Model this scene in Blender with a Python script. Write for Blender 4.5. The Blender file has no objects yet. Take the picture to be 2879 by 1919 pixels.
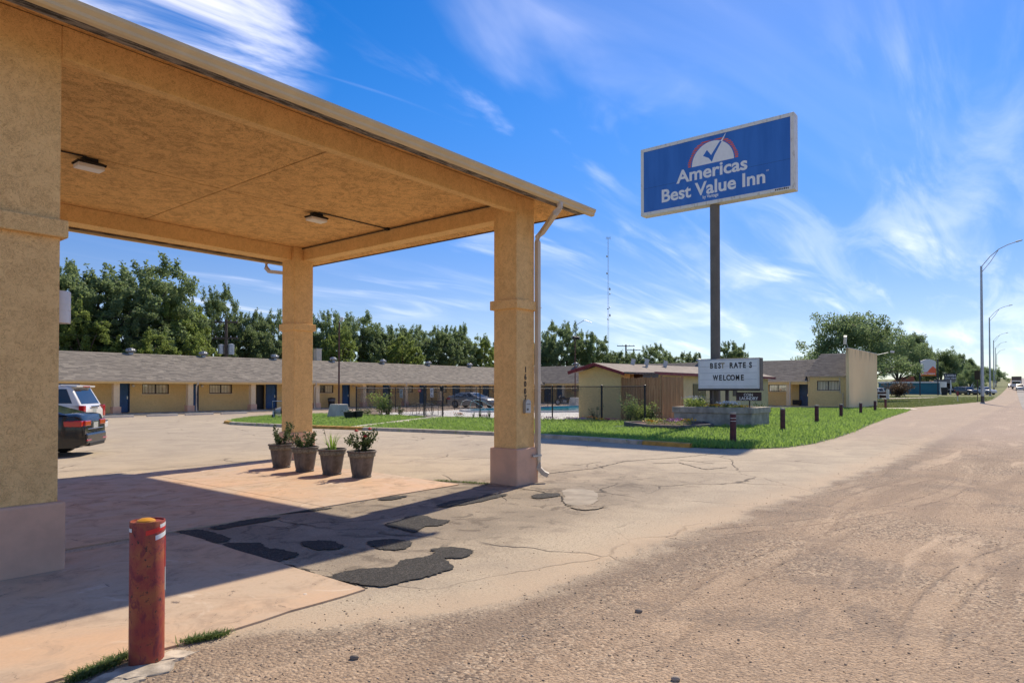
import bpy, bmesh, math, random
import numpy as np
from mathutils import Vector, Matrix
from mathutils.geometry import tessellate_polygon
random.seed(7); rng = np.random.default_rng(7)
SC = bpy.context.scene; COL = SC.collection
R_ = math.radians

# ---------------------------------------------------------------- camera
FPX, PHI, PITCH, VH, CAMH = 1855.55, .6756, .0139, 1093.05, 1.75
cam_d = bpy.data.cameras.new('camera'); cam = bpy.data.objects.new('camera', cam_d); COL.objects.link(cam)
cam.location = (0, 0, CAMH); cam.rotation_euler = (math.pi/2 + PITCH, 0, PHI - math.pi/2)
cam_d.sensor_width = 36; cam_d.lens = FPX/2879*36; cam_d.clip_start = .05; cam_d.clip_end = 6000
VC = VH - FPX*math.tan(PITCH); cam_d.shift_y = (VC - 959.5)/2879
SC.camera = cam
# ---------------------------------------------------------------- world, sun
SUN_DIR = Vector((.99, .17, 1.0)).normalized()
SUN_EL = math.asin(SUN_DIR.z); SUN_AZ = math.atan2(SUN_DIR.x, SUN_DIR.y)
W = bpy.data.worlds.new('World'); SC.world = W; W.use_nodes = True
nt = W.node_tree; N = nt.nodes; L = nt.links; N.clear()
def wn(t, **k):
    n = N.new(t)
    for a, b in k.items(): setattr(n, a, b)
    return n
sky = wn('ShaderNodeTexSky', sky_type='NISHITA', sun_disc=False, sun_elevation=SUN_EL, sun_rotation=SUN_AZ,
         air_density=1.0, dust_density=.15, ozone_density=2.6, altitude=0)
hsv = wn('ShaderNodeHueSaturation'); hsv.inputs['Saturation'].default_value = 1.46; hsv.inputs['Value'].default_value = .43; hsv.inputs['Hue'].default_value = .508
L.new(sky.outputs[0], hsv.inputs['Color'])
tc = wn('ShaderNodeTexCoord'); sep = wn('ShaderNodeSeparateXYZ'); L.new(tc.outputs['Generated'], sep.inputs[0])
def wm(op, a, b=None, c=None):
    n = wn('ShaderNodeMath', operation=op)
    for i, v in enumerate((a, b, c)):
        if v is None: continue
        if isinstance(v, (int, float)): n.inputs[i].default_value = v
        else: L.new(v, n.inputs[i])
    return n.outputs[0]
zz = wm('MAXIMUM', sep.outputs[2], .04)
zz2 = wm('ADD', zz, .12)
cx_ = wm('DIVIDE', sep.outputs[0], zz2); cy_ = wm('DIVIDE', sep.outputs[1], zz2)
cmb = wn('ShaderNodeCombineXYZ'); L.new(cx_, cmb.inputs[0]); L.new(cy_, cmb.inputs[1])
def cloud(rot, sc, loc, scale, detail, rough, dist, lo, hi):
    mp = wn('ShaderNodeMapping'); mp.inputs['Rotation'].default_value = (0, 0, rot); mp.inputs['Scale'].default_value = sc; mp.inputs['Location'].default_value = loc
    L.new(cmb.outputs[0], mp.inputs[0])
    nz = wn('ShaderNodeTexNoise'); nz.inputs['Scale'].default_value = scale; nz.inputs['Detail'].default_value = detail
    nz.inputs['Roughness'].default_value = rough; nz.inputs['Distortion'].default_value = dist
    L.new(mp.outputs[0], nz.inputs['Vector'])
    mr = wn('ShaderNodeMapRange'); mr.interpolation_type = 'SMOOTHSTEP'
    mr.inputs['From Min'].default_value = lo; mr.inputs['From Max'].default_value = hi
    L.new(nz.outputs[0], mr.inputs[0]); return mr.outputs[0]
c1 = cloud(R_(20), (.55, 1.5, 1), (3.1, 1.7, 0), .85, 6, .5, .8, .50, .90)
c2 = cloud(R_(35), (.5, 2.0, 1), (.4, 5.2, 0), 1.5, 7, .52, 1.1, .52, .94)
msk = cloud(0, (1, 1, 1), (7.3, 2.2, 0), .5, 2, .5, .3, .40, .60)
c3 = wm('MULTIPLY', wm('ADD', wm('MULTIPLY', c1, .8), wm('MULTIPLY', c2, .75)), wm('ADD', wm('MULTIPLY', msk, .85), .15))
lowf = wn('ShaderNodeMapRange'); L.new(sep.outputs[2], lowf.inputs[0]); lowf.inputs['From Min'].default_value = .02; lowf.inputs['From Max'].default_value = .30; lowf.inputs['To Min'].default_value = .35; lowf.inputs['To Max'].default_value = .8
c3 = wm('MULTIPLY', wm('MULTIPLY', c3, lowf.outputs[0]), .8)
def bank(d, size, amp, rot, sc, loc, scale):
    v = Vector(d).normalized(); dt = wn('ShaderNodeVectorMath', operation='DOT_PRODUCT'); L.new(tc.outputs['Generated'], dt.inputs[0]); dt.inputs[1].default_value = v
    mr = wn('ShaderNodeMapRange'); mr.interpolation_type = 'SMOOTHSTEP'; L.new(dt.outputs['Value'], mr.inputs[0]); mr.inputs['From Min'].default_value = math.cos(size); mr.inputs['From Max'].default_value = 1.0
    return wm('MULTIPLY', wm('MULTIPLY', mr.outputs[0], amp), cloud(rot, sc, loc, scale, 7, .58, 1.0, .42, .72))
def pdir(x, y): a = (x*2879/2352-1439.5)/FPX; b = (VC-y*2879/2352)/FPX; return (math.cos(PHI)+math.sin(PHI)*a, math.sin(PHI)-math.cos(PHI)*a, b)
c3 = wm('ADD', c3, bank(pdir(400,0), .20, .36, 1.0, (.7,1.4,1), (1,1,0), 2.2))
c3 = wm('ADD', c3, bank(pdir(2200,470), .34, .085, .5, (.5,2.2,1), (4,2,0), 1.6))
c3 = wm('ADD', c3, bank(pdir(1480,600), .16, .07, .3, (.5,2.4,1), (2,6,0), 1.6))
# pale veil towards the horizon
hz = wm('POWER', wm('SUBTRACT', 1.0, wm('MINIMUM', wm('MAXIMUM', sep.outputs[2], 0.0), 1.0)), 9.0)
fac = wm('MINIMUM', wm('ADD', c3, wm('MULTIPLY', hz, .17)), .92)
el = wn('ShaderNodeMapRange'); el.interpolation_type = 'SMOOTHSTEP'; L.new(sep.outputs[2], el.inputs[0]); el.inputs['From Min'].default_value = 0.; el.inputs['From Max'].default_value = .42
tint = wn('ShaderNodeMix', data_type='RGBA'); L.new(el.outputs[0], tint.inputs[0]); tint.inputs[6].default_value = (.34,.46,.66,1); tint.inputs[7].default_value = (1.0,.98,1.04,1)
skt = wn('ShaderNodeMix', data_type='RGBA', blend_type='MULTIPLY'); skt.inputs[0].default_value = 1; L.new(hsv.outputs[0], skt.inputs[6]); L.new(tint.outputs[2], skt.inputs[7])
mixc = wn('ShaderNodeMix', data_type='RGBA'); L.new(fac, mixc.inputs[0]); L.new(skt.outputs[2], mixc.inputs[6]); mixc.inputs[7].default_value = (10.6, 9.5, 8.4, 1)
bg = wn('ShaderNodeBackground'); bg.inputs['Strength'].default_value = .115; L.new(mixc.outputs[2], bg.inputs[0])
out = wn('ShaderNodeOutputWorld'); L.new(bg.outputs[0], out.inputs[0])
sd = bpy.data.lights.new('sun', 'SUN'); so = bpy.data.objects.new('sun', sd); COL.objects.link(so)
sd.energy = 2.05; sd.angle = R_(.8); sd.color = (1, .87, .68); so.rotation_euler = SUN_DIR.to_track_quat('Z', 'Y').to_euler(); so.location = (0, 0, 60)
SC.view_settings.view_transform = 'Standard'; SC.view_settings.look = 'None'; SC.view_settings.gamma = 1
SC.view_settings.use_curve_mapping = False; SC.view_settings.exposure = 1.5
try:
    SC.cycles.max_bounces = 8; SC.cycles.diffuse_bounces = 5; SC.cycles.transparent_max_bounces = 12
except Exception: pass

# ---------------------------------------------------------------- survey helpers (photo pixel -> point on the ground of the place)
Fv = (math.cos(PHI), math.sin(PHI)); Rv = (math.sin(PHI), -math.cos(PHI)); DS = 2879/2352
def ray(u, v):
    a = (u-1439.5)/FPX; b = (VC-v)/FPX
    fw = math.cos(PITCH)-b*math.sin(PITCH); up = math.sin(PITCH)+b*math.cos(PITCH)
    return (Fv[0]*fw+Rv[0]*a, Fv[1]*fw+Rv[1]*a, up)
def G(u, v, z=0.):
    d = ray(u, v); t = (z-CAMH)/d[2]; return (d[0]*t, d[1]*t)
def GD(x, y, z=0.): return G(x*DS, y*DS, z)
def UT(u, t):
    a = (u-1439.5)/FPX; return (t*(Fv[0]+Rv[0]*a), t*(Fv[1]+Rv[1]*a))
def gz(x): return .35*(max(0, x-75)/100)**2 if x < 600 else .35*5.25**2+ (x-600)*.012

# ---------------------------------------------------------------- mesh builder
class MB:
    def __init__(s): s.v = []; s.f = []; s.uv = []; s.smooth = False
    def add(s, vs, fs, uvs=None):
        o = len(s.v); s.v += [tuple(v) for v in vs]
        for i, f in enumerate(fs):
            s.f.append(tuple(o+k for k in f)); s.uv.append(uvs[i] if uvs else None)
        return s
    def quad(s, a, b, c, d, uv=None): return s.add([a, b, c, d], [(0, 1, 2, 3)], [uv] if uv else None)
    def box(s, x0, y0, z0, x1, y1, z1):
        v = [(x0,y0,z0),(x1,y0,z0),(x1,y1,z0),(x0,y1,z0),(x0,y0,z1),(x1,y0,z1),(x1,y1,z1),(x0,y1,z1)]
        return s.add(v, [(3,2,1,0),(4,5,6,7),(0,1,5,4),(1,2,6,5),(2,3,7,6),(3,0,4,7)])
    def obox(s, c, d, rz=0, ry=0, rx=0):
        M = Matrix.Rotation(rz,3,'Z') @ Matrix.Rotation(ry,3,'Y') @ Matrix.Rotation(rx,3,'X'); c = Vector(c)
        v = [c + M @ Vector((sx*d[0]/2, sy*d[1]/2, sz*d[2]/2)) for sx,sy,sz in ((-1,-1,-1),(1,-1,-1),(1,1,-1),(-1,1,-1),(-1,-1,1),(1,-1,1),(1,1,1),(-1,1,1))]
        return s.add(v, [(3,2,1,0),(4,5,6,7),(0,1,5,4),(1,2,6,5),(2,3,7,6),(3,0,4,7)])
    def prism(s, poly, z0, z1):
        n = len(poly); zf = (lambda z, p: z(p) if callable(z) else z)
        v = [(p[0],p[1],zf(z0,p)) for p in poly]+[(p[0],p[1],zf(z1,p)) for p in poly]
        return s.add(v, [tuple(range(n-1,-1,-1)), tuple(range(n,2*n))]+[(i,(i+1)%n,n+(i+1)%n,n+i) for i in range(n)])
    def extr(s, prof, axis, a, b):
        # profile of 2D points swept along an axis; axis 'x': prof (y,z); 'y': prof (x,z)
        n = len(prof)
        mk = (lambda t,p: (t,p[0],p[1])) if axis == 'x' else (lambda t,p: (p[0],t,p[1]))
        v = [mk(a,p) for p in prof]+[mk(b,p) for p in prof]
        return s.add(v, [tuple(range(n-1,-1,-1)), tuple(range(n,2*n))]+[(i,(i+1)%n,n+(i+1)%n,n+i) for i in range(n)])
    def tube(s, pts, r, n=8, cap=True):
        pts = [Vector(p) for p in pts]; k = len(pts); rs = r if isinstance(r, (list,tuple)) else [r]*k
        o = len(s.v); vs = []; up = None
        for i, p in enumerate(pts):
            d = (pts[min(i+1,k-1)]-pts[max(i-1,0)]).normalized()
            a = d.cross(Vector((0,0,1)));
            if a.length < .05: a = d.cross(Vector((0,1,0)))
            a.normalize()
            if up is not None and a.dot(up) < 0 and abs(d.z) < .98: pass
            b = d.cross(a); up = a
            for j in range(n):
                t = 2*math.pi*(j+.5)/n; vs.append(p+(a*math.cos(t)+b*math.sin(t))*rs[i])
        fs = [(i*n+j, i*n+(j+1)%n, (i+1)*n+(j+1)%n, (i+1)*n+j) for i in range(k-1) for j in range(n)]
        if cap: fs += [tuple(range(n-1,-1,-1)), tuple((k-1)*n+j for j in range(n))]
        return s.add(vs, fs)
    def lathe(s, prof, c=(0,0,0), n=24, axis='z', cap=True):
        vs = []
        for r, h in prof:
            for j in range(n):
                t = 2*math.pi*j/n; p = (r*math.cos(t), r*math.sin(t), h)
                if axis == 'y': p = (p[0], p[2], -p[1])
                if axis == 'x': p = (p[2], p[0], p[1])
                vs.append((c[0]+p[0], c[1]+p[1], c[2]+p[2]))
        k = len(prof)
        fs = [(i*n+j, i*n+(j+1)%n, (i+1)*n+(j+1)%n, (i+1)*n+j) for i in range(k-1) for j in range(n)]
        if cap: fs += [tuple(range(n-1,-1,-1)), tuple((k-1)*n+j for j in range(n))]
        return s.add(vs, fs)
    def xf(s, M):
        s.v = [tuple(M @ Vector(v)) for v in s.v]; return s

def link_mesh(name, me): o = bpy.data.objects.new(name, me); COL.objects.link(o); return o
OFF = {}
def rawmesh(name, mb, mat, smooth=False, off=(0,0,0)):
    me = bpy.data.meshes.new(name)
    v = [(a-off[0], b-off[1], c-off[2]) for a,b,c in mb.v] if any(off) else mb.v
    me.from_pydata(v, [], mb.f); me.update()
    if any(u is not None for u in mb.uv):
        ul = me.uv_layers.new(name='UVMap'); k = 0
        for f, u in zip(mb.f, mb.uv):
            for j in range(len(f)):
                if u: ul.data[k].uv = u[j]
                k += 1
    if isinstance(mat, (list, tuple)):
        for m in mat: me.materials.append(m)
    elif mat: me.materials.append(mat)
    if smooth:
        me.polygons.foreach_set('use_smooth', [True]*len(me.polygons))
        if smooth != 'all':
            try: me.set_sharp_from_angle(angle=R_(38))
            except Exception: pass
    return me
def fixn(me):
    bm = bmesh.new(); bm.from_mesh(me); bmesh.ops.recalc_face_normals(bm, faces=bm.faces); bm.to_mesh(me); bm.free()
def part(name, mb, mat, parent=None, label=None, kind=None, smooth=False, bevel=0, local=False, fix=True):
    off = (0,0,0) if (local or parent is None) else OFF.get(parent.name, (0,0,0))
    me = rawmesh(name, mb, mat, smooth, off)
    if fix and len(me.polygons) < 20000: fixn(me)
    o = link_mesh(name, me)
    if parent is not None:
        o.parent = parent; OFF[o.name] = OFF.get(parent.name, (0,0,0))
    if label: o['label'] = label
    if kind: o['kind'] = kind
    if bevel:
        b = o.modifiers.new('bevel', 'BEVEL'); b.width = bevel; b.segments = 2; b.limit_method = 'ANGLE'; b.angle_limit = R_(40)
    return o
def tag(o, label=None, cat=None, group=None, kind=None):
    if label: o['label'] = label
    if cat: o['category'] = cat
    if group: o['group'] = group
    if kind: o['kind'] = kind
    return o
def thing(name, label, cat, loc=(0,0,0), rz=0, group=None):
    o = bpy.data.objects.new(name, None); COL.objects.link(o); o.location = loc; o.rotation_euler = (0,0,rz)
    o.empty_display_size = .2; OFF[o.name] = tuple(loc); return tag(o, label, cat, group)
def struct(name, mb, mat, **k): return part(name, mb, mat, kind='structure', **k)
KIDS = {}
def dup(root, loc=None, rz=None, label=None, group=None, scale=None):
    r = root.copy(); COL.objects.link(r)
    if loc is not None: r.location = loc
    if rz is not None: r.rotation_euler = (0,0,rz)
    if scale is not None: r.scale = scale
    if label: r['label'] = label
    if group: r['group'] = group
    for ch in list(root.children):
        c = ch.copy(); COL.objects.link(c); c.parent = r
        for g_ in list(ch.children):
            d = g_.copy(); COL.objects.link(d); d.parent = c
    return r

# ---------------------------------------------------------------- materials
class NT:
    def __init__(s, name):
        s.m = bpy.data.materials.new(name); s.m.use_nodes = True; s.t = s.m.node_tree; s.b = s.t.nodes['Principled BSDF']
        s.co = s.n('ShaderNodeTexCoord'); s.geo = s.n('ShaderNodeNewGeometry')
    def n(s, t, **k):
        x = s.t.nodes.new(t)
        for a, b in k.items(): setattr(x, a, b)
        return x
    def l(s, a, b): s.t.links.new(a, b)
    def inp(s, node, key, v):
        if isinstance(v, (int, float, tuple)): node.inputs[key].default_value = v
        else: s.l(v, node.inputs[key])
    def math(s, op, a, b=0., c=None):
        x = s.n('ShaderNodeMath', operation=op); s.inp(x, 0, a); s.inp(x, 1, b)
        if c is not None: s.inp(x, 2, c)
        return x.outputs[0]
    def noise(s, scale, detail=4, rough=.55, dist=0, vec=None, sc=None, loc=None, rot=None):
        v = vec or s.co.outputs['Object']
        if sc or loc or rot:
            mp = s.n('ShaderNodeMapping')
            if sc: mp.inputs['Scale'].default_value = sc
            if loc: mp.inputs['Location'].default_value = loc
            if rot: mp.inputs['Rotation'].default_value = rot
            s.l(v, mp.inputs[0]); v = mp.outputs[0]
        x = s.n('ShaderNodeTexNoise'); x.inputs['Scale'].default_value = scale; x.inputs['Detail'].default_value = detail
        x.inputs['Roughness'].default_value = rough; x.inputs['Distortion'].default_value = dist; s.l(v, x.inputs['Vector']); return x.outputs[0]
    def voro(s, scale, feature='F1', vec=None, rnd=1.0, out='Distance'):
        x = s.n('ShaderNodeTexVoronoi', feature=feature); x.inputs['Scale'].default_value = scale; x.inputs['Randomness'].default_value = rnd
        s.l(vec or s.co.outputs['Object'], x.inputs['Vector']); return x.outputs[out]
    def mr(s, v, a, b, c=0., d=1., smooth=True):
        x = s.n('ShaderNodeMapRange'); x.interpolation_type = 'SMOOTHSTEP' if smooth else 'LINEAR'
        s.l(v, x.inputs[0])
        for i, q in zip(('From Min','From Max','To Min','To Max'), (a,b,c,d)): x.inputs[i].default_value = q
        return x.outputs[0]
    def mix(s, f, a, b, mode='MIX'):
        x = s.n('ShaderNodeMix', data_type='RGBA', blend_type=mode); s.inp(x, 0, f)
        s.inp(x, 6, a if not isinstance(a, tuple) else (*a[:3], 1)); s.inp(x, 7, b if not isinstance(b, tuple) else (*b[:3], 1)); return x.outputs[2]
    def col(s, c): s.inp(s.b, 'Base Color', c if not isinstance(c, tuple) else (*c[:3], 1)); return s
    def rough(s, r): s.inp(s.b, 'Roughness', r); return s
    def bump(s, h, st=.3, dist=.01):
        x = s.n('ShaderNodeBump'); x.inputs['Strength'].default_value = st; x.inputs['Distance'].default_value = dist
        s.l(h, x.inputs['Height']); s.l(x.outputs[0], s.b.inputs['Normal']); return s
def plain(name, c, rough=.6, metal=0, var=.12, scale=6, bump=0, spec=None):
    m = NT(name); nz = m.noise(scale, 4); f = m.mr(nz, .3, .7, 0, 1)
    lo = tuple(x*(1-var) for x in c); hi = tuple(min(1, x*(1+var)) for x in c)
    m.col(m.mix(f, lo, hi)); m.rough(rough); m.b.inputs['Metallic'].default_value = metal
    if bump: m.bump(m.noise(scale*8, 3), bump, .005)
    if spec is not None: m.b.inputs['Specular IOR Level'].default_value = spec
    return m.m
def stucco(name, c, dark, scale=1.0, streak=True, aging=.5, blot=.35, gst=.85):
    m = NT(name)
    n1 = m.noise(9*scale, 4, .6, 2.6); n2 = m.noise(1.1, 4, .6); n3 = m.noise(26*scale, 4, .6, 1.8); n4 = m.noise(5*scale, 5, .7, 1.2, loc=(3,1,2)); n5 = m.noise(17*scale, 4, .6, 2.4, loc=(7,2,5))
    g1 = m.math('MULTIPLY', m.mr(m.math('ABSOLUTE', m.math('SUBTRACT', n1, .5)), 0, .035, 1, 0), m.mr(n3, .40, .56, 0, 1))
    g2 = m.math('MULTIPLY', m.mr(m.math('ABSOLUTE', m.math('SUBTRACT', n5, .5)), 0, .04, 1, 0), m.mr(n4, .42, .58, 0, 1))
    groove = m.math('MAXIMUM', g1, g2)
    base = m.mix(m.mr(n2, .3, .75, 0, aging), c, tuple(x*.74 for x in c))
    base = m.mix(m.mr(n4, .45, .68, 0, blot), base, tuple(x*.62 for x in c))
    base = m.mix(m.mr(n3, .42, .66, 0, .22), base, tuple(min(1, x*1.3) for x in c))
    m.col(m.mix(m.math('MULTIPLY', groove, gst), base, dark)); m.rough(.93); m.b.inputs['Specular IOR Level'].default_value = .25
    m.bump(m.math('SUBTRACT', m.math('MULTIPLY', n3, .4), groove), .45, .006); return m.m
M = {}
M['stucco'] = stucco('stucco_tan', (.88,.575,.245), (.48,.27,.10), 1.2, aging=.3, blot=.12, gst=.8)
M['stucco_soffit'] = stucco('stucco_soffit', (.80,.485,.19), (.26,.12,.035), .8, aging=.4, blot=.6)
M['stucco_fine'] = stucco('stucco_fine', (.88,.63,.28), (.62,.42,.17), 2.0, aging=.35)
M['stucco_pale'] = stucco('stucco_pale', (.84,.66,.42), (.62,.45,.27), 2.0, aging=.3)
def plinth_mat():
    m = NT('plinth_pink'); n = m.noise(3, 5, .6); n2 = m.noise(30, 4, .6)
    m.col(m.mix(m.mr(n, .35, .7), (.72,.44,.29), (.60,.37,.25))); m.rough(.85); m.bump(n2, .35, .006); return m.m
M['plinth'] = plinth_mat()
M['yellow_wall'] = plain('yellow_siding', (.66,.52,.27), .8, var=.06, scale=2)
M['gutter'] = plain('tan_gutter_paint', (.64,.50,.28), .42, var=.06, scale=3)
M['downspout'] = plain('cream_downspout_paint', (.62,.53,.40), .45, var=.06, scale=3)
def rotwood():
    m = NT('weathered_fascia'); n = m.noise(4, 6, .7, .5, sc=(1,8,8)); m.col(m.mix(m.mr(n, .4, .62), (.035,.03,.027), (.30,.26,.22))); m.rough(.95); m.bump(n, .6, .01); return m.m
M['fascia'] = rotwood()
M['black'] = plain('black_metal', (.012,.012,.013), .5, var=.2); M['white'] = plain('white_paint', (.74,.73,.70), .5, var=.05)
M['dark_frame'] = plain('brown_frame', (.05,.03,.022), .5); M['blue_door'] = plain('blue_door_paint', (.012,.075,.20), .45, var=.12, scale=3)
M['blue_trim'] = plain('navy_door_trim', (.01,.03,.09), .5); M['brass'] = plain('satin_nickel', (.6,.58,.52), .3, 1)
M['galv'] = plain('galvanised_steel', (.42,.44,.46), .42, .7, .1, 5); M['rubber'] = plain('rubber', (.015,.015,.016), .75)
M['chrome'] = plain('chrome', (.75,.75,.75), .12, 1, .02)
M['red_trim'] = plain('dark_red_trim', (.22,.025,.03), .6, var=.25, scale=5)
M['concrete'] = plain('weathered_concrete', (.42,.36,.27), .9, var=.28, scale=2.5, bump=.3)
M['pale_concrete'] = plain('pale_concrete', (.56,.49,.40), .9, var=.12, scale=2, bump=.2)
M['yellow_paint'] = plain('faded_yellow_paint', (.50,.27,.05), .8, var=.25, scale=4, bump=.3)
M['rubble'] = plain('dusty_concrete_rubble', (.42,.36,.28), .95, var=.35, scale=9, bump=.6); M['soil'] = plain('soil', (.05,.03,.02), .95, var=.4, scale=30, bump=.5); M['mulch'] = plain('mulch', (.10,.045,.035), .95, var=.5, scale=30, bump=.6)
M['brown_sign'] = plain('brown_sign_panel', (.075,.04,.04), .6); M['marq_face'] = plain('off_white_sign_face', (.88,.87,.84), .35, var=.05, scale=2)
M['letter_black'] = plain('black_letters', (.02,.016,.014), .5)
M['letter_faded'] = plain('faded_letters', (.38,.30,.16), .6)
M['white_letter'] = plain('white_letters', (.9,.88,.85), .45, var=.03)
M['lamp_lens'] = plain('lamp_lens', (.75,.72,.66), .35, var=.03)
M['bark'] = plain('bark', (.09,.07,.055), .95, var=.4, scale=8, bump=.6)
def sign_blue():
    m = NT('blue_sign_face'); n = m.noise(2, 3, sc=(1,1,.15)); m.col(m.mix(m.mr(n,.3,.7), (.03,.15,.50), (.045,.19,.58))); m.rough(.4); return m.m
M['sign_blue'] = sign_blue()
def signmetal():
    m = NT('aged_white_cabinet'); n = m.noise(5, 5, .7, sc=(1,1,.5)); m.col(m.mix(m.mr(n,.5,.78), (.82,.79,.72), (.42,.34,.24))); m.rough(.5); return m.m
M['cabinet'] = signmetal()
M['pole'] = plain('brown_grey_pole', (.17,.145,.115), .6, var=.15, scale=1.5)
def shingle(name, a, b, c):
    m = NT(name); r = m.geo.outputs['Random Per Island']; n = m.noise(60, 2); n2 = m.noise(.35, 3)
    x = m.mix(m.mr(r, 0, .6, smooth=False), a, b); x = m.mix(m.mr(r, .6, 1.0, 0, .8), x, c)
    x = m.mix(m.mr(n, .3, .7, 0, .35), x, tuple(q*.6 for q in a)); x = m.mix(m.mr(n2, .4, .7, 0, .3), x, tuple(q*.7 for q in b))
    m.col(x); m.rough(.95); m.bump(n, .4, .004); return m.m
M['shingle'] = shingle('roof_shingles', (.17,.15,.125), (.31,.27,.22), (.40,.35,.28))
M['shingle2'] = shingle('dark_roof_shingles', (.10,.09,.085), (.18,.16,.145), (.23,.205,.18))
M['rolled'] = plain('rolled_roofing', (.27,.23,.19), .95, var=.15, scale=2, bump=.2)
def glass(name='window_glass', c=(.02,.025,.03)):
    m = NT(name); m.col(c); m.rough(.06); m.b.inputs['Specular IOR Level'].default_value = .7; return m.m
M['glass'] = glass(); M['car_glass'] = glass('car_glass', (.012,.014,.018))
def curtain():
    m = NT('curtain'); w = m.n('ShaderNodeTexWave', wave_type='BANDS', bands_direction='DIAGONAL'); w.inputs['Scale'].default_value = 2.6; w.inputs['Distortion'].default_value = 1.5; w.inputs['Detail'].default_value = 1
    mp = m.n('ShaderNodeMapping'); mp.inputs['Scale'].default_value = (1,1,.03); m.l(m.co.outputs['Object'], mp.inputs[0]); m.l(mp.outputs[0], w.inputs['Vector'])
    m.col(m.mix(w.outputs['Fac'], (.60,.50,.34), (.92,.84,.64))); m.rough(.9); return m.m
M['curtain'] = curtain()
def wood(name, a, b):
    m = NT(name); n = m.noise(7, 5, .6, .6, sc=(1,1,.12)); oi = m.n('ShaderNodeObjectInfo'); r = oi.outputs['Random']
    x = m.mix(m.mr(n,.3,.7), a, b); m.col(m.mix(m.mr(r,0,1,0,.5,False), x, tuple(q*.6 for q in a))); m.rough(.85); m.bump(n,.3,.004); return m.m
M['cedar'] = wood('cedar_boards', (.44,.215,.09), (.64,.35,.16)); M['grey_wood'] = wood('grey_timber', (.12,.10,.09), (.24,.21,.18))
def rust_red():
    m = NT('rusty_red_paint'); n = m.noise(5, 6, .65, .6); n2 = m.noise(14, 6, .7, 1.0, sc=(1,1,.5)); n3 = m.noise(28, 4, .7)
    x = m.mix(m.mr(n,.38,.66), (.27,.035,.028), (.33,.095,.03)); x = m.mix(m.mr(n2,.50,.62,0,.85), x, (.17,.03,.04)); x = m.mix(m.mr(n3,.60,.68), x, (.035,.02,.018))
    m.col(x); m.rough(m.mr(n2,.4,.7,.5,.85)); m.bump(n2,.35,.006); return m.m
M['rust_red'] = rust_red()
M['maroon'] = plain('maroon_paint', (.095,.022,.02), .6, var=.35, scale=6, bump=.2)
M['tape_red'] = plain('reflective_red_tape', (.55,.02,.02), .35); M['tape_white'] = plain('reflective_white_tape', (.62,.68,.70), .35)
M['amber'] = plain('amber_reflector', (.55,.25,.02), .4)
def pot_mat():
    m = NT('aged_plastic_pot'); n = m.noise(9, 5, .65, .4, sc=(1,1,.5)); n2 = m.noise(60,3)
    x = m.mix(m.mr(n,.35,.7), (.085,.07,.06), (.17,.145,.12)); x = m.mix(m.mr(n2,.6,.75,0,.4), x, (.22,.2,.15)); m.col(x); m.rough(.7); m.bump(n2,.15,.003); return m.m
M['pot'] = pot_mat(); M['pot_band'] = plain('pot_band_lichen', (.20,.18,.13), .85, var=.35, scale=25, bump=.5)
def leafmat(name, a, b, trans=.42, obj=.35):
    m = NT(name); r = m.geo.outputs['Random Per Island']; oi = m.n('ShaderNodeObjectInfo'); n = m.noise(.35, 2)
    x = m.mix(r, a, b); x = m.mix(m.mr(n,.35,.7,0,.45), x, tuple(q*.6 for q in a)); x = m.mix(m.math('MULTIPLY', oi.outputs['Random'], obj), x, tuple(min(1,q*1.6) for q in b))
    m.col(x); m.rough(.6); m.b.inputs['Specular IOR Level'].default_value = .25
    tr = m.n('ShaderNodeBsdfTranslucent'); m.l(m.mix(.5, x, tuple(min(1,q*2.2) for q in b)), tr.inputs[0])
    ms = m.n('ShaderNodeMixShader'); ms.inputs[0].default_value = trans; m.l(m.b.outputs[0], ms.inputs[1]); m.l(tr.outputs[0], ms.inputs[2])
    o = m.t.nodes['Material Output']; m.l(ms.outputs[0], o.inputs[0]); return m.m
M['leaf_dark'] = leafmat('tree_leaves', (.075,.115,.05), (.19,.25,.11))
M['leaf_light'] = leafmat('light_tree_leaves', (.10,.155,.04), (.23,.29,.08))
M['leaf_oak'] = leafmat('oak_leaves', (.075,.12,.055), (.18,.245,.11))
M['leaf_rose'] = leafmat('rose_leaves', (.025,.05,.015), (.09,.13,.045), .2); M['leaf_lime'] = leafmat('lily_blades', (.10,.20,.02), (.26,.38,.08), .4)
M['leaf_brown'] = leafmat('brown_shrub_leaves', (.06,.035,.02), (.12,.08,.05), .2)
M['grass'] = leafmat('grass_blades', (.05,.125,.018), (.26,.38,.08), .4); M['grass_dry'] = leafmat('verge_grass', (.07,.11,.02), (.16,.19,.06), .3)
M['weed'] = leafmat('weeds', (.05,.09,.02), (.14,.19,.06), .3)
for k, c in dict(fl_red=(.35,.008,.012), fl_white=(.8,.8,.78), fl_yellow=(.75,.42,.02), fl_pink=(.6,.3,.45), fl_magenta=(.35,.02,.16), fl_orange=(.7,.2,.03)).items(): M[k] = plain(k.replace('fl_','')+'_petals', c, .6)
def carpaint(name, c, metal=0., rough=.25):
    m = NT(name); m.col(c); m.rough(rough); m.b.inputs['Metallic'].default_value = metal; m.b.inputs['Coat Weight'].default_value = .45; m.b.inputs['Coat Roughness'].default_value = .04; return m.m
M['car_black'] = carpaint('black_car_paint', (.006,.006,.007)); M['car_white'] = carpaint('white_car_paint', (.66,.65,.63)); M['car_silver'] = carpaint('silver_car_paint', (.42,.40,.36), .5, .3)
M['car_grey'] = carpaint('grey_car_paint', (.06,.06,.065), .3)
def tailm():
    m = NT('red_lamp'); m.col((.45,.008,.01)); m.rough(.12); m.b.inputs['Coat Weight'].default_value = 1.; return m.m
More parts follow.
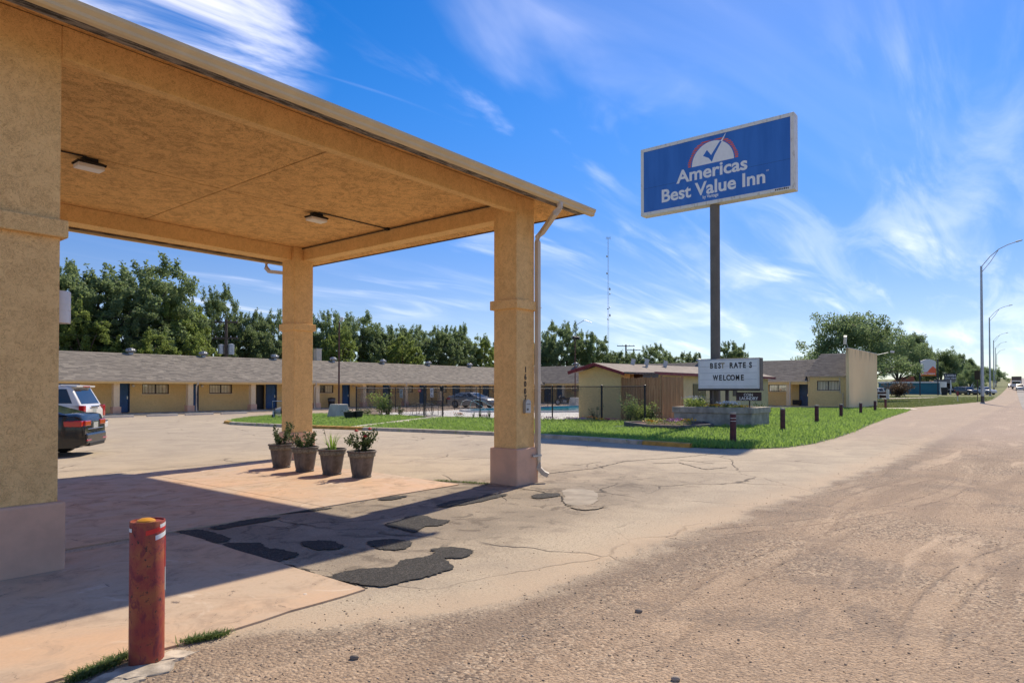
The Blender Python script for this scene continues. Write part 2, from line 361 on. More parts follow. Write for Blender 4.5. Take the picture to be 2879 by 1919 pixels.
M['tail'] = tailm(); M['plate'] = plain('licence_plate', (.35,.37,.36), .5, var=.3, scale=40); M['headlamp'] = glass('headlamp_lens', (.5,.5,.48))
M['teal'] = plain('teal_wall_paint', (.035,.16,.20), .8, var=.12, scale=.4); M['orange_roof'] = plain('orange_roof', (.40,.12,.07), .8, var=.2, scale=1)
M['bin'] = plain('black_plastic', (.02,.02,.022), .5); M['bag'] = plain('bin_liner', (.12,.13,.15), .3)
M['paper'] = plain('white_sign_board', (.72,.71,.70), .5, var=.04); M['orange_red'] = plain('orange_red_print', (.85,.14,.05), .5); M['sign_navy'] = plain('navy_sign', (.012,.015,.035), .5)
M['brick_dark'] = plain('dark_rail_infill', (.09,.04,.03), .9)
# ground materials
def concrete_slab():
    m = NT('stained_slab'); n = m.noise(.55, 6, .6, .6); n2 = m.noise(2.6, 6, .7, .8); n3 = m.noise(45, 3); n4 = m.noise(.9, 5, .6, 2.5, loc=(4,9,0))
    x = m.mix(m.mr(n,.35,.66), (.58,.375,.225), (.50,.38,.265)); x = m.mix(m.mr(n2,.46,.72,0,.7), x, (.33,.235,.165)); x = m.mix(m.mr(n4,.60,.72,0,.5), x, (.70,.60,.47))
    cr = m.math('MULTIPLY', m.mr(m.math('ABSOLUTE', m.math('SUBTRACT', n4, .5)), 0, .0045, 1, 0), m.mr(n2,.5,.62)); x = m.mix(m.math('MULTIPLY', cr, .8), x, (.07,.05,.04))
    sp = m.mr(m.noise(1.7, 6, .7, 1.5, loc=(2,3,0), sc=(1.6,.6,1)), .66, .7, 0, .8); x = m.mix(sp, x, (.10,.07,.055))
    m.col(m.mix(m.mr(n3,.35,.75,0,.12), x, (.2,.15,.1))); m.rough(m.mr(n2,.3,.7,.55,.9)); m.bump(n3, .12, .003); return m.m
M['slab'] = concrete_slab()
def ground_mat():
    m = NT('asphalt_and_gravel'); P = m.geo.outputs['Position']; sp = m.n('ShaderNodeSeparateXYZ'); m.l(P, sp.inputs[0])
    def nz(*a, **k): return m.noise(*a, vec=P, **k)
    big = nz(.12, 4, .6); mid = nz(.9, 5, .65, .6); fine = nz(38, 4, .7); vf = nz(110, 3, .7); streak = nz(.5, 5, .6, .5, sc=(.35,1.4,1))
    # aged asphalt
    a = m.mix(m.mr(big,.35,.65), (.52,.43,.31), (.45,.375,.28)); a = m.mix(m.mr(mid,.40,.70,0,.55), a, (.32,.265,.205)); a = m.mix(m.mr(streak,.5,.7,0,.35), a, (.58,.48,.35))
    oldz = m.math('MULTIPLY', m.math('MULTIPLY', m.mr(sp.outputs[0], 3.2, 4.2), m.mr(sp.outputs[0], 9.5, 15.5, 1, 0)), m.math('MULTIPLY', m.mr(sp.outputs[1], 4.1, 5.6), m.mr(sp.outputs[1], 8.1, 9.2, 1, 0)))
    a = m.mix(m.math('MULTIPLY', oldz, m.mr(mid,.28,.6,.45,1.)), a, (.27,.225,.17)); a = m.mix(m.math('MULTIPLY', oldz, m.mr(nz(2.2,6,.7,1.0),.52,.62,0,.75)), a, (.13,.105,.08))
    pock = nz(20, 5, .75, .3); a = m.mix(m.mr(pock,.54,.70,0,.5), a, (.20,.165,.125)); a = m.mix(m.mr(fine,.50,.66,0,.62), a, (.15,.125,.10)); a = m.mix(m.mr(fine,.30,.44,.45,0), a, (.58,.49,.37)); a = m.mix(m.mr(vf,.54,.66,0,.6), a, (.12,.10,.085)); a = m.mix(m.mr(nz(26,5,.8,loc=(2,2,0)),.56,.66,0,.6), a, (.19,.155,.12)); a = m.mix(m.mr(nz(.35,6,.7,1.2,loc=(9,4,0)),.52,.66,0,.4), a, (.33,.275,.21))
    # thin cracks, only in patches
    wv = m.n('ShaderNodeMixRGB'); wv.blend_type = 'ADD'; wv.inputs[0].default_value = .35; m.l(P, wv.inputs[1])
    nc = m.n('ShaderNodeTexNoise'); nc.inputs['Scale'].default_value = 1.6; nc.inputs['Detail'].default_value = 5; m.l(P, nc.inputs['Vector']); m.l(nc.outputs['Color'], wv.inputs[2])
    vd = m.voro(.42, 'DISTANCE_TO_EDGE', vec=wv.outputs[0])
    ck = m.math('MULTIPLY', m.mr(vd, 0, .011, 1, 0), m.mr(nz(.33, 3, .5, loc=(5,2,0)), .47, .6)); a = m.mix(m.math('MULTIPLY', ck, .85), a, (.06,.05,.042))
    # gravel shoulder
    g = m.mix(m.mr(mid,.35,.7), (.46,.33,.22), (.38,.27,.18)); vo = m.n('ShaderNodeTexVoronoi'); vo.inputs['Scale'].default_value = 42; m.l(P, vo.inputs['Vector'])
    sc_ = m.n('ShaderNodeSeparateColor'); m.l(vo.outputs['Color'], sc_.inputs[0])
    st = m.mr(sc_.outputs[0], .2, .95, 0, 1, False); tone = m.mix(st, (.12,.09,.07), (.60,.47,.33))
    dens = m.mr(nz(.45, 5, .6, .5, loc=(1,7,0)), .40, .60, .3, .95)
    g = m.mix(m.math('MULTIPLY', dens, m.mr(sc_.outputs[1], .1, .5, 0, .9)), g, tone)
    g = m.mix(m.mr(nz(48,4,.8), .52, .63, 0, .85), g, (.10,.075,.058)); g = m.mix(m.math('MULTIPLY', m.mr(nz(.7,6,.7,.9,loc=(3,8,0)),.48,.62), m.mr(nz(16,4,.8),.42,.58,.2,.8)), g, (.20,.155,.12))
    trk = nz(.8, 4, .6, .6, sc=(.22,1.6,1), rot=(0,0,.35)); g = m.mix(m.mr(trk,.5,.62,0,.6), g, (.27,.195,.135)); g = m.mix(m.mr(trk,.42,.34,0,.5), g, (.60,.45,.31))
    # dark damp band along the edge of the asphalt, from the tar crumbs there
    e0 = m.math('SUBTRACT', 3.75, m.math('MULTIPLY', m.math('MINIMUM', m.math('MAXIMUM', m.math('SUBTRACT', sp.outputs[0], 4.), 0.), 14.), .045))
    e0 = m.math('ADD', e0, m.mr(sp.outputs[0], 2., 4.2, .85, -.35)); e0 = m.math('ADD', e0, m.mr(sp.outputs[0], 4.2, 8., 0., .05))
    e = m.math('ADD', m.math('SUBTRACT', sp.outputs[1], e0), m.math('MULTIPLY', m.math('SUBTRACT', nz(1.3,6,.65,.4), .5), 1.1))
    fac = m.mr(e, -.30, .26); far = m.mr(sp.outputs[0], 17., 34., 0, 1)
    fac = m.math('MULTIPLY', fac, m.math('SUBTRACT', 1., m.math('MULTIPLY', far, .75)))
    band = m.math('MULTIPLY', m.mr(e, -1.1, -.3), m.mr(e, -.12, .05, 1, 0)); g = m.mix(m.math('MULTIPLY', band, m.mr(pock,.35,.6,.12,.62)), g, (.19,.15,.115))
    dust = m.math('MULTIPLY', m.mr(e, .0, .12), m.mr(e, .15, .95, 1, 0)); a = m.mix(m.math('MULTIPLY', dust, .75), a, (.47,.36,.25))
    def track(cx3, cy3, R3, x0, x1):
        dx = m.math('SUBTRACT', sp.outputs[0], cx3); dy = m.math('SUBTRACT', sp.outputs[1], cy3); dd = m.math('SQRT', m.math('ADD', m.math('MULTIPLY', dx, dx), m.math('MULTIPLY', dy, dy)))
        q = m.math('ABSOLUTE', m.math('SUBTRACT', m.math('ADD', dd, m.math('MULTIPLY', mid, .12)), R3)); return m.math('MULTIPLY', m.math('MULTIPLY', m.mr(q, .08, .14, 1, 0), m.mr(sp.outputs[0], x0, x0+1.5)), m.mr(sp.outputs[0], x1-2, x1, 1, 0)), q
    tsum = None; trid = None
    for a_ in ((6.,-9.6,11.9,3.2,11.),(6.,-9.6,10.35,2.6,10.5),(15.,15.,12.4,8.,19.),(15.,15.,13.9,7.,17.),(11.,-14.,16.4,7.,16.)):
        t1, q1 = track(*a_); tsum = t1 if tsum is None else m.math('MAXIMUM', tsum, t1); r1 = m.math('MULTIPLY', m.mr(m.math('ABSOLUTE', m.math('SUBTRACT', q1, .15)), 0, .035, 1, 0), m.math('MULTIPLY', m.mr(sp.outputs[0], a_[3], a_[3]+1.5), m.mr(sp.outputs[0], a_[4]-2, a_[4], 1, 0))); trid = r1 if trid is None else m.math('MAXIMUM', trid, r1)
    brk = m.mr(nz(1.1,4,.6,loc=(6,6,0)),.40,.56); tsum = m.math('MULTIPLY', tsum, brk); trid = m.math('MULTIPLY', trid, brk)
    g = m.mix(m.math('MULTIPLY', tsum, .28), g, (.50,.37,.25)); g = m.mix(m.math('MULTIPLY', trid, .4), g, (.25,.18,.125))
    gf = m.mix(m.math('MULTIPLY', far, .6), g, (.42,.33,.27))
    m.col(m.mix(fac, gf, a)); m.rough(.93); m.b.inputs['Specular IOR Level'].default_value = .25
    h = m.math('ADD', m.math('MULTIPLY', fine, .5), m.math('MULTIPLY', m.math('SUBTRACT', 1., fac), m.math('SUBTRACT', nz(30,4,.7), vo.outputs['Distance'])))
    m.bump(m.math('SUBTRACT', m.math('ADD', h, m.math('MULTIPLY', m.math('SUBTRACT', trid, m.math('MULTIPLY', tsum, .6)), m.math('MULTIPLY', m.math('SUBTRACT', 1., fac), 1.2))), m.math('MULTIPLY', m.math('MULTIPLY', ck, fac), 1.5)), .8, .014); return m.m
M['ground'] = ground_mat()
def patch_mat():
    m = NT('fresh_black_asphalt'); P = m.geo.outputs['Position']; n = m.noise(42, 5, .85, vec=P); n2 = m.noise(3, 4, vec=P)
    x = m.mix(m.mr(n,.45,.7), (.012,.011,.010), (.10,.09,.082)); m.col(m.mix(m.mr(n2,.55,.8,0,.3), x, (.10,.085,.07))); m.rough(.9); m.bump(n,.8,.01); return m.m
M['patch'] = patch_mat()
M['stone'] = plain('gravel_stones', (.34,.27,.20), .9, var=.5, scale=.9)
def stones_mat():
    m = NT('loose_stones'); r = m.geo.outputs['Random Per Island']; x = m.mix(m.mr(r,0,.7,smooth=False), (.16,.12,.085), (.50,.37,.25)); x = m.mix(m.mr(r,.93,1), x, (.6,.52,.43)); m.col(x); m.rough(.9); return m.m
M['stones'] = stones_mat()
M['lawn_soil'] = plain('lawn_thatch', (.045,.09,.02), .95, var=.3, scale=3, bump=.3)
def verge():
    m = NT('verge_turf'); P = m.geo.outputs['Position']; x = m.mix(m.mr(m.noise(.25,5,.6,vec=P),.35,.65), (.10,.13,.03), (.20,.19,.07)); m.col(m.mix(m.mr(m.noise(9,4,.7,vec=P),.45,.7,0,.6), x, (.06,.08,.02))); m.rough(.95); m.bump(m.noise(14,4,vec=P), .6, .05); return m.m
M['verge'] = verge()
def road_mat():
    m = NT('highway_asphalt'); P = m.geo.outputs['Position']; m.col(m.mix(m.mr(m.noise(.3,5,.6,vec=P,sc=(.2,1,1)),.35,.65), (.25,.225,.20), (.31,.28,.25))); m.rough(.9); return m.m
M['road'] = road_mat()
def water():
    m = NT('pool_water'); n = m.noise(3, 3); m.col(m.mix(m.mr(n,.3,.7), (.02,.28,.36), (.05,.42,.50))); m.rough(.08); m.bump(n,.12,.02); return m.m
M['water'] = water(); M['pool_tile'] = plain('pool_tile', (.04,.28,.36), .3)
M['pool_deck'] = plain('pool_deck_paint', (.62,.60,.56), .8, var=.06, scale=1)

# ================================================================ SETTING: ground sheets
def strip_mesh(stations, ylo, yhi, lift, ny=1):
    mb = MB()
    for a, b in zip(stations[:-1], stations[1:]):
        mb.quad((a,ylo(a),gz(a)+lift),(b,ylo(b),gz(b)+lift),(b,yhi(b),gz(b)+lift),(a,yhi(a),gz(a)+lift))
    return mb
gb = MB(); xs = [-600,-200,-60,0,75,90,110,130,160,200,260,330,420,520,620,900,1500,3200]; ys = [-1500,-300,-60,0,60,300,1500]
for i in range(len(xs)-1):
    for j in range(len(ys)-1):
        a,b = xs[i],xs[i+1]; c,d = ys[j],ys[j+1]; gb.quad((a,c,gz(a)-.04),(b,c,gz(b)-.04),(b,d,gz(b)-.04),(a,d,gz(a)-.04))
struct('ground', gb, M['verge'])
lot = MB(); lp = [(-40,-40),(76,-40),(76,9.2),(71.2,9.6),(66,13.2),(66,60),(-40,60)]
lot.add([(x,y,0) for x,y in lp], [tuple(range(len(lp)))]); lot_o = struct('parking_lot', lot, M['ground'])
redge = lambda x: .025*(x-30)+.2
st_ = [76,83,91,103,115,131,150,200,300,420,620,1000,1800]
def ved(x): return float(np.interp(x, [70,76,91,115,131,150,200,300,420,1000,1800], [9.9,9.2,7.6,5.7,5.9,6.4,7.6,9.9,12.5,26,45]))
struct('gravel_shoulder', strip_mesh(st_, redge, ved, .0), M['ground'])
struct('highway', strip_mesh([70,76]+st_[1:], lambda x: redge(x)-17, redge, .012), M['road'])
rm = MB()
for k in range(60):
    a = 72+k*12.; rm.quad((a,redge(a)-8,gz(a)+.017),(a+3.5,redge(a+3.5)-8,gz(a+3.5)+.017),(a+3.5,redge(a+3.5)-7.85,gz(a+3.5)+.017),(a,redge(a)-7.85,gz(a)+.017))
struct('lane_marking', rm, M['white'])
# concrete slab in jointed bays
slab = bpy.data.objects.new('concrete_slab', None); COL.objects.link(slab); slab['kind'] = 'structure'
def jag(p, q, n, amp):
    r = []
    for i in range(n):
        t = i/n; x = p[0]+(q[0]-p[0])*t; y = p[1]+(q[1]-p[1])*t
        dx, dy = q[0]-p[0], q[1]-p[1]; l = math.hypot(dx,dy); k = random.uniform(-amp,amp) if i else 0
        r.append((x-dy/l*k, y+dx/l*k))
    return r
bays = [jag((-6,4.62),(3.70,4.60),40,.03)+jag((3.70,4.60),(3.74,8.27),16,.012)+[(-6,8.27)],
        [(-6,8.285),(5.88,8.285),(5.88,11.3),(-6,11.3)], [(5.895,8.285)]+jag((5.895,8.285),(9.13,8.30),10,.01)+[(9.0,11.3),(5.895,11.3)],
        [(-6,11.315),(5.88,11.315),(5.88,14.55),(-6,14.55)], [(5.895,11.315),(8.99,11.315),(8.86,14.55),(5.895,14.55)]]
for p in bays:
    mb = MB(); mb.prism(p, -.05, .016); part('slab_bay', mb, M['slab'], slab, fix=False)
# black asphalt repairs, each a thin ragged sheet
def blob(pts, z=.006, n=9, amp=.035):
    P = [GD(*p) for p in pts]; out_ = []
    k = len(P)
    for i in range(k):
        p0,p1,p2,p3 = P[(i-1)%k],P[i],P[(i+1)%k],P[(i+2)%k]
        for j in range(n):
            t = j/n; q = [.5*((2*p1[c])+(-p0[c]+p2[c])*t+(2*p0[c]-5*p1[c]+4*p2[c]-p3[c])*t*t+(-p0[c]+3*p1[c]-3*p2[c]+p3[c])*t**3) for c in (0,1)]
            out_.append((q[0]+random.uniform(-amp,amp), q[1]+random.uniform(-amp,amp)))
    return out_
patches = [
 [(407,1222),(425,1218),(470,1218),(505,1228),(530,1237),(505,1247),(470,1240)],
 [(482,1212),(520,1204),(580,1192),(640,1188),(625,1195),(560,1206),(500,1216)],
 [(600,1187),(680,1174),(760,1166),(740,1171),(660,1180)],
 [(510,1252),(545,1247),(600,1248),(608,1258),(650,1263),(687,1274),(655,1286),(618,1293),(570,1278)],
 [(690,1248),(712,1243),(760,1243),(790,1255),(770,1262),(720,1262)],
 [(842,1248),(875,1240),(920,1240),(946,1249),(925,1262),(880,1262)],
 [(884,1206),(920,1195),(935,1187),(975,1185),(1000,1193),(1033,1196),(1010,1207),(975,1210),(950,1223),(920,1215)],
 [(1003,1162),(1040,1150),(1095,1143),(1120,1136),(1165,1136),(1140,1144),(1085,1156),(1030,1164)],
 [(1220,1139),(1245,1134),(1285,1134),(1282,1140),(1235,1145)],
 [(755,1329),(800,1312),(860,1306),(900,1303),(925,1288),(975,1280),(1000,1270),(988,1263),(1030,1258),(1075,1262),(1085,1270),(1060,1282),(1020,1284),(1043,1303),(1000,1320),(930,1337),(880,1348),(830,1345),(790,1337)],
 [(868,1146),(905,1141),(935,1139),(915,1146),(880,1149)],
 [(1310,1165),(1345,1160),(1385,1160),(1380,1168),(1340,1172)]]
for i, p in enumerate(patches):
    mb = MB(); bp = blob(p, n=9, amp=.02); zt = .0085+.0006*i
    mb.add([(x,y,zt) for x,y in bp], [tuple(t_) for t_ in tessellate_polygon([[Vector((x,y,0)) for x,y in bp]])])
    part('asphalt_patch', mb, M['patch'] if i < 11 else M['ground'], lot_o, fix=False)
# pale worn patch
mb = MB(); bp = blob([(1290,1128),(1320,1122),(1365,1128),(1372,1150),(1345,1160),(1300,1158),(1296,1140)], amp=.02); mb.add([(x,y,.007) for x,y in bp],[tuple(t_) for t_ in tessellate_polygon([[Vector((x,y,0)) for x,y in bp]])]); part('concrete_patch', mb, plain('worn_cement_patch', (.33,.285,.225), .95, var=.18, scale=3, bump=.2), lot_o, fix=False)
# open cracks: dark recess lines, built as narrow strips
def crack(pts, w=.012):
    P = [GD(*p) for p in pts]; Q = []
    for a, b in zip(P[:-1], P[1:]):
        for i in range(14): t = i/14; Q.append((a[0]+(b[0]-a[0])*t+random.uniform(-.03,.03), a[1]+(b[1]-a[1])*t+random.uniform(-.03,.03)))
    Q.append(P[-1]); mb = MB()
    for i in range(len(Q)-1):
        (x0,y0),(x1,y1) = Q[i],Q[i+1]; l = math.hypot(x1-x0,y1-y0)+1e-6; nx,ny = -(y1-y0)/l,(x1-x0)/l; w0 = w*(.4+.9*abs(math.sin(i*1.7))); w1 = w*(.4+.9*abs(math.sin((i+1)*1.7)))
        mb.quad((x0-nx*w0,y0-ny*w0,.004),(x1-nx*w1,y1-ny*w1,.004),(x1+nx*w1,y1+ny*w1,.004),(x0+nx*w0,y0+ny*w0,.004))
    return mb
cr_m = plain('crack_dirt', (.035,.03,.022), 1)
for pts, w in [([(1240,1090),(1300,1082),(1360,1076),(1440,1058),(1560,1050),(1640,1042)],.018), ([(1060,1110),(1190,1120),(1240,1128),(1290,1140),(1300,1160),(1335,1170)],.014),
               ([(1500,1064),(1560,1062),(1620,1078),(1670,1073)],.02), ([(1560,1056),(1600,1060),(1640,1064)],.014), ([(535,1258),(640,1290),(740,1322),(845,1350)],.012),
               ([(620,1059),(760,1078),(872,1089),(1000,1104),(1122,1111)],.02), ([(590,1058),(300,1080),(140,1100)],.01), ([(1380,1060),(1330,1068),(1290,1066)],.01), ([(210,1270),(280,1252),(345,1236)],.008)]:
    part('crack', crack(pts, w), cr_m, lot_o, fix=False)
# loose stones on the shoulder
def stones(n, xlo, xhi, fy, smin, smax, mat, name, label):
    vs, fs = [], []; base = np.array([(1,0,0),(0,1,0),(-1,0,0),(0,-1,0),(0,0,.7),(0,0,-.5)]); tri = np.array([(0,1,4),(1,2,4),(2,3,4),(3,0,4),(1,0,5),(2,1,5),(3,2,5),(0,3,5)])
    V = np.zeros((n,6,3)); 
    for i in range(n):
        x = xlo+(xhi-xlo)*rng.random()**1.7; lo, hi = fy(x); y = lo+(hi-lo)*rng.random(); s = smin+(smax-smin)*rng.random()**5; a = rng.random()*6.28
        b = base*s*(.6+.7*rng.random((6,3))); c, q = math.cos(a), math.sin(a); V[i,:,0] = b[:,0]*c-b[:,1]*q+x; V[i,:,1] = b[:,0]*q+b[:,1]*c+y; V[i,:,2] = b[:,2]+s*.22
    F = (tri[None]+6*np.arange(n)[:,None,None]).reshape(-1,3)
    me = bpy.data.meshes.new(name); npmesh(me, V.reshape(-1,3), F); me.materials.append(mat); o = link_mesh(name, me); return o
def npmesh(me, V, F):
    k = F.shape[1]; me.vertices.add(len(V)); me.vertices.foreach_set('co', V.astype(np.float32).ravel()); me.loops.add(F.size); me.loops.foreach_set('vertex_index', F.astype(np.int32).ravel())
    me.polygons.add(len(F)); me.polygons.foreach_set('loop_start', np.arange(0,F.size,k,dtype=np.int32)); me.polygons.foreach_set('loop_total', np.full(len(F),k,dtype=np.int32)); me.update(calc_edges=True)
o = stones(26000, 1.5, 26, lambda x: (max(-6., -.55*x), 4.55 if x < 3.6 else 3.5), .002, .012, M['stones'], 'loose_gravel', '')
tag(o, 'loose brown gravel and grit scattered over the dirt shoulder', 'gravel', kind='stuff')
o = stones(2500, 3.8, 18, lambda x: (3.2, 7.0), .002, .009, M['stones'], 'loose_gravel', ''); tag(o, 'sparse grit lying on the worn asphalt by the canopy', 'gravel', kind='stuff')

# ---------------------------------------------------------------- kerb, lawn, paths
KP = [(18.62,8.15),(18.75,9.8),(19.0,12.0),(19.1,14.2),(18.95,16.2),(18.4,20.0),(17.7,23.5),(17.2,26.0),(16.75,29.5),(16.7,31.0),(17.1,32.6),(18.2,34.2),(20.8,36.9),(24.5,38.9)]
def resample(P, step):
    out_ = [P[0]]; acc = 0
    for a, b in zip(P[:-1], P[1:]):
        l = math.hypot(b[0]-a[0], b[1]-a[1]); n = max(1, int(l/step))
        for i in range(1, n+1): out_.append((a[0]+(b[0]-a[0])*i/n, a[1]+(b[1]-a[1])*i/n))
    return out_
def offs(P, d):
    r = []
    for i in range(len(P)):
        a, b = P[max(i-1,0)], P[min(i+1,len(P)-1)]; l = math.hypot(b[0]-a[0], b[1]-a[1]); r.append((P[i][0]+(b[1]-a[1])/l*d, P[i][1]-(b[0]-a[0])/l*d))
    return r
kp = resample(KP, .5); kin = offs(kp, .17)
kerb = bpy.data.objects.new('kerb', None); COL.objects.link(kerb); kerb['kind'] = 'structure'
seg = 3
for i in range(0, len(kp)-1, seg):
    j = min(i+seg, len(kp)-1); 
    if j-i < 1: continue
    mb = MB(); A = kp[i:j+1]; B = kin[i:j+1]; g_ = .012
    for k in range(len(A)-1):
        a0,a1,b0,b1 = A[k],A[k+1],B[k],B[k+1]
        if k == 0: a0 = (a0[0]+(a1[0]-a0[0])*.03, a0[1]+(a1[1]-a0[1])*.03); b0 = (b0[0]+(b1[0]-b0[0])*.03, b0[1]+(b1[1]-b0[1])*.03)
        fz = .03
        o_ = len(mb.v); v = [(a0[0],a0[1],-.05),(a1[0],a1[1],-.05),(b1[0],b1[1],-.05),(b0[0],b0[1],-.05)]
        sx = lambda p,q,t: (p[0]+(q[0]-p[0])*t, p[1]+(q[1]-p[1])*t)
        c0,c1 = sx(a0,b0,.25),sx(a1,b1,.25)
        mb.quad((a0[0],a0[1],-.02),(a1[0],a1[1],-.02),(c1[0],c1[1],.12),(c0[0],c0[1],.12)); mb.quad((c0[0],c0[1],.12),(c1[0],c1[1],.12),(b1[0],b1[1],.14),(b0[0],b0[1],.14)); mb.quad((b0[0],b0[1],.14),(b1[0],b1[1],.14),(b1[0],b1[1],-.05),(b0[0],b0[1],-.05))
    a,b = A[0],B[0]; mb.add([(a[0],a[1],-.02),(b[0],b[1],-.02),(b[0],b[1],.14),(a[0]*.75+b[0]*.25,a[1]*.75+b[1]*.25,.12)],[(0,1,2,3)])
    a,b = A[-1],B[-1]; mb.add([(a[0],a[1],-.02),(b[0],b[1],-.02),(b[0],b[1],.14),(a[0]*.75+b[0]*.25,a[1]*.75+b[1]*.25,.12)],[(0,1,2,3)])
    my = sum(p[1] for p in A)/len(A)
    yel = my < 9.9 or 23.0 < my < 24.9 or (31.2 < my < 32.6)
    part('kerb_stone', mb, M['yellow_paint'] if yel else M['concrete'], kerb, label='yellow painted kerb stone' if yel else None)
LAWN = kin[::2]+[(26.5,38.6),(28.2,36.6),(28.0,33),(28.6,28),(29.6,21),(30.2,17.6),(33.4,15.0),(45,16.5),(60,19.0),(64.0,16.2),(65.4,12.2),(64.3,8.5),(53.3,7.75),(44,7.15),(36.1,6.55),(30,6.0),(25.8,5.75),(22.5,5.7),(20.4,5.95),(19.4,6.6),(18.9,7.4)]
mb = MB(); mb.add([(x,y,.012+(.08 if x<19 or True else 0)*min(1,max(0,0))) for x,y in LAWN],[tuple(range(len(LAWN)))])
struct('lawn', mb, M['lawn_soil'], fix=False)
def inpoly(X, Y, P):
    c = np.zeros(len(X), bool); n = len(P)
    for i in range(n):
        x0,y0 = P[i]; x1,y1 = P[(i+1)%n]
        m = ((y0 > Y) != (y1 > Y)); 
        with np.errstate(divide='ignore', invalid='ignore'): c ^= m & (X < (x1-x0)*(Y-y0)/(y1-y0+1e-12)+x0)
    return c
def blades(X, Y, Z, h, w, lean, name, mat, droop=.45):
    n = len(X); a = rng.random(n)*2*np.pi; H = h*(.55+.75*rng.random(n)); Wd = w*(.6+.8*rng.random(n)); ln = lean*(.3+1.2*rng.random(n)); b = a+rng.normal(0,.6,n)+np.pi/2
    dx,dy = np.cos(a)*Wd/2, np.sin(a)*Wd/2; lx,ly = np.cos(b)*ln*H, np.sin(b)*ln*H
    V = np.zeros((n,5,3)); V[:,0] = np.c_[X-dx,Y-dy,Z]; V[:,1] = np.c_[X+dx,Y+dy,Z]; V[:,2] = np.c_[X+dx*.8+lx*.4,Y+dy*.8+ly*.4,Z+H*.6]; V[:,3] = np.c_[X-dx*.8+lx*.4,Y-dy*.8+ly*.4,Z+H*.6]; V[:,4] = np.c_[X+lx,Y+ly,Z+H*(1-droop*.4)]
    i = 5*np.arange(n)[:,None]; F = np.concatenate([i+np.array([[0,1,2]]), i+np.array([[0,2,3]]), i+np.array([[3,2,4]])],0)
    me = bpy.data.meshes.new(name); npmesh(me, V.reshape(-1,3), F); me.materials.append(mat); return link_mesh(name, me)
path_pts = [(17.9,24.35),(18.5,23.45),(30.0,29.0),(29.7,30.1)]
nG = 330000; X = 16.5+49*rng.random(nG)**1.8; Y = 5.4+33.5*rng.random(nG)
den = .5+.5*np.sin(X*.9+2*np.sin(Y*.7))*np.sin(Y*1.3+1.5*np.sin(X*.5)); keep = inpoly(X+rng.normal(0,.09,nG), Y+rng.normal(0,.09,nG), LAWN) & (rng.random(nG) < .55+.6*den) & ~inpoly(X, Y, path_pts) & ~((X>30.2)&(X<33.1)&(Y>10.2)&(Y<14.3)) & ~((X>26.0)&(X<31.3)&(Y>11.5)&(Y<15.6))
X, Y = X[keep], Y[keep]; tall = .5+.5*np.sin(X*1.3+np.sin(Y*.9)*2)*np.sin(Y*1.1+X*.3)
o = blades(X, Y, np.full(len(X),.01),   .135+.06*tall, .020, .7, 'lawn_grass', M['grass']); tag(o, 'long bright green grass of the lawn between kerb and pool fence', 'grass', kind='stuff')
# ragged fringe over kerb back and at the asphalt edge
mb = MB(); mb.add([(x,y,.022) for x,y in path_pts],[(0,1,2,3)]); struct('garden_path', mb, M['pale_concrete'], fix=False)
pv = [(59.6,19.6),(60.6,19.3),(64.3,16.4),(65.8,12.2),(64.8,8.45),(66.5,8.3),(71.4,9.6),(66.3,13.2),(64.9,13.3),(64.9,49),(62.6,49),(62.6,22)]
mb = MB(); mb.add([(x,y,.018) for x,y in pv],[tuple(range(len(pv)))]); struct('pavement', mb, M['pale_concrete'], fix=False)
nV = 60000; X = 66+90*rng.random(nV)**1.5; Y = 5+24*rng.random(nV); k = (Y > np.interp(X,[66,71,91,115,131,160],[13.5,10.0,7.8,6.0,6.2,7]))& ~((X>64)&(X<78.2)&(Y>13.3)); X,Y = X[k],Y[k]
o = blades(X, Y, np.array([gz(x) for x in X])-.04, .14, .03, .6, 'verge_grass', M['grass_dry']); tag(o, 'shorter olive green grass of the verge beyond the tall end wall', 'grass', kind='stuff')

# ================================================================ CANOPY
cn = thing('entrance_canopy', 'large tan stucco drive-through canopy on square columns, filling the left of the view', 'canopy', (5.8,11.2,0))
CX0, CX1, CW = 1.706, 9.40, .54; CY0, CY1 = 7.428, 14.47; ZB, ZC, ZE, OH = 4.978, 5.30, 5.11, .715
def column(x, y, label=None):
    mb = MB(); mb.box(x,y,0,x+CW,y+CW,ZC); c = part('column', mb, M['stucco'], cn, label=label, bevel=.012)
    t = .055; mb = MB(); mb.box(x-t,y-t,-.02,x+CW+t,y+CW+t,.667); part('plinth', mb, M['plinth'], c, bevel=.025)
    mb = MB(); mb.box(x-t,y-t,3.215,x+CW+t,y+CW+t,3.385); part('collar', mb, M['stucco'], c, bevel=.012)
    return c
colL = column(CX0, CY0); colR = column(CX1, CY0, 'tan column carrying the house number'); colM = column(CX1, CY1); colB = column(CX0, CY1)
xo, yo = CX1+CW, CY1+CW     # outer faces
for nm, b in (('beam',(CX0+CW, CY0+.003, ZB, CX1, CY0+.15, ZC)), ('beam',(CX0+CW, CY1+.13, ZB, CX1, yo-.003, ZC)), ('beam',(9.64, CY0+CW, ZB, xo-.003, CY1, ZC)), ('beam',(CX0+.003, CY0+CW, ZB, CX0+.3, CY1, ZC))):
    mb = MB(); mb.box(*b); part(nm, mb, M['stucco'], cn, bevel=.008)
jx, jy = G(630,533,ZC)[0], G(630,533,ZC)[1]
for a,b in ((CX0+.3,jx-.011),(jx+.011,9.64)):
    for c,d in ((CY0+.15,jy-.011),(jy+.011,CY1+.13)):
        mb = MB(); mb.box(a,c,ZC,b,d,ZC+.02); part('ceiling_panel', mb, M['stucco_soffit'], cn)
ex0,ex1,ey0,ey1 = CX0-OH, xo+OH, CY0-OH, yo+OH
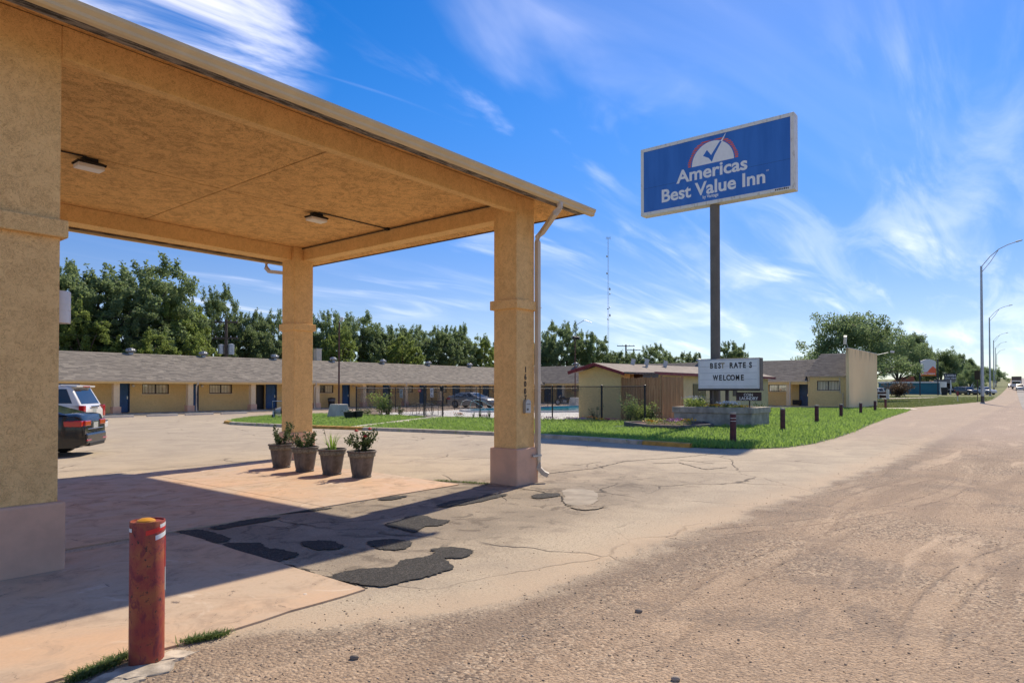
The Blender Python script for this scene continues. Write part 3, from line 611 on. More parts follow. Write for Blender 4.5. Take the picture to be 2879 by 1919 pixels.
# sloped soffits
sm = MB(); q = .0
sm.quad((ex0,ey0,ZE),(ex1,ey0,ZE),(xo,CY0,ZC),(CX0,CY0,ZC)); sm.quad((ex1,ey0,ZE),(ex1,ey1,ZE),(xo,yo,ZC),(xo,CY0,ZC)); sm.quad((ex1,ey1,ZE),(ex0,ey1,ZE),(CX0,yo,ZC),(xo,yo,ZC)); sm.quad((ex0,ey1,ZE),(ex0,ey0,ZE),(CX0,CY0,ZC),(CX0,yo,ZC))
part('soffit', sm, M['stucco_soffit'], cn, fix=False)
# fascia boards
for b in ((ex0,ey0-.03,ZE-.03,ex1,ey0+.19,ZE+.1),(ex0,ey1-.02,ZE-.03,ex1,ey1+.03,ZE+.1)):
    mb = MB(); mb.box(*b); part('fascia_board', mb, M['fascia'], cn)
for b in ((ex1,ey0-.03,ZE-.02,ex1+.03,ey1+.03,ZE+.1),(ex0-.03,ey0-.03,ZE-.02,ex0,ey1+.03,ZE+.1)):
    mb = MB(); mb.box(*b); part('fascia_board', mb, M['dark_frame'], cn)
zt, zr = ZE+.1, ZE+1.25; rx0, rx1, ry = ex0+3.6, ex1-3.6, (ey0+ey1)/2
rf = MB(); A,B,C_,D_ = (ex0-.03,ey0-.03,zt),(ex1+.03,ey0-.03,zt),(ex1+.03,ey1+.03,zt),(ex0-.03,ey1+.03,zt); E_,F_ = (rx0,ry,zr),(rx1,ry,zr)
rf.add([A,B,C_,D_,E_,F_],[(0,1,5,4),(1,2,5),(2,3,4,5),(3,0,4)]); part('roof', rf, M['shingle'], cn)
# gutters
yg = ey0-.03-.10; z0 = ZE-.075
def gprof(s, yb): return [(yb, z0),(yb-s*.06,z0),(yb-s*.078,z0+.02),(yb-s*.082,z0+.05),(yb-s*.108,z0+.085),(yb-s*.112,z0+.10),(yb-s*.112,z0+.125),(yb-s*.104,z0+.125),(yb-s*.104,z0+.112),(yb,z0+.112)]
mb = MB(); mb.extr(gprof(1, ey0-.031), 'x', ex0-.03, ex1+.10); gut = part('gutter', mb, M['gutter'], cn, label='tan front gutter')
mb = MB(); mb.extr(gprof(-1, ey1+.031), 'x', ex0-.03, ex1+.03); part('gutter', mb, M['gutter'], cn)
for x_ in (3.2, 6.1, 8.9):
    mb = MB(); mb.box(x_, ey0-.031-.1135, z0-.002, x_+.012, ey0-.031, z0+.126); 
def rectpipe(pts, w, d, name, mat, parent):
    mb = MB(); mb.tube(pts, [w/2*1.45]*len(pts), 4); return part(name, mb, mat, parent, bevel=.006)
def onY(u, v, y): r = ray(u, v); t = y/r[1]; return (r[0]*t, y, CAMH+r[2]*t)
pA = onY(1574, 580, ey0-.09); px_ = xo+.035; py_ = CY0-.052
dsp = [(pA[0],pA[1],ZE-.06),(pA[0],pA[1],ZE-.16),(pA[0]-.05,pA[1]+.06,ZE-.25),(px_+.08,py_-.05,ZE-.40),(px_,py_,ZE-.50),(px_,py_,ZE-.60),(px_,py_,.42),(px_+.01,py_-.02,.27),(px_+.05,py_-.1,.18),(px_+.09,py_-.18,.14)]
dn = rectpipe(dsp, .085, .07, 'downspout', M['downspout'], cn)
mb = MB(); mb.box(px_-.2,py_-.05,.49,px_+.06,py_+.045,.525); part('pipe_strap', mb, M['galv'], dn)
for z_ in (3.27,1.7): mb = MB(); mb.box(px_-.053,py_-.053,z_,px_+.053,py_+.053,z_+.012); part('pipe_joint', mb, M['downspout'], dn)
dsp2 = [(CX1+.02,ey1+.06,ZE-.06),(CX1+.02,ey1+.06,ZE-.2),(CX1+.04,ey1-.05,ZE-.30),(CX1+.1,yo+.06,ZE-.40),(CX1+.15,yo+.05,ZE-.6),(CX1+.15,yo+.05,.1)]
rectpipe(dsp2, .085, .07, 'downspout', M['downspout'], cn)
# conduit
for pts_ in ([(7.85,11.25,ZC-.02),(9.62,11.22,ZC-.02)],[(9.62,8.1,ZC-.03),(9.62,14.55,ZC-.03)],[(2.05,11.45,ZC-.02),(3.75,11.3,ZC-.02)]): mb = MB(); mb.tube(pts_, .012, 6); part('conduit', mb, M['black'], cn)
mb = MB(); mb.obox((9.6,11.22,ZC-.03),(.07,.1,.05)); part('junction_box', mb, M['black'], cn)
# text helper
def text_mesh(s, size, extr=.003, offset=0., align='CENTER', space=1.0, xs=1.0, serif=False):
    cu = bpy.data.curves.new('t', 'FONT'); cu.body = s; cu.size = size; cu.extrude = extr; cu.offset = offset; cu.align_x = align; cu.space_character = space; cu.resolution_u = 4
    ob = bpy.data.objects.new('t', cu); COL.objects.link(ob); dg = bpy.context.evaluated_depsgraph_get(); me = bpy.data.meshes.new_from_object(ob.evaluated_get(dg)); bpy.data.objects.remove(ob)
    for v in me.vertices: v.co.x *= xs
    return me
FX = Matrix(((0,0,-1),(-1,0,0),(0,1,0))).to_4x4()     # faces -X
FY = Matrix(((1,0,0),(0,0,-1),(0,1,0))).to_4x4()      # faces -Y
def text(name, s, size, loc, M4, mat, parent, label=None, **k):
    wd = k.pop('width', None); me = text_mesh(s, size, **k)
    if wd:
        xs_ = [v.co.x for v in me.vertices]; f_ = wd/(max(xs_)-min(xs_)); c_ = (max(xs_)+min(xs_))/2
        for v in me.vertices: v.co.x = (v.co.x-c_)*f_
    off = OFF.get(parent.name,(0,0,0)) if parent else (0,0,0)
    me.transform(Matrix.Translation(Vector(loc)-Vector(off)) @ M4); me.materials.clear(); me.materials.append(mat); me.name = name
    o = link_mesh(name, me)
    if parent: o.parent = parent; OFF[o.name] = off
    if label: o['label'] = label
    return o
for ch, z_, dx in (('1',2.06,.0),('6',1.925,-.006),('0',1.795,-.012),('0',1.66,-.016),('7',1.535,-.005)):
    text('house_number_digit', ch, .145, (9.665+dx,CY0-.006,z_), FY, M['letter_black'], colR, offset=.003, xs=.9)
# mailbox on the column (hangs on it)
mb_t = thing('key_drop_box', 'small grey-white metal box with rounded top hung below the number on the column', 'box', (9.655,CY0-.03,1.3))
pr_ = [(-.075,0),(.075,0),(.075,.19)]+[(.075*math.cos(t),.19+.06*math.sin(t)) for t in np.linspace(0,math.pi,9)[1:-1]]+[(-.075,.19)]
mb = MB(); mb.extr([(9.66+a,1.31+b) for a,b in pr_], 'y', CY0-.075, CY0-.004); bx_ = part('box_body', mb, M['galv'], mb_t, bevel=.004)
mb = MB(); mb.box(9.62,CY0-.079,1.36,9.66,CY0-.0752,1.395); part('label_plate', mb, M['letter_black'], mb_t)
mb = MB(); mb.box(9.605,CY0-.081,1.47,9.715,CY0-.0752,1.478); part('drop_slot', mb, M['black'], mb_t)
# ceiling lights
def ceil_light(x, y, label):
    t = thing('ceiling_light', label, 'light fixture', (x,y,ZC-.12), 0, 'lights under the canopy ceiling')
    mb = MB(); mb.prism([(-.1,-.08),(.1,-.08),(.1,.08),(-.1,.08)], .07, .12); mb.add([(-.11,-.09,.07),(.11,-.09,.07),(.11,.09,.07),(-.11,.09,.07),(-.2,-.13,.045),(.2,-.13,.045),(.2,.13,.045),(-.2,.13,.045),(-.2,-.13,.02),(.2,-.13,.02),(.2,.13,.02),(-.2,.13,.02)],[(0,1,5,4),(1,2,6,5),(2,3,7,6),(3,0,4,7),(4,5,9,8),(5,6,10,9),(6,7,11,10),(7,4,8,11),(0,3,2,1)])
    part('housing', mb, M['black'], t, local=True)
    mb = MB(); mb.prism([(-.185,-.115),(.185,-.115),(.185,.115),(-.185,.115)], -.045, .02); part('lens', mb, M['lamp_lens'], t, local=True, bevel=.015); return t
ceil_light(*G(251,456,ZC-.05), 'black boxed ceiling light nearest the left column, lens facing down'); ceil_light(*G(890,607,ZC-.05), 'black boxed ceiling light wired to the far right beam')
# sconce on left column
sc = thing('wall_sconce', 'white ribbed cylinder wall light on the side of the big left column', 'wall light', (CX0+CW,7.68,2.42))
mb = MB(); mb.lathe([(.0,0),(.098,0),(.1,.01),(.1,.12),(.097,.123),(.1,.126),(.1,.18),(.097,.183),(.1,.186),(.1,.31),(.095,.318),(.0,.318)], (CX0+CW+.07,7.68,2.41), 28); part('shade', mb, M['white'], sc, smooth=True)
mb = MB(); mb.box(CX0+CW,7.62,2.5,CX0+CW+.03,7.74,2.64); part('mount', mb, M['galv'], sc)

# ================================================================ BOLLARDS
bo = thing('bollard', 'thick rusty red steel bollard with yellow reflector on top, at the slab corner in front', 'bollard', (1.86,4.50,0))
r = .102; mb = MB(); mb.lathe([(r,-.05),(r,.902),(r*.985,.906),(r*.93,.906),(r*.92,.896),(0,.900)], (0,0,0), 40); bp_ = part('post', mb, M['rust_red'], bo, local=True, smooth=True)
mb = MB(); mb.lathe([(.056,0),(.052,.010),(.03,.020),(.0,.022)], (-.01,-.0,.900), 20); part('reflector', mb, M['amber'], bo, local=True, smooth=True)
def arc_strip(rr, a0, a1, z0, z1, tilt=0.):
    mb = MB(); n = 14
    for i in range(n):
        t0 = a0+(a1-a0)*i/n; t1 = a0+(a1-a0)*(i+1)/n; q0 = tilt*(t0-a0); q1 = tilt*(t1-a0)
        mb.quad((rr*math.cos(t0),rr*math.sin(t0),z0+q0),(rr*math.cos(t1),rr*math.sin(t1),z0+q1),(rr*math.cos(t1),rr*math.sin(t1),z1+q1),(rr*math.cos(t0),rr*math.sin(t0),z1+q0))
    return mb
va = math.atan2(-4.5,-1.86)   # towards the viewer side
for a0,a1,z0,z1,tl,m_ in ((va-.1,va+1.7,.825,.855,.02,'tape_red'),(va+.45,va+1.7,.79,.82,.02,'tape_white'),(va+.75,va+1.8,.862,.885,.012,'tape_white'),(va-1.9,va-1.0,.845,.868,0,'tape_white'),(va+1.3,va+2.0,.60,.80,0,'tape_red'),(va+1.33,va+2.0,.45,.60,0,'tape_white')):
    part('reflective_tape', arc_strip(r+.0015,a0,a1,z0,z1,tl), M[m_], bo, local=True, fix=False)
for k_,(px2,py2,rr2) in enumerate(((1.80,4.36,.17),(1.60,4.38,.11),(2.02,4.44,.10),(1.66,4.26,.09))):
    mb = MB(); pl2 = [(px2+rr2*(1+.25*math.sin(3*t+k_*2)+.12*math.sin(7*t))*math.cos(t)*1.25, py2+rr2*(.7+.2*math.sin(4*t+k_))*math.sin(t)) for t in np.linspace(0,6.283,22)[:-1]]; mb.prism(pl2, -.03, lambda p: .012+.01*math.sin(p[0]*20)); part('footing_rubble', mb, M['rubble'], bo)
SM = [(1684,1018,945,'with two white stripes, in front of the marquee planter'),(1798,990,936,'second from the planter along the lawn edge'),(1876,971,929,'third from the planter along the lawn edge'),(1932,958,927,'fourth from the planter, left of the tall end wall foot'),(1977,950,924,'fifth from the planter, in front of the end wall'),(2010,944,919,'sixth from the planter, at the right foot of the end wall'),(2034,938,915,'farthest of the row, before the white rail fence')]
first = None
for i,(a,b,c,d) in enumerate(SM):
    x_,y_ = GD(a,b); dist = x_*Fv[0]+y_*Fv[1]; H = (b-c)*DS/FPX*dist; lab = 'maroon steel bollard '+d
    if first is None:
        first = thing('bollard', lab, 'bollard', (x_,y_,0), 0, 'maroon bollards along the lawn')
        mb = MB(); mb.lathe([(.1,-.05),(.1,.965),(.09,.99),(0,1.)], (0,0,0), 20); part('post', mb, M['maroon'], first, local=True, smooth=True)
        mb = MB(); mb.lathe([(.102,.925),(.102,.962),(.09,.992),(0,1.003)], (0,0,0), 20, cap=False); part('cap', mb, M['concrete'], first, local=True, smooth=True); first.scale = (1,1,H)
        st0 = first
    else:
        dup(st0, (x_,y_,0), label=lab, scale=(1,1,H))
for z0,z1 in ((.79,.805),(.70,.715)):
    part('reflective_tape', arc_strip(.1015,2.6,4.6,z0,z1), M['white'], st0, local=True, fix=False)

# ================================================================ FLOWER POTS
def leaf_quads(P, size, name, mat, up=.3, asp=.55, seed=0, parent=None, local=True):
    n = len(P); rg = np.random.default_rng(seed); d = rg.normal(size=(n,3)); d[:,2] += up; d /= np.linalg.norm(d,axis=1)[:,None]
    e = rg.normal(size=(n,3)); e -= (e*d).sum(1)[:,None]*d; e /= np.linalg.norm(e,axis=1)[:,None]; s = size*(.6+.8*rg.random(n))[:,None]
    V = np.stack([P, P+d*s*.5+e*s*asp*.5, P+d*s, P+d*s*.5-e*s*asp*.5], 1); F = np.arange(4*n).reshape(-1,4)
    me = bpy.data.meshes.new(name); npmesh(me, V.reshape(-1,3), F); me.materials.append(mat)
    if parent is None: return me
    o = link_mesh(name, me); o.parent = parent; OFF[o.name] = OFF.get(parent.name,(0,0,0)); return o
def bush_pts(rg, stems, zbase, spread, hlo, hhi, per, jit):
    P = []; paths = []
    for k in range(stems):
        a = rg.random()*6.283; h = hlo+(hhi-hlo)*rg.random(); sp = spread*(.3+.9*rg.random()); base = np.array([.05*math.cos(a),.05*math.sin(a),zbase]); pts = []
        for i in range(6):
            t = i/5; pts.append(base+np.array([math.cos(a)*sp*t**1.3, math.sin(a)*sp*t**1.3, h*t*(1-.12*t)])+(rg.normal(0,.012*(1+h),3) if i else 0))
        paths.append(pts)
        for j in range(per):
            t = rg.uniform(.25,1.0); q = t*5; i = min(4,int(q)); P.append(pts[i]+(pts[i+1]-pts[i])*(q-i)+rg.normal(0,jit,3))
    return np.array(P), paths
def make_pot(x, y, label, seed, kind, rz=0):
    t = thing('potted_plant', label, 'potted plant', (x,y,.016), rz, 'row of four large pots under the canopy')
    mb = MB(); mb.lathe([(0,0),(.185,0),(.19,.012),(.19,.03),(.182,.04),(.20,.12),(.235,.36),(.24,.40),(.245,.405)], (0,0,0), 48, cap=False); part('pot', mb, M['pot'], t, local=True, smooth=True)
    mb = MB(); mb.lathe([(.245,.405),(.262,.41),(.268,.43),(.272,.48),(.268,.487)], (0,0,0), 48, cap=False); part('rim_band', mb, M['pot_band'], t, local=True, smooth=True)
    mb = MB(); mb.lathe([(.268,.487),(.285,.49),(.292,.505),(.288,.52),(.272,.525),(.262,.515),(.25,.46)], (0,0,0), 48, cap=False); part('rim', mb, M['pot'], t, local=True, smooth=True)
    mb = MB(); mb.lathe([(.252,.465),(.0,.475)], (0,0,0), 30); part('soil', mb, M['soil'], t, local=True)
    rg = np.random.default_rng(seed)
    if kind == 'grass':
        mb = MB()
        for k in range(46):
            a = rg.random()*6.283; b = rg.uniform(0,.09); h = rg.uniform(.28,.52); sp = rg.uniform(.03,.24); p0 = np.array([math.cos(a)*b,math.sin(a)*b,.47]); w = .011
            px2 = np.array([-math.sin(a),math.cos(a),0])*w; last = None
            for i in range(5):
                tt = i/4; c = p0+np.array([math.cos(a)*sp*tt**2,math.sin(a)*sp*tt**2,h*(tt-.18*tt**3)]); ww = px2*(1-tt*.95)
                if last is not None: mb.quad(last[0],last[1],c+ww,c-ww)
                last = (c-ww,c+ww)
        part('blades', mb, M['leaf_lime'], t, local=True, fix=False)
        mb = MB(); mb.tube([(-.02,0,.47),(-.15,-.03,.62),(-.2,-.05,.82),(-.24,-.06,.93)], .004, 5); part('stem', mb, M['bark'], t, local=True)
        P = np.array([(-.2,-.05,.82),(-.22,-.06,.87),(-.24,-.06,.92),(-.12,-.02,.6)]); leaf_quads(P, .06, 'leaves', M['leaf_rose'], parent=t, seed=seed)['kind'] = 'stuff'
        return t
    stems, sp, lo, hi, per = kind
    P, paths = bush_pts(rg, stems, .47, sp, lo, hi, per, .022)
    leaf_quads(P, .042, 'foliage', M['leaf_rose'], parent=t, seed=seed, asp=.7)
    mb = MB()
    for p in paths: mb.tube(p, [.006,.005,.0045,.004,.003,.002], 5)
    part('stems', mb, M['bark'], t, local=True); return t
PP = [(799,1319),(865,1330),(942,1339),(1026,1347)]
pw = [G(*p) for p in PP]; cc = [(x*1.012, y*1.012+.1) for x,y in pw]
make_pot(*cc[0], 'leftmost pot, tall thin rose bush with pale leaves before the far column', 3, (10,.30,.22,.66,85))
make_pot(*cc[1], 'second pot from the left, low bushy green plant', 5, (11,.24,.14,.42,80))
make_pot(*cc[2], 'third pot, upright yellow-green blades of a lily', 7, 'grass')
rp = make_pot(*cc[3], 'rightmost pot, dark leaved bush with red roses', 9, (13,.26,.25,.48,95))
for q in ((.10,-.12,.93),(-.03,-.14,.79),(-.17,-.05,.90)):
    mb = MB(); [mb.lathe([(0,0),(.026+.007*k,.008),(.036,.034-.004*k),(.0,.045)], (q[0],q[1],q[2]+.003*k), 9) for k in range(4)]; part('rose', mb, M['fl_red'], rp, local=True, kind=None)

# ================================================================ MOTEL BUILDING
mt = thing('motel_building', 'long low tan motel with grey shingle roof and blue room doors round the lot', 'motel', (40,49,0))
clearp = NT('clear_pane'); trn = clearp.n('ShaderNodeBsdfTransparent'); gls = clearp.n('ShaderNodeBsdfGlossy'); gls.inputs['Roughness'].default_value = .03; msx = clearp.n('ShaderNodeMixShader'); msx.inputs[0].default_value = .16
clearp.l(trn.outputs[0], msx.inputs[1]); clearp.l(gls.outputs[0], msx.inputs[2]); clearp.l(msx.outputs[0], clearp.t.nodes['Material Output'].inputs[0]); M['clear'] = clearp.m
# generic run of building: works in local coords (a along the wall, d outward normal = towards -d), mapped by fn to world
def wall_boxes(mb, T, a0, a1, z0, z1, d0, d1, ops):
    ops = sorted(ops); cur = a0
    def bx(p,q,r_,s_): 
        if q-p > 1e-4 and s_-r_ > 1e-4:
            v = [T(a,d,z) for a,d,z in ((p,d0,r_),(q,d0,r_),(q,d1,r_),(p,d1,r_),(p,d0,s_),(q,d0,s_),(q,d1,s_),(p,d1,s_))]; mb.add(v, [(3,2,1,0),(4,5,6,7),(0,1,5,4),(1,2,6,5),(2,3,7,6),(3,0,4,7)])
    for (p,q,r_,s_) in ops:
        bx(cur,p,z0,z1); bx(p,q,z0,r_); bx(p,q,s_,z1); cur = q
    bx(cur,a1,z0,z1)
def tbox(mb, T, p,q,d0,d1,r_,s_):
    v = [T(a,d,z) for a,d,z in ((p,d0,r_),(q,d0,r_),(q,d1,r_),(p,d1,r_),(p,d0,s_),(q,d0,s_),(q,d1,s_),(p,d1,s_))]; mb.add(v, [(3,2,1,0),(4,5,6,7),(0,1,5,4),(1,2,6,5),(2,3,7,6),(3,0,4,7)]); return mb
def door(T, p, q, z0, z1, d, side=1, parent=mt):
    mb = MB(); tbox(mb,T,p,q,d+.06,d+.1,z0,z1); dr = part('door', mb, M['blue_door'], parent)
    mb = MB(); w = (q-p)
    for (zz0,zz1) in ((z0+.15,z0+.75),(z0+.9,z1-.15)):
        for k in (0,1): a = p+.12*w+k*.43*w; tbox(mb,T,a,a+.33*w,d+.052,d+.06,zz0,zz1)
    part('door_panel', mb, M['blue_door'], dr)
    mb = MB(); tbox(mb,T,p-.07,p,d-.015,d+.1,z0,z1+.06); tbox(mb,T,q,q+.07,d-.015,d+.1,z0,z1+.06); tbox(mb,T,p,q,d-.015,d+.1,z1,z1+.06); part('door_frame', mb, M['blue_trim'], dr)
    mb = MB(); a = q-.12*w if side > 0 else p+.12*w; tbox(mb,T,a-.03,a+.03,d+.01,d+.06,z0+.9,z0+1.1); part('handle', mb, M['brass'], dr)
def window(T, p, q, z0, z1, d, opened=False, parent=mt):
    mb = MB(); f = .05
    tbox(mb,T,p,q,d+.02,d+.1,z0,z0+f); tbox(mb,T,p,q,d+.02,d+.1,z1-f,z1); tbox(mb,T,p,p+f,d+.02,d+.1,z0+f,z1-f); tbox(mb,T,q-f,q,d+.02,d+.1,z0+f,z1-f); m_ = (p+q)/2; tbox(mb,T,m_-.025,m_+.025,d+.02,d+.1,z0+f,z1-f)
    wn_ = part('window', mb, M['dark_frame'], parent)
    mb = MB(); tbox(mb,T,(m_+.03) if opened else p+f,q-f,d+.105,d+.115,z0+f,z1-f); part('curtain', mb, M['curtain'], wn_)
    if opened: mb = MB(); tbox(mb,T,p+f,m_-.03,d+.14,d+.145,z0+f,z1-f); part('dark_room', mb, M['black'], wn_)
    mb = MB(); tbox(mb,T,p+f,q-f,d+.06,d+.064,z0+f,z1-f); part('pane', mb, M['clear'], wn_)
    mb = MB(); tbox(mb,T,p-.05,q+.05,d-.04,d+.02,z0-.06,z0); part('sill', mb, M['stucco_pale'], wn_)
def pcolumn(T, a, d, zt_, w=.36, parent=mt, pl=True):
    mb = MB(); tbox(mb,T,a-w/2,a+w/2,d,d+w,.0,zt_); c = part('column', mb, M['stucco_pale'], parent)
    if pl: mb = MB(); tbox(mb,T,a-w/2-.07,a+w/2+.07,d-.07,d+w+.07,0,.58); part('plinth', mb, M['plinth'], c)
TL = lambda a,d,z: (a, 49+d, z)              # long run, outward -Y
TW = lambda a,d,z: (66.5+d, a, z)            # wing, outward -X
ZS = .13; Z1 = 2.13
doorsL = [(18.34,18.95),(23.2,23.72),(29.3,30.17),(36.8,37.5),(41.5,42.3),(46.25,47.1),(51.05,52.05),(55.95,56.9),(60.2,61.1)]
winsL = [(19.83,21.64),(24.6,26.4),(34.0,35.8),(38.8,40.55),(43.25,45.3),(47.9,50.1),(53.0,54.7),(57.6,59.4)]
ops = [(a,b,ZS,Z1-.03) for a,b in doorsL]+[(a,b,1.41,Z1-.03) for a,b in winsL]+[(28.4,29.2,ZS,Z1-.03)]+[(4,5.8,1.41,2.1),(9,10.8,1.41,2.1),(13.3,15.1,1.41,2.1)]
mb = MB(); wall_boxes(mb, TL, -12, 66.4, 0, 2.3, 0, .18, ops); part('wall', mb, M['stucco_fine'], mt)
mb = MB(); tbox(mb,TL,28.3,30.3,.5,.55,0,2.3); tbox(mb,TL,-12,66,.3,.35,0,2.3); part('room_backing', mb, M['black'], mt)
for i,(a,b) in enumerate(doorsL): door(TL,a,b,ZS+.03,Z1-.03,0,1)
for i,(a,b) in enumerate(winsL+[(4,5.8),(9,10.8),(13.3,15.1)]): window(TL,a,b,1.41,Z1-.03,0,opened=(i==2))
for a in (17.57,22.4,27.2,33.0,37.9,42.9,47.6,52.9,58.2,12.8,8.0): pcolumn(TL,a,-1.7,Z1,parent=mt)
mb = MB(); tbox(mb,TL,-12,66.4,-2.1,.2,-.03,ZS); tbox(mb,TL,-12,64.6,-2.75,-2.1,-.03,.06); part('walkway', mb, M['concrete'], mt)
mb = MB(); tbox(mb,TL,-12,66.4,-1.95,.18,Z1,Z1+.1); tbox(mb,TL,-12,66.4,-1.97,-1.9,Z1-.01,2.31); part('eave_soffit', mb, M['stucco_fine'], mt)
def gut_long(T, a0, a1, d, z):
    mb = MB(); v = []
    pf = [(d,z),(d-.07,z),(d-.09,z+.03),(d-.12,z+.1),(d-.12,z+.13),(d,z+.13)]; n = len(pf)
    v = [T(a0,*p) for p in pf]+[T(a1,*p) for p in pf]; mb.add(v,[tuple(range(n-1,-1,-1)),tuple(range(n,2*n))]+[(i,(i+1)%n,n+(i+1)%n,n+i) for i in range(n)]); return mb
part('gutter', gut_long(TL,-12,64.9,-1.975,2.22), M['downspout'], mt)
for a in (22.75,32.6,42.6): mb = MB(); mb.tube([TL(a,-2.02,2.24),TL(a,-2.02,2.1),TL(a,-1.82,1.95),TL(a,-1.82,.2),TL(a,-1.95,.1)], .06, 4); part('downspout', mb, M['downspout'], mt)
# shingled slopes: real overlapping tabs, one piece of ground-work per slope
def shingles(T2, a0, a1, s0z, d0, s1z, d1, name, mat, course=.145, tab=.32, clip=None):
    L_ = math.hypot(d1-d0, s1z-s0z); nc = int(L_/course); V = []; F = []; ud = (d1-d0)/L_; uz = (s1z-s0z)/L_; nd, nz_ = -uz, ud
    rg = np.random.default_rng(len(name)+nc)
    def pt(a,s,h): return T2(a, d0+ud*s+nd*h, s0z+uz*s+nz_*h)
    for c in range(nc):
        s = c*course; a = a0-(tab*.5 if c%2 else 0)-rg.uniform(0,.05)
        while a < a1:
            w = tab*rg.uniform(.8,1.15); p = max(a,a0); q = min(a+w-.006,a1); 
            if q-p > .02 and (clip is None or clip((p+q)/2, s/L_)):
                h = .016+rg.uniform(0,.007); o = len(V); V += [pt(p,s,h),pt(q,s,h),pt(q,s+course*1.05,.004),pt(p,s+course*1.05,.004),pt(p,s,0),pt(q,s,0)]; F += [(o,o+1,o+2,o+3),(o+4,o+5,o+1,o)]
            a += w
    mb = MB(); mb.v = V; mb.f = F; mb.uv = [None]*len(F); o = part('shingles', mb, mat, mt, kind='stuff', fix=False); return o
def deck(T2, a0, a1, prof, mat, name='roof'):
    mb = MB(); n = len(prof); v = [T2(a0,*p) for p in prof]+[T2(a1,*p) for p in prof]; mb.add(v,[tuple(range(n-1,-1,-1)),tuple(range(n,2*n))]+[(i,(i+1)%n,n+(i+1)%n,n+i) for i in range(n)]); return part(name, mb, mat, mt)
deck(TL,-12,69.6,[(-2.05,2.34),(3,4.36),(8.2,2.34)], M['shingle']); shingles(TL,-1,69.4,2.345,-2.06,4.365,3.0,'L',M['shingle'],tab=.4)
doorsW = [(47.2,48.1),(45.2,46.2),(40.5,41.4),(17.2,18.0)]; winsW = [(19.15,20.9),(42.3,44.0),(36,38),(31,33)]
ops = [(a,b,ZS,2.15) for a,b in doorsW]+[(a,b,1.5,2.18) for a,b in winsW]
mb = MB(); wall_boxes(mb,TW,16.9,49.1,0,2.5,0,.18,ops); part('wall', mb, M['stucco_fine'], mt)
mb = MB(); tbox(mb,TW,16.9,49,.3,.35,0,2.3); part('room_backing', mb, M['black'], mt)
for a,b in doorsW: door(TW,a,b,ZS+.03,2.15,0,-1)
for a,b in winsW: window(TW,a,b,1.5,2.18,0)
for a in (18.7,23.5,28.5,33.5,38.8,44.4): pcolumn(TW,a,-1.4,2.2,.3,pl=(a!=18.7))
mb = MB(); tbox(mb,TW,13.6,46.2,-1.7,.2,-.03,ZS+.03); part('walkway', mb, M['concrete'], mt)
mb = MB(); tbox(mb,TW,16.9,47,-1.5,.18,2.2,2.3); tbox(mb,TW,16.9,47,-1.53,-1.46,2.19,2.42); part('eave_soffit', mb, M['stucco_fine'], mt)
part('gutter', gut_long(TW,16.9,46.9,-1.535,2.40), M['downspout'], mt)
mb = MB(); mb.tube([TW(18.45,-1.6,2.42),TW(18.45,-1.6,.25)], .07, 4); part('downspout', mb, M['downspout'], mt)
deck(TW,16.9,52.0,[(-1.62,2.5),(3,4.66),(7.5,2.5)], M['shingle2']); shingles(TW,17.3,52,2.505,-1.63,4.665,3.0,'W',M['shingle2'],tab=.4)
# taller end bay flush with the gutter line
TE = lambda a,d,z: (65.0+d, a, z)
mb = MB(); wall_boxes(mb,TE,13.55,16.88,0,3.0,0,.18,[(14.17,16.09,1.62,2.5)]); mb.box(65.18,16.7,0,76,16.88,3.0); part('wall', mb, M['stucco_fine'], mt)
window(TE,14.17,16.09,1.62,2.5,0)
mb = MB(); v = [(64.7,17.25,2.9),(64.7,13.6,2.9),(68.2,13.6,5.12),(68.2,16.5,5.12),(76.5,13.6,5.12),(76.5,16.5,5.12),(76.5,17.25,2.9)]
mb.add(v,[(0,1,2,3),(2,4,5,3),(0,3,5,6),(0,6,4,1)]); part('roof', mb, M['shingle2'], mt)
TEs = lambda a,d,z: (64.7+d, a, z)
shingles(TEs,13.62,17.3,2.905,0.,5.125,3.5,'E',M['shingle2'],tab=.4,clip=lambda a,t: a < 17.25-.75*t)
mb = MB(); tbox(mb,TE,13.6,16.9,-.06,0,2.78,2.9); part('gutter', mb, M['downspout'], mt)
mb = MB(); mb.tube([TE(16.65,-.06,2.84),TE(16.75,-.06,2.78),TE(16.8,-.08,2.45)], .045, 4); part('downspout', mb, M['downspout'], mt); mb = MB(); mb.tube([TE(14.25,-.06,2.85),TE(14.15,-.06,2.6),TE(14.12,-.06,1.4),TE(13.9,-.06,1.36),TE(13.88,-.06,.1)], .04, 4); part('downspout', mb, M['downspout'], mt)
def stain_wall():
    m = NT('end_wall_stucco'); n = m.noise(1.2, 5, .6, sc=(1,1,.06)); n2 = m.noise(.5, 4); sp = m.n('ShaderNodeSeparateXYZ'); m.l(m.geo.outputs['Position'], sp.inputs[0])
    nn = m.noise(5, 4, .6, sc=(1,1,.05)); base = m.mix(m.mr(n2,.35,.7,0,.5), (.88,.67,.36), (.80,.59,.31)); st = m.math('MULTIPLY', m.mr(nn,.46,.7), m.mr(sp.outputs[2], 4.2, 5.4)); m.col(m.mix(m.math('MULTIPLY', st, .8), base, (.13,.09,.05))); m.rough(.92); m.bump(m.noise(30,3), .3, .01); return m.m
M['stain'] = stain_wall()
mb = MB(); mb.box(64.62,13.33,-.05,77.6,13.58,5.40); part('end_wall', mb, M['stain'], mt, label='tall tan end wall with streaks under its top')
mb = MB(); mb.box(77.6,13.36,-.05,77.72,13.6,5.42); part('wall_edge_trim', mb, M['red_trim'], mt)
mb = MB(); mb.box(64.6,13.3,5.4,77.7,13.6,5.44); part('wall_coping', mb, M['galv'], mt)
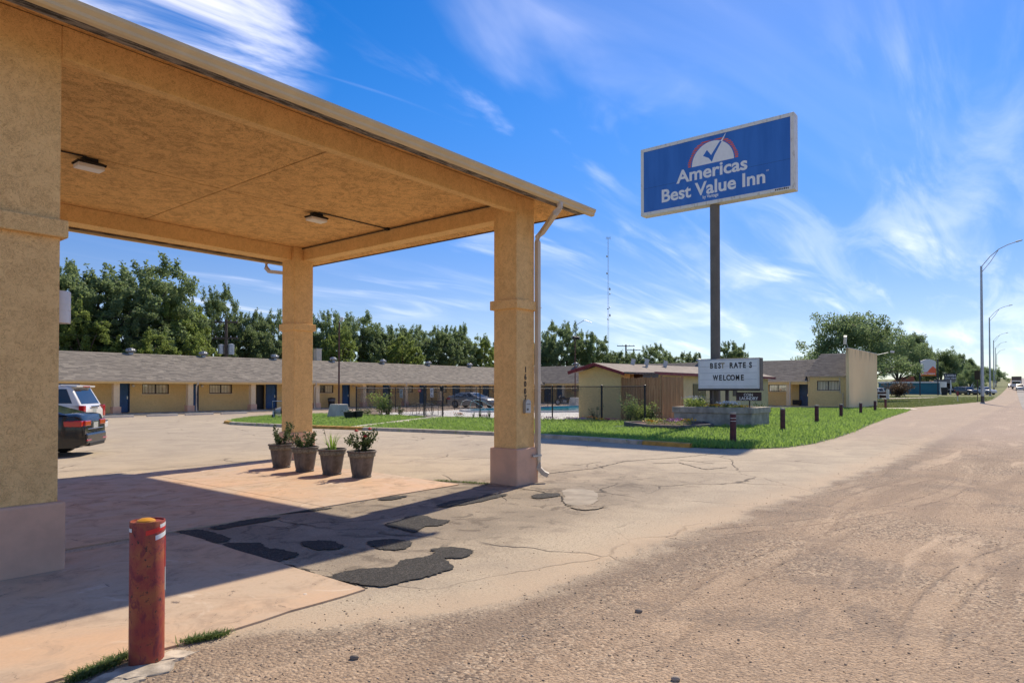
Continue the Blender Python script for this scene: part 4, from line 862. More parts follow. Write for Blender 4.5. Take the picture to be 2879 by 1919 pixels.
# flood lights on the end wall
for (p, d, lab) in (((64.9,13.45,5.44),(-.35,.1,.5),'floodlight tilted up at the left top of the tall end wall'),((77.4,13.3,5.3),(.9,-.9,.25),'floodlight on a short arm at the right top of the end wall')):
    t = thing('floodlight', lab, 'light fixture', p); q = Vector(p)+Vector(d)
    mb = MB(); mb.tube([p, q], .03, 6); part('arm', mb, M['galv'], t); mb = MB(); mb.obox(tuple(q+Vector(d)*.35), (.25,.22,.75) if d[0]<0 else (.5,.3,.2), rx=.15, ry=-.45 if d[0]<0 else 0); part('lamp_head', mb, M['white'], t)
for (T_,a_,z_) in ((TL,50.4,.5),(TW,18.25,.45)):
    mb = MB(); tbox(mb,T_,a_-.4,a_+.4,-.12,0,z_-.2,z_+.25); g2_ = part('air_conditioner', mb, M['dark_frame'], mt, bevel=.01)
    mb = MB(); [tbox(mb,T_,a_-.36,a_+.36,-.135,-.12,z_-.16+k*.06,z_-.13+k*.06) for k in range(6)]; part('grille', mb, M['black'], g2_, kind='stuff')
# turbine vents on the ridges
def rvent(x,y,z,label,first=[None]):
    if first[0] is None:
        t = thing('roof_vent', label, 'roof vent', (x,y,z), 0, 'turbine vents along the motel ridge'); first[0] = t
        mb = MB(); mb.lathe([(.16,-.35),(.16,0),(.2,.02)], (0,0,0), 14); part('vent_pipe', mb, M['galv'], t, local=True)
        mb = MB()
        for k in range(14):
            a = 2*math.pi*k/14; c,s = math.cos(a),math.sin(a); c2,s2 = math.cos(a+.22),math.sin(a+.22)
            pr2 = [(.2,.02),(.33,.1),(.36,.2),(.3,.3),(.12,.36)]
            for (r0,z0_),(r1,z1_) in zip(pr2[:-1],pr2[1:]): mb.quad((r0*c,r0*s,z0_),(r0*.93*c2,r0*.93*s2,z0_),(r1*.93*c2,r1*.93*s2,z1_),(r1*c,r1*s,z1_))
        mb.lathe([(.0,.37),(.14,.355),(.16,.34)], (0,0,0), 14); mb.lathe([(.16,.04),(.29,.12),(.3,.2),(.26,.28)], (0,0,0), 14, cap=False); part('turbine', mb, M['galv'], t, local=True); return t
    return dup(first[0], (x,y,z), label=label)
ords = ['first','second','third','fourth','fifth','sixth','seventh','eighth','ninth']
for i,u in enumerate((368,572,773,937.5,1077,1205,1321)):
    r_ = ray(u, 1000); x_ = r_[0]*51.9/r_[1]; rvent(x_, 51.9, 4.38, 'turbine roof vent on the motel ridge, %s counting from the left' % ords[i])
rvent(69.3,45.3,4.7,'turbine roof vent at the corner of the motel roofs, right of the near column'); rvent(69.3,29.2,4.7,'turbine roof vent on the far wing, seen above the pool house roof')
mb = MB(); mb.box(*(31.0,52.6,4.0),31.5,53,5.4)
vp = thing('vent_stack', 'square cream vent stack rising behind the roof beside the far canopy column', 'vent', (29.9,52.4,4.2)); r_ = ray(893,1000); x_ = r_[0]*52.4/r_[1]
mb = MB(); mb.box(x_-.25,52.2,4.1,x_+.3,52.7,5.45); part('stack', mb, M['downspout'], vp); mb = MB(); mb.box(x_-.3,52.15,5.45,x_+.35,52.75,5.5); part('cap', mb, M['galv'], vp)
# porch lamps and room number plaques
for a in (19.2,24.0,37.9): 
    t = thing('porch_lamp', 'small round porch lamp beside %s' % {19.2:'the leftmost blue door',24.0:'the second blue door',37.9:'the door right of the lot lamp post'}[a], 'wall light', TL(a,-.05,1.98)); mb = MB(); mb.lathe([(.03,.09),(.09,.05),(.1,0),(.07,-.07),(0,-.1)], TL(a,-.12,1.98), 12); part('globe', mb, M['lamp_lens'], t, smooth=True); mb = MB(); tbox(mb,TL,a-.05,a+.05,-.06,0,1.98,2.08); part('base', mb, M['galv'], t)

# ================================================================ PARKING STOPS
ws = None
for i,(a,b,lab) in enumerate([((412,1210),(612,1205),'at the left, before the first room window'),((757,1203),(938,1196),'second from the left, beside the white downspout'),((1035,1196),(1200,1189),'third from the left, before the third column'),((1293,1188),(1440,1183),'fourth, half hidden behind the hose cart')]):
    p = [G(150+q[0]*.4274, 660+q[1]*.4274) for q in (a,b)]; cx2,cy2 = (p[0][0]+p[1][0])/2,(p[0][1]+p[1][1])/2; 
    if ws is None:
        ws = thing('parking_stop', 'white concrete wheel stop '+lab, 'wheel stop', (cx2,44.2,0), 0, 'concrete wheel stops in the motel lot')
        mb = MB(); mb.extr([(-.09,0),(.09,0),(.06,.13),(-.06,.13)], 'x', -.95, .95); part('stop_bar', mb, M['pale_concrete'], ws, local=True, bevel=.01); mb = MB(); [mb.lathe([(.018,.131),(.018,.137),(0,.137)], (sx*.7,0,0), 10) for sx in (-1,1)]; part('anchor_pins', mb, M['rubber'], ws, local=True)
    else: dup(ws, (cx2,44.2,0), label='white concrete wheel stop '+lab)
for x_,y_,lab in ((43.2,44.2,'right of the patio table, in front of the motel door'),(48.6,44.0,'behind the pool gate, left of the silver sedan'),(38.2,44.3,'behind the bush at the fence corner'),): dup(ws,(x_,y_,0),label='white concrete wheel stop '+lab)
dup(ws,(58,42.6,0),label='white concrete wheel stop in front of the dark motorcycle'); dup(ws,(63,18.8,0),rz=math.pi/2,label='white concrete wheel stop right of the marquee sign')

# ================================================================ BIG POLE SIGN
ps = thing('pole_sign', 'tall blue motel sign with white lettering and half sun logo on a brown-grey pole', 'sign', (31.8,12.57,.5))
mb = MB(); mb.lathe([(.235,.3),(.235,11.0)], (31.8,12.57,0), 28); part('pole', mb, M['pole'], ps, smooth=True)
sx, sy0, sy1, sz0, sz1 = 31.50, 8.70, 16.47, 10.88, 14.42
mb = MB(); mb.box(sx,sy0,sz0,sx+.56,sy1,sz1); cab = part('cabinet', mb, M['cabinet'], ps, bevel=.02)
fw_ = .17
for b in ((sx-.03,sy0,sz0,sx,sy1,sz0+fw_),(sx-.03,sy0,sz1-fw_,sx,sy1,sz1),(sx-.03,sy0,sz0+fw_,sx,sy0+fw_,sz1-fw_),(sx-.03,sy1-fw_,sz0+fw_,sx,sy1,sz1-fw_)):
    mb = MB(); mb.box(*b); part('frame_edge', mb, M['cabinet'], cab, bevel=.008)
mb = MB(); mb.box(sx-.012,sy0+fw_,sz0+fw_,sx,sy1-fw_,sz1-fw_); fc = part('sign_face', mb, M['sign_blue'], ps)
mb = MB(); mb.box(sx-.014,sy0+fw_,sz0+1.42,sx-.011,sy1-fw_,sz0+1.428); part('panel_seam', mb, M['letter_black'], fc)
mb = MB(); [mb.box(sx-.033,12.57+k,sz0-.002,sx-.001,12.58+k,sz0+fw_) for k in (-.3,.3)]; part('frame_seam', mb, M['dark_frame'], cab, kind='stuff')
mb = MB(); mb.box(sx+.12,sy0-.012,sz0+.1,sx+.42,sy0-.002,sz0+1.35); part('access_panel', mb, M['cabinet'], cab)
mb = MB(); [mb.box(sx-.034,sy0+.25+k*.08,sz0+.06,sx-.0305,sy0+.25+k*.08+.05,sz0+.13+.01*(k%3)) for k in range(8)]; part('scrawl', mb, M['dark_frame'], cab, kind='stuff')
fx = sx-.016; H_ = sz1-sz0; Wd_ = sy1-sy0
def SP(u, v, x=None):   # u from left edge 0..1, v from top 0..1 of the sign
    return (x if x is not None else fx, sy1-u*Wd_, sz1-v*H_)
def flat(name, pts, mat, x, parent=fc):
    mb = MB(); P = [(x, p[0], p[1]) for p in pts]; Q = [(x+.004, p[0], p[1]) for p in pts]; n = len(P); mb.add(P+Q, [tuple(range(n)), tuple(range(2*n-1,n-1,-1))]+[(i,(i+1)%n,n+(i+1)%n,n+i) for i in range(n)]); return part(name, mb, mat, parent)
# half disc
ccy, ccz, rad = sy1-.504*Wd_, sz1-.430*H_, 1.07
flat('white_half_sun', [(ccy+rad*math.cos(t), ccz+rad*1.02*math.sin(t)) for t in np.linspace(0,math.pi,40)], M['white_letter'], fx)
mb = MB()
for k in range(12):
    z0_ = .02+k*.106; z1_ = z0_+.066
    for sgn in (-1,1):
        def rr(R_o, z): return math.sqrt(max(0,R_o**2-z**2))
        ro = 1.27+.02*math.sin(k)
        for za,zb in ((z0_,z1_),):
            zo = (za+zb)/2; i0,i1 = rr(rad*1.02+.035,za), rr(rad*1.02+.035,zb); o0,o1 = rr(ro,za), rr(ro,zb)
            if o1 > i1+.02 and o0 > 0:
                q = [(ccy+sgn*i0,ccz+za),(ccy+sgn*o0,ccz+za),(ccy+sgn*o1,ccz+zb),(ccy+sgn*i1,ccz+zb)]; mb.add([(fx,a,b) for a,b in q]+[(fx+.004,a,b) for a,b in q],[(0,1,2,3),(0,1,5,4),(1,2,6,5),(2,3,7,6),(3,0,4,7)])
part('orange_rays', mb, M['orange_red'], fc, kind='stuff')
ck = [(-.33,.50),(-.17,.68),(.0,.40),(.14,.62),(.36,.97),(.43,1.03),(.21,.60),(.03,.12),(.0,.02),(-.12,.22)]
ck = [(-.36,.46),(-.20,.72),(-.03,.42),(.33,1.02),(.40,.98),(.10,.38),(.0,.08),(-.13,.30)]
flat('blue_tick', [(ccy-a*1.25+.03, ccz+b*1.0-.02) for a,b in ck], M['sign_blue'], fx-.004)
flat('white_tick_tip', [(ccy-.36*1.15, ccz+1.0),(ccy-.64*1.1, ccz+1.36),(ccy-.40*1.25, ccz+.96)], M['white_letter'], fx-.004)
YC = lambda u: sy1-u*Wd_
text('lettering', 'Americas', .90, (fx, YC(.492), sz1-.615*H_), FX, M['white_letter'], fc, offset=.022, width=3.62)
text('lettering', 'Best Value Inn', .90, (fx, YC(.493), sz1-.845*H_), FX, M['white_letter'], fc, offset=.022, width=5.26)
text('small_lettering', 'by Vantage', .23, (fx, YC(.49), sz1-.905*H_), FX, M['white_letter'], fc, offset=.004, width=.8)
text('small_lettering', 'SM', .10, (fx, YC(.845), sz1-.70*H_), FX, M['white_letter'], fc)
# ================================================================ MARQUEE + PLANTER
pt_ = thing('concrete_planter', 'long stained concrete planter wall on the lawn under the two signs', 'planter', (31.6,12.2,0))
mb = MB()
for b in ((30.4,10.35,-.05,32.95,10.6,.61),(30.4,13.9,-.05,32.95,14.13,.61),(30.4,10.6,-.05,30.65,13.9,.61),(32.7,10.6,-.05,32.95,13.9,.61)): mb2 = MB(); mb2.box(*b); part('wall', mb2, M['concrete'], pt_)
for b in ((30.34,10.29,.61,33.0,10.62,.885),(30.34,13.88,.61,33.0,14.2,.885),(30.34,10.62,.61,30.68,13.88,.885),(32.66,10.62,.61,33.0,13.88,.885)): mb2 = MB(); mb2.box(*b); part('capping', mb2, M['concrete'], pt_, bevel=.012)
mb = MB(); mb.box(30.65,10.6,.4,32.7,13.9,.80); part('soil', mb, M['soil'], pt_)
mq = thing('marquee_sign', 'white changeable letter board reading best rates welcome, on dark posts over the planter', 'sign', (31.1,11.65,.8))
my0,my1,mz0,mz1 = 10.13,13.12,1.72,3.21
mb = MB(); mb.box(30.98,my0,mz0,31.42,my1,mz1); mcb = part('cabinet', mb, M['dark_frame'], mq, bevel=.015)
mb = MB(); mb.box(30.93,my0+.02,mz0+.04,30.98,my1-.02,mz1-.03); part('frame', mb, M['white'], mcb, bevel=.01)
mb = MB(); mb.box(30.915,my0+.09,mz0+.1,30.93,my1-.09,mz1-.1); mf = part('sign_face', mb, M['marq_face'], mq)
for k in range(5): mb = MB(); z_ = mz0+.17+k*.31; mb.box(30.905,my0+.12,z_,30.915,my1-.12,z_+.012); part('letter_rail', mb, M['galv'], mf)
for y_ in (12.57-.05, 11.75): mb = MB(); mb.box(31.1,y_-.07,.7,31.24,y_+.07,mz0); part('post', mb, M['dark_frame'], mq)
mb = MB(); mb.box(30.9,my0-.02,mz0-.05,31.46,my1+.0,mz0); part('bottom_rail', mb, M['dark_frame'], mq)
def mletter(ch, u, zb, size=.355, mat=None): 
    text('letter', ch, size, (30.911, my1-u*(my1-my0), zb), FX, mat or M['letter_black'], mf, offset=.013, xs=.66 if ch in 'WM' else .80)
for ch,u in zip('BES',(.235,.305,.368)): mletter(ch,u,mz0+1.03)
mletter('T',.42,mz0+1.03,mat=M['letter_faded'])
for ch,u in zip('RATES',(.558,.632,.700,.765,.862)): mletter(ch,u,mz0+1.03)
for ch,u in zip('WELCOME',(.300,.382,.446,.510,.580,.658,.732)): mletter(ch,u,mz0+.45)
cl = thing('coin_laundry_sign', 'brown board with white words coin laundry under the letter board', 'sign', (31.2,10.72,.8))
mb = MB(); mb.box(31.18,10.14,1.2,31.22,11.32,1.60); cf = part('board', mb, M['brown_sign'], cl)
mb = MB(); mb.box(31.22,10.68,.6,31.27,10.73,1.45); part('stake', mb, M['dark_frame'], cl)
text('lettering', 'COIN', .19, (31.175, 10.74, 1.415), FX, M['white_letter'], cf, offset=.004, xs=.9); text('lettering', 'LAUNDRY', .205, (31.175, 10.73, 1.24), FX, M['white_letter'], cf, offset=.004, xs=.92)
def flowers(name, label, cx_, cy_, z, w, d, h, n, mats, leaf=None, seed=0, cat='flowers', size=.05, lsize=.05, group=None):
    t = thing(name, label, cat, (cx_,cy_,z), 0, group); rg = np.random.default_rng(seed)
    P = np.c_[rg.uniform(-d/2,d/2,n*3), rg.uniform(-w/2,w/2,n*3), rg.uniform(0,h*.85,n*3)]; leaf_quads(P, lsize, 'foliage', leaf or M['leaf_light'], parent=t, seed=seed)
    for i,mt_ in enumerate(mats):
        k = max(3,n//len(mats)); yl = -w/2+w*(i+.5)/len(mats)
        Q = np.c_[rg.uniform(-d/2,d/2,k), yl+rg.normal(0,w/len(mats)*.35,k), h*rg.uniform(.75,1.1,k)]; leaf_quads(Q, size, 'blossoms', mt_, parent=t, up=1.2, asp=1., seed=seed+i+1)
    return t
flowers('flowering_plant','white mum flowers heaped at the middle of the concrete planter',30.85,11.55,.8,.75,.4,.3,260,[M['fl_white']],seed=1,size=.07)
flowers('flowering_plant','low yellow flowers left of the white mum in the planter',30.85,12.2,.8,.75,.3,.18,90,[M['fl_yellow']],seed=2,size=.06)
flowers('flowering_plant','low yellow flowers right of the white mum in the planter',30.85,10.95,.8,.65,.3,.16,70,[M['fl_yellow']],seed=3,size=.055)
flowers('leafy_shrub','bright green and pale shrub at the left end of the concrete planter',31.1,13.35,.8,.9,.7,.55,330,[M['fl_white']],seed=4,cat='shrub',size=.03,lsize=.09)
def shrub(name, label, x, y, z, w, h, n, mat, seed, lsize=.09, cat='shrub', stems=9, group=None, jit=.07):
    t = thing(name, label, cat, (x,y,z), 0, group); rg = np.random.default_rng(seed); P, paths = bush_pts(rg, stems, 0, w, h*.6, h, n//stems, jit); leaf_quads(P, lsize, 'foliage', mat, parent=t, seed=seed)
    mb = MB(); [mb.tube(p, [.014,.012,.009,.007,.005,.003], 4) for p in paths]; part('stems', mb, M['bark'], t, local=True); return t
shrub('leafy_shrub','tall loose grey-green shrub behind the left end of the planter',33.6,13.9,0,.55,1.75,700,M['leaf_rose'],11,jit=.12)
shrub('leafy_shrub','thin bare stemmed shrub behind the coin laundry board',33.4,10.9,0,.45,1.35,200,M['leaf_rose'],12)
shrub('leafy_shrub','scrubby olive shrub behind the white mum and black post',33.5,11.5,0,.4,1.2,260,M['leaf_rose'],13)
# timber ring planter
hp = thing('timber_planter', 'low hexagonal bed edged with grey landscape timbers on the lawn', 'planter', (27.6,13.5,0))
hx = [(25.75,13.15),(25.9,11.7),(28.2,11.3),(30.2,12.4),(30.0,14.6),(27.6,15.3)]
for i in range(6):
    a,b = Vector((*hx[i],0)),Vector((*hx[(i+1)%6],0)); d = (b-a); l = d.length; an = math.atan2(d.y,d.x); c = (a+b)/2
    for k in range(2): mb = MB(); mb.obox((c.x,c.y,.055+k*.115),(l+.02*k,.12,.11),rz=an); part('timber', mb, M['grey_wood'], hp, bevel=.012)
mb = MB(); mb.prism([(27.8+(x-27.8)*.95,13.2+(y-13.2)*.95) for x,y in hx], 0, .17); part('soil', mb, M['mulch'], hp)
flowers('flowering_plant','pink and yellow mums in the right corner of the timber bed',26.7,12.1,.17,1.0,.7,.26,170,[M['fl_yellow'],M['fl_pink'],M['fl_pink']],seed=6,size=.07)
flowers('flowering_plant','yellow flowers in the left corner of the timber bed',26.2,13.2,.17,.5,.4,.2,60,[M['fl_yellow']],seed=7,size=.06)
flowers('flowering_plant','dark red and green low flowers in the timber bed middle',27.4,13.4,.17,1.6,.9,.22,180,[M['fl_red'],M['leaf_light'],M['leaf_light']],leaf=M['weed'],seed=8,size=.05)
# ================================================================ POOL HOUSE
ph = thing('pool_house', 'small tan gabled pool house with dark red roof trim beside the chain-link fence', 'building', (40,20,0))
gx, gy0, gy1, gyc = 33.0, 18.57, 21.38, 19.95; ez, pz = 2.70, 3.22
mb = MB(); prof = [(gy0,-.05),(gy1,-.05),(gy1,2.72),(gyc,3.12),(gy0,2.68)]; mb.extr([(p[0],p[1]) for p in prof], 'x', gx, gx+1.1); part('wall', mb, M['stucco_fine'], ph, label='tan gable end wall')
mb = MB(); mb.box(gx-.006,gy0-.004,2.45,gx,gy1+.004,2.475); part('wall_joint', mb, M['stucco'], ph)
mb = MB(); mb.box(gx+1.6,18.6,-.05,59,21.3,2.62); part('wall', mb, M['yellow_wall'], ph, label='pale yellow side wall')
for k in range(24): pass
def slab_roof(name, quadpts, th, mat, parent): 
    mb = MB(); n = len(quadpts); mb.add([p for p in quadpts]+[(p[0],p[1],p[2]-th) for p in quadpts],[tuple(range(n)),tuple(range(2*n-1,n-1,-1))]+[(i,(i+1)%n,n+(i+1)%n,n+i) for i in range(n)]); return part(name, mb, mat, parent)
rz_ = 3.25
slab_roof('roof', [(32.4,19.95,rz_),(59.5,19.95+1.2,rz_+.35),(59.5,18.15,2.80),(36.3,18.15,2.80),(36.0,17.95,2.74),(32.4,18.07,2.70)], .05, M['rolled'], ph)
slab_roof('roof', [(32.4,19.95,rz_),(32.4,21.7,2.78),(59.5,22.4,2.78),(59.5,21.15,rz_+.35)], .05, M['rolled'], ph)
for a,b in (((32.38,19.95,rz_+.01),(32.38,21.75,2.79)),((32.38,19.95,rz_+.01),(32.38,18.02,2.69))):
    for k,(o1,th) in enumerate(((0,.11),(.05,.09))):
        mb = MB(); x0 = 32.36+o1; x1 = x0+.04; zof = -.0 if k == 0 else -.10
        v = [(x0,a[1],a[2]+zof),(x0,b[1],b[2]+zof),(x0,b[1],b[2]+zof-th),(x0,a[1],a[2]+zof-th)]; v += [(x1,p[1],p[2]) for p in v]; mb.add(v,[(0,1,2,3),(7,6,5,4),(0,4,5,1),(1,5,6,2),(2,6,7,3),(3,7,4,0)]); part('barge_board', mb, M['red_trim'], ph)
mb = MB(); mb.box(36.3,18.1,2.62,59.5,18.15,2.78); part('fascia_board', mb, M['red_trim'], ph)
mb = MB(); mb.box(32.45,17.95,2.6,36.0,18.05,2.70); part('fascia_board', mb, M['fascia'], ph, label='bare rotten fascia board')
mb = MB(); mb.box(34.6,18.0,2.3,36.6,18.6,2.68); part('soffit', mb, M['dark_frame'], ph)
for (x0,x1,m_) in ((39.5,40.6,'concrete'),(43.0,45.2,'glass'),(50.5,51.4,'brick_dark')): mb = MB(); mb.box(x0,18.56,0 if m_!='brick_dark' else 1.2,x1,18.6,2.1); part('door' if m_!='glass' else 'glass_door', mb, M[m_] if m_!='brick_dark' else M['dark_frame'], ph)
for (x_,y_,lab) in ((37.5,20.2,'left one of a pair of grey swivel roof vents on the pool house'),(38.2,19.6,'right one of a pair of grey swivel roof vents on the pool house'),(41.5,19.9,'lone tilted grey cowl vent on the pool house roof')):
    t = thing('roof_cowl', lab, 'roof vent', (x_,y_,3.2)); mb = MB(); mb.lathe([(.09,-.1),(.09,.16)], (x_,y_,3.2), 12); part('pipe', mb, M['galv'], t); mb = MB(); mb.obox((x_,y_,3.46),(.26,.26,.36),rz=.5,rx=.25); mb.obox((x_,y_,3.66),(.3,.3,.02),rz=.5,rx=.25); part('cowl', mb, M['galv'], t)
# wood fence by the pool house: every board a part
wf = thing('wooden_fence', 'cedar picket privacy fence screening the side of the pool house', 'fence', (34.3,17.5,0))
bme = {}
def board(x, y, w, z1, ang, dog, i):
    mb = MB(); th = .018; s = w/2; pf = [(-s,-.02),(s,-.02),(s,z1-.04),(s*.55,z1),(-s*.55,z1),(-s,z1-.04)] if dog else [(-s,-.02),(s,-.02),(s,z1),(-s,z1)]
    c,q = math.cos(ang),math.sin(ang); n = len(pf); v = [(x+a*c-(-th/2)*q, y+a*q+(-th/2)*c, b) for a,b in pf]+[(x+a*c-(th/2)*q, y+a*q+(th/2)*c, b) for a,b in pf]
    mb.add(v,[tuple(range(n-1,-1,-1)),tuple(range(n,2*n))]+[(k,(k+1)%n,n+(k+1)%n,n+k) for k in range(n)]); return part('board', mb, M['cedar'], wf)
fa, fb = (33.12,18.50), (33.72,16.42); fl_ = math.hypot(fb[0]-fa[0],fb[1]-fa[1]); fang = math.atan2(fb[1]-fa[1],fb[0]-fa[0]); k = 0
while k*.145 < fl_: q = k*.145/fl_; board(fa[0]+(fb[0]-fa[0])*q+random.uniform(-.006,.006), fa[1]+(fb[1]-fa[1])*q, .136, 2.40+random.uniform(-.03,.03), fang+random.uniform(-.01,.01), True, k); k += 1
x = 33.80
while x < 36.35: board(x, 16.38+random.uniform(-.006,.006), .138, 2.45+random.uniform(-.02,.02), random.uniform(-.01,.01), False, i); x += .15
mb = MB(); mb.box(33.68,16.36,-.05,33.77,16.46,2.52); part('post', mb, M['cedar'], wf); mb = MB(); mb.box(36.4,16.36,-.05,36.5,16.46,2.55); part('post', mb, M['cedar'], wf)
for z_ in (.4,2.0):
    mb = MB(); mb.obox(((fa[0]+fb[0])/2+.04,(fa[1]+fb[1])/2,z_),(fl_,.04,.09),rz=fang); part('rail', mb, M['cedar'], wf); mb = MB(); mb.box(33.8,16.41,z_,36.4,16.45,z_+.09); part('rail', mb, M['cedar'], wf)
# ================================================================ POOL
pd = MB(); dk = [(29.9,20.6),(33.0,20.2),(33.0,21.5),(64,24.5),(60,38.5),(31,37.2),(29.2,34.6),(29.4,30.4),(29.7,26)]
mb = MB(); mb.prism(dk, -.02, .03); struct('pool_deck', mb, M['pool_deck'])
pool = thing('swimming_pool', 'turquoise swimming pool with white rim behind the chain-link fence', 'pool', (46,31,.0))
pp = [(36.3,33.2),(38.6,28.9),(41.8,26.6),(50,28.5),(56.5,31.5),(54.5,35.2),(46.5,35.4),(41.5,36.2),(37.6,35.4)]
def inset(P, k): cx2 = sum(p[0] for p in P)/len(P); cy2 = sum(p[1] for p in P)/len(P); return [(cx2+(x-cx2)*k, cy2+(y-cy2)*k) for x,y in P]
def ring(P, Q, z0, z1):
    mb = MB(); n = len(P)
    for i in range(n):
        j = (i+1)%n; mb.quad((*P[i],z1),(*P[j],z1),(*Q[j],z1),(*Q[i],z1)); mb.quad((*P[i],z0),(*P[j],z0),(*P[j],z1),(*P[i],z1)); mb.quad((*Q[i],z0),(*Q[j],z0),(*Q[j],z1),(*Q[i],z1))
    return mb
part('coping', ring(pp, inset(pp,.955), .03, .16), M['white'], pool); mb = MB(); q_ = inset(pp,.953); n = len(q_); [mb.quad((*q_[i],.03),(*q_[(i+1)%n],.03),(*q_[(i+1)%n],.135),(*q_[i],.135)) for i in range(n)]; part('tile_band', mb, M['pool_tile'], pool, fix=False)
mb = MB(); mb.add([(x,y,.055) for x,y in inset(pp,.954)],[tuple(range(len(pp)))]); part('water', mb, M['water'], pool, fix=False)
hr = thing('pool_handrail', 'pair of curved chrome pool handrails in front of the silver sedan', 'handrail', (36.8,33.6,0))
for k,(x_,y_) in enumerate(((36.6,34.3),(37.2,33.9))):
    mb = MB(); pts = [(x_,y_,0),(x_,y_,.5),(x_+.05,y_-.1,.82),(x_+.3,y_-.3,.95),(x_+.7,y_-.75,.8),(x_+1.1,y_-1.2,.45),(x_+1.3,y_-1.4,.15)]; mb.tube(pts, .022, 8); part('rail', mb, M['chrome'], hr, smooth=True)
# ================================================================ CHAIN-LINK FENCE
cf_ = thing('chain_link_fence', 'black chain-link fence with gate round the swimming pool', 'fence', (29.6,26,0))
def fence_line(P, H, posts, parent, big=()):
    for (a,b) in zip(P[:-1],P[1:]):
        mb = MB(); mb.tube([(a[0],a[1],H),(b[0],b[1],H)], .022, 6); part('top_rail', mb, M['black'], parent)
        mb = MB(); l = math.hypot(b[0]-a[0],b[1]-a[1]); dx,dy = (b[0]-a[0])/l,(b[1]-a[1])/l; s = .066; hh = H-.05; w = .0034
        k = int((l+hh)/s)+1; nx,ny = -dy,dx
        for sg in (1,-1):
            for i in range(k):
                c0 = -hh+i*s; t0,t1 = max(0,-c0),min(hh,l-c0)
                if t1-t0 < .02: continue
                A,B = (c0+t0,t0),(c0+t1,t1)
                if sg < 0: A,B = (l-A[0],A[1]),(l-B[0],B[1])
                A3 = Vector((a[0]+dx*A[0],a[1]+dy*A[0],.03+A[1])); B3 = Vector((a[0]+dx*B[0],a[1]+dy*B[0],.03+B[1])); n1 = Vector((nx,ny,0))*w; d = (B3-A3).normalized(); n2 = d.cross(Vector((nx,ny,0)))*w
                o = len(mb.v); mb.v += [tuple(A3+n1),tuple(A3-n1*.5+n2),tuple(A3-n1*.5-n2),tuple(B3+n1),tuple(B3-n1*.5+n2),tuple(B3-n1*.5-n2)]; mb.f += [(o,o+1,o+4,o+3),(o+1,o+2,o+5,o+4),(o+2,o,o+3,o+5)]; mb.uv += [None]*3
        part('wire_mesh', mb, M['black'], parent, kind='stuff', fix=False)
    for i,(x_,y_,r_) in enumerate(posts):
        mb = MB(); mb.lathe([(r_,0),(r_,H+.02),(r_*1.25,H+.03),(r_*1.1,H+.07),(0,H+.10)], (x_,y_,0), 12); part('post', mb, M['black'], parent, smooth=True)
def FPt(u, v, x=None): return G(u, v)
fc1 = (27.9,34.9); gl = (28.9,30.25); gr_ = (29.05,28.5)
def onX(u, x): r = ray(u,1100); return (x, r[1]*x/r[0])
front = [onX(1002,28.6), onX(1093.6,28.9), onX(1192.6,29.2)]; front2 = [onX(1244.6,29.3), onX(1349.6,29.5), onX(1553,29.9), onX(1691.5,30.15), onX(1813,30.3)]
fence_line([front[0],front[2]], 1.86, [(*front[0],.045),(*front[1],.032),(*front[2],.05)], cf_); fence_line([front2[0],front2[3],front2[4]], 1.88, [(*front2[0],.05),(*front2[1],.032),(*front2[2],.036),(*front2[3],.052),(*front2[4],.05)], cf_)
ff2 = [front[0], (33.0,37.6), (42.6,38.1), (59,38.4)]; fence_line(ff2, 1.8, [(33.0,37.6,.03),(39.8,38.0,.03),(42.6,38.1,.035),(48,38.2,.03),(53.5,38.3,.03),(58.6,38.4,.035)], cf_)
# gate
ga,gb2 = Vector((*front[2],0)),Vector((*front2[0],0)); gd = (gb2-ga).normalized(); ga2,gb3 = ga+gd*.12,gb2-gd*.12
mb = MB(); mb.tube([(ga2.x,ga2.y,.08),(ga2.x,ga2.y,1.93),(gb3.x,gb3.y,1.93),(gb3.x,gb3.y,.08),(ga2.x,ga2.y,.08)], .024, 6); gt = part('gate', mb, M['black'], cf_)
mb = MB(); mb.tube([(ga2.x,ga2.y,1.0),(gb3.x,gb3.y,1.0)], .02, 6); part('gate_brace', mb, M['black'], gt); mb = MB(); mb.obox((gb3.x,gb3.y,1.75),(.12,.1,.25)); part('latch', mb, M['black'], gt); mb = MB(); mb.obox((ga2.x,ga2.y,1.7),(.1,.12,.08)); part('hinge', mb, M['black'], gt)
fence_line([(ga2.x,ga2.y),(gb3.x,gb3.y)], 1.9, [], cf_)
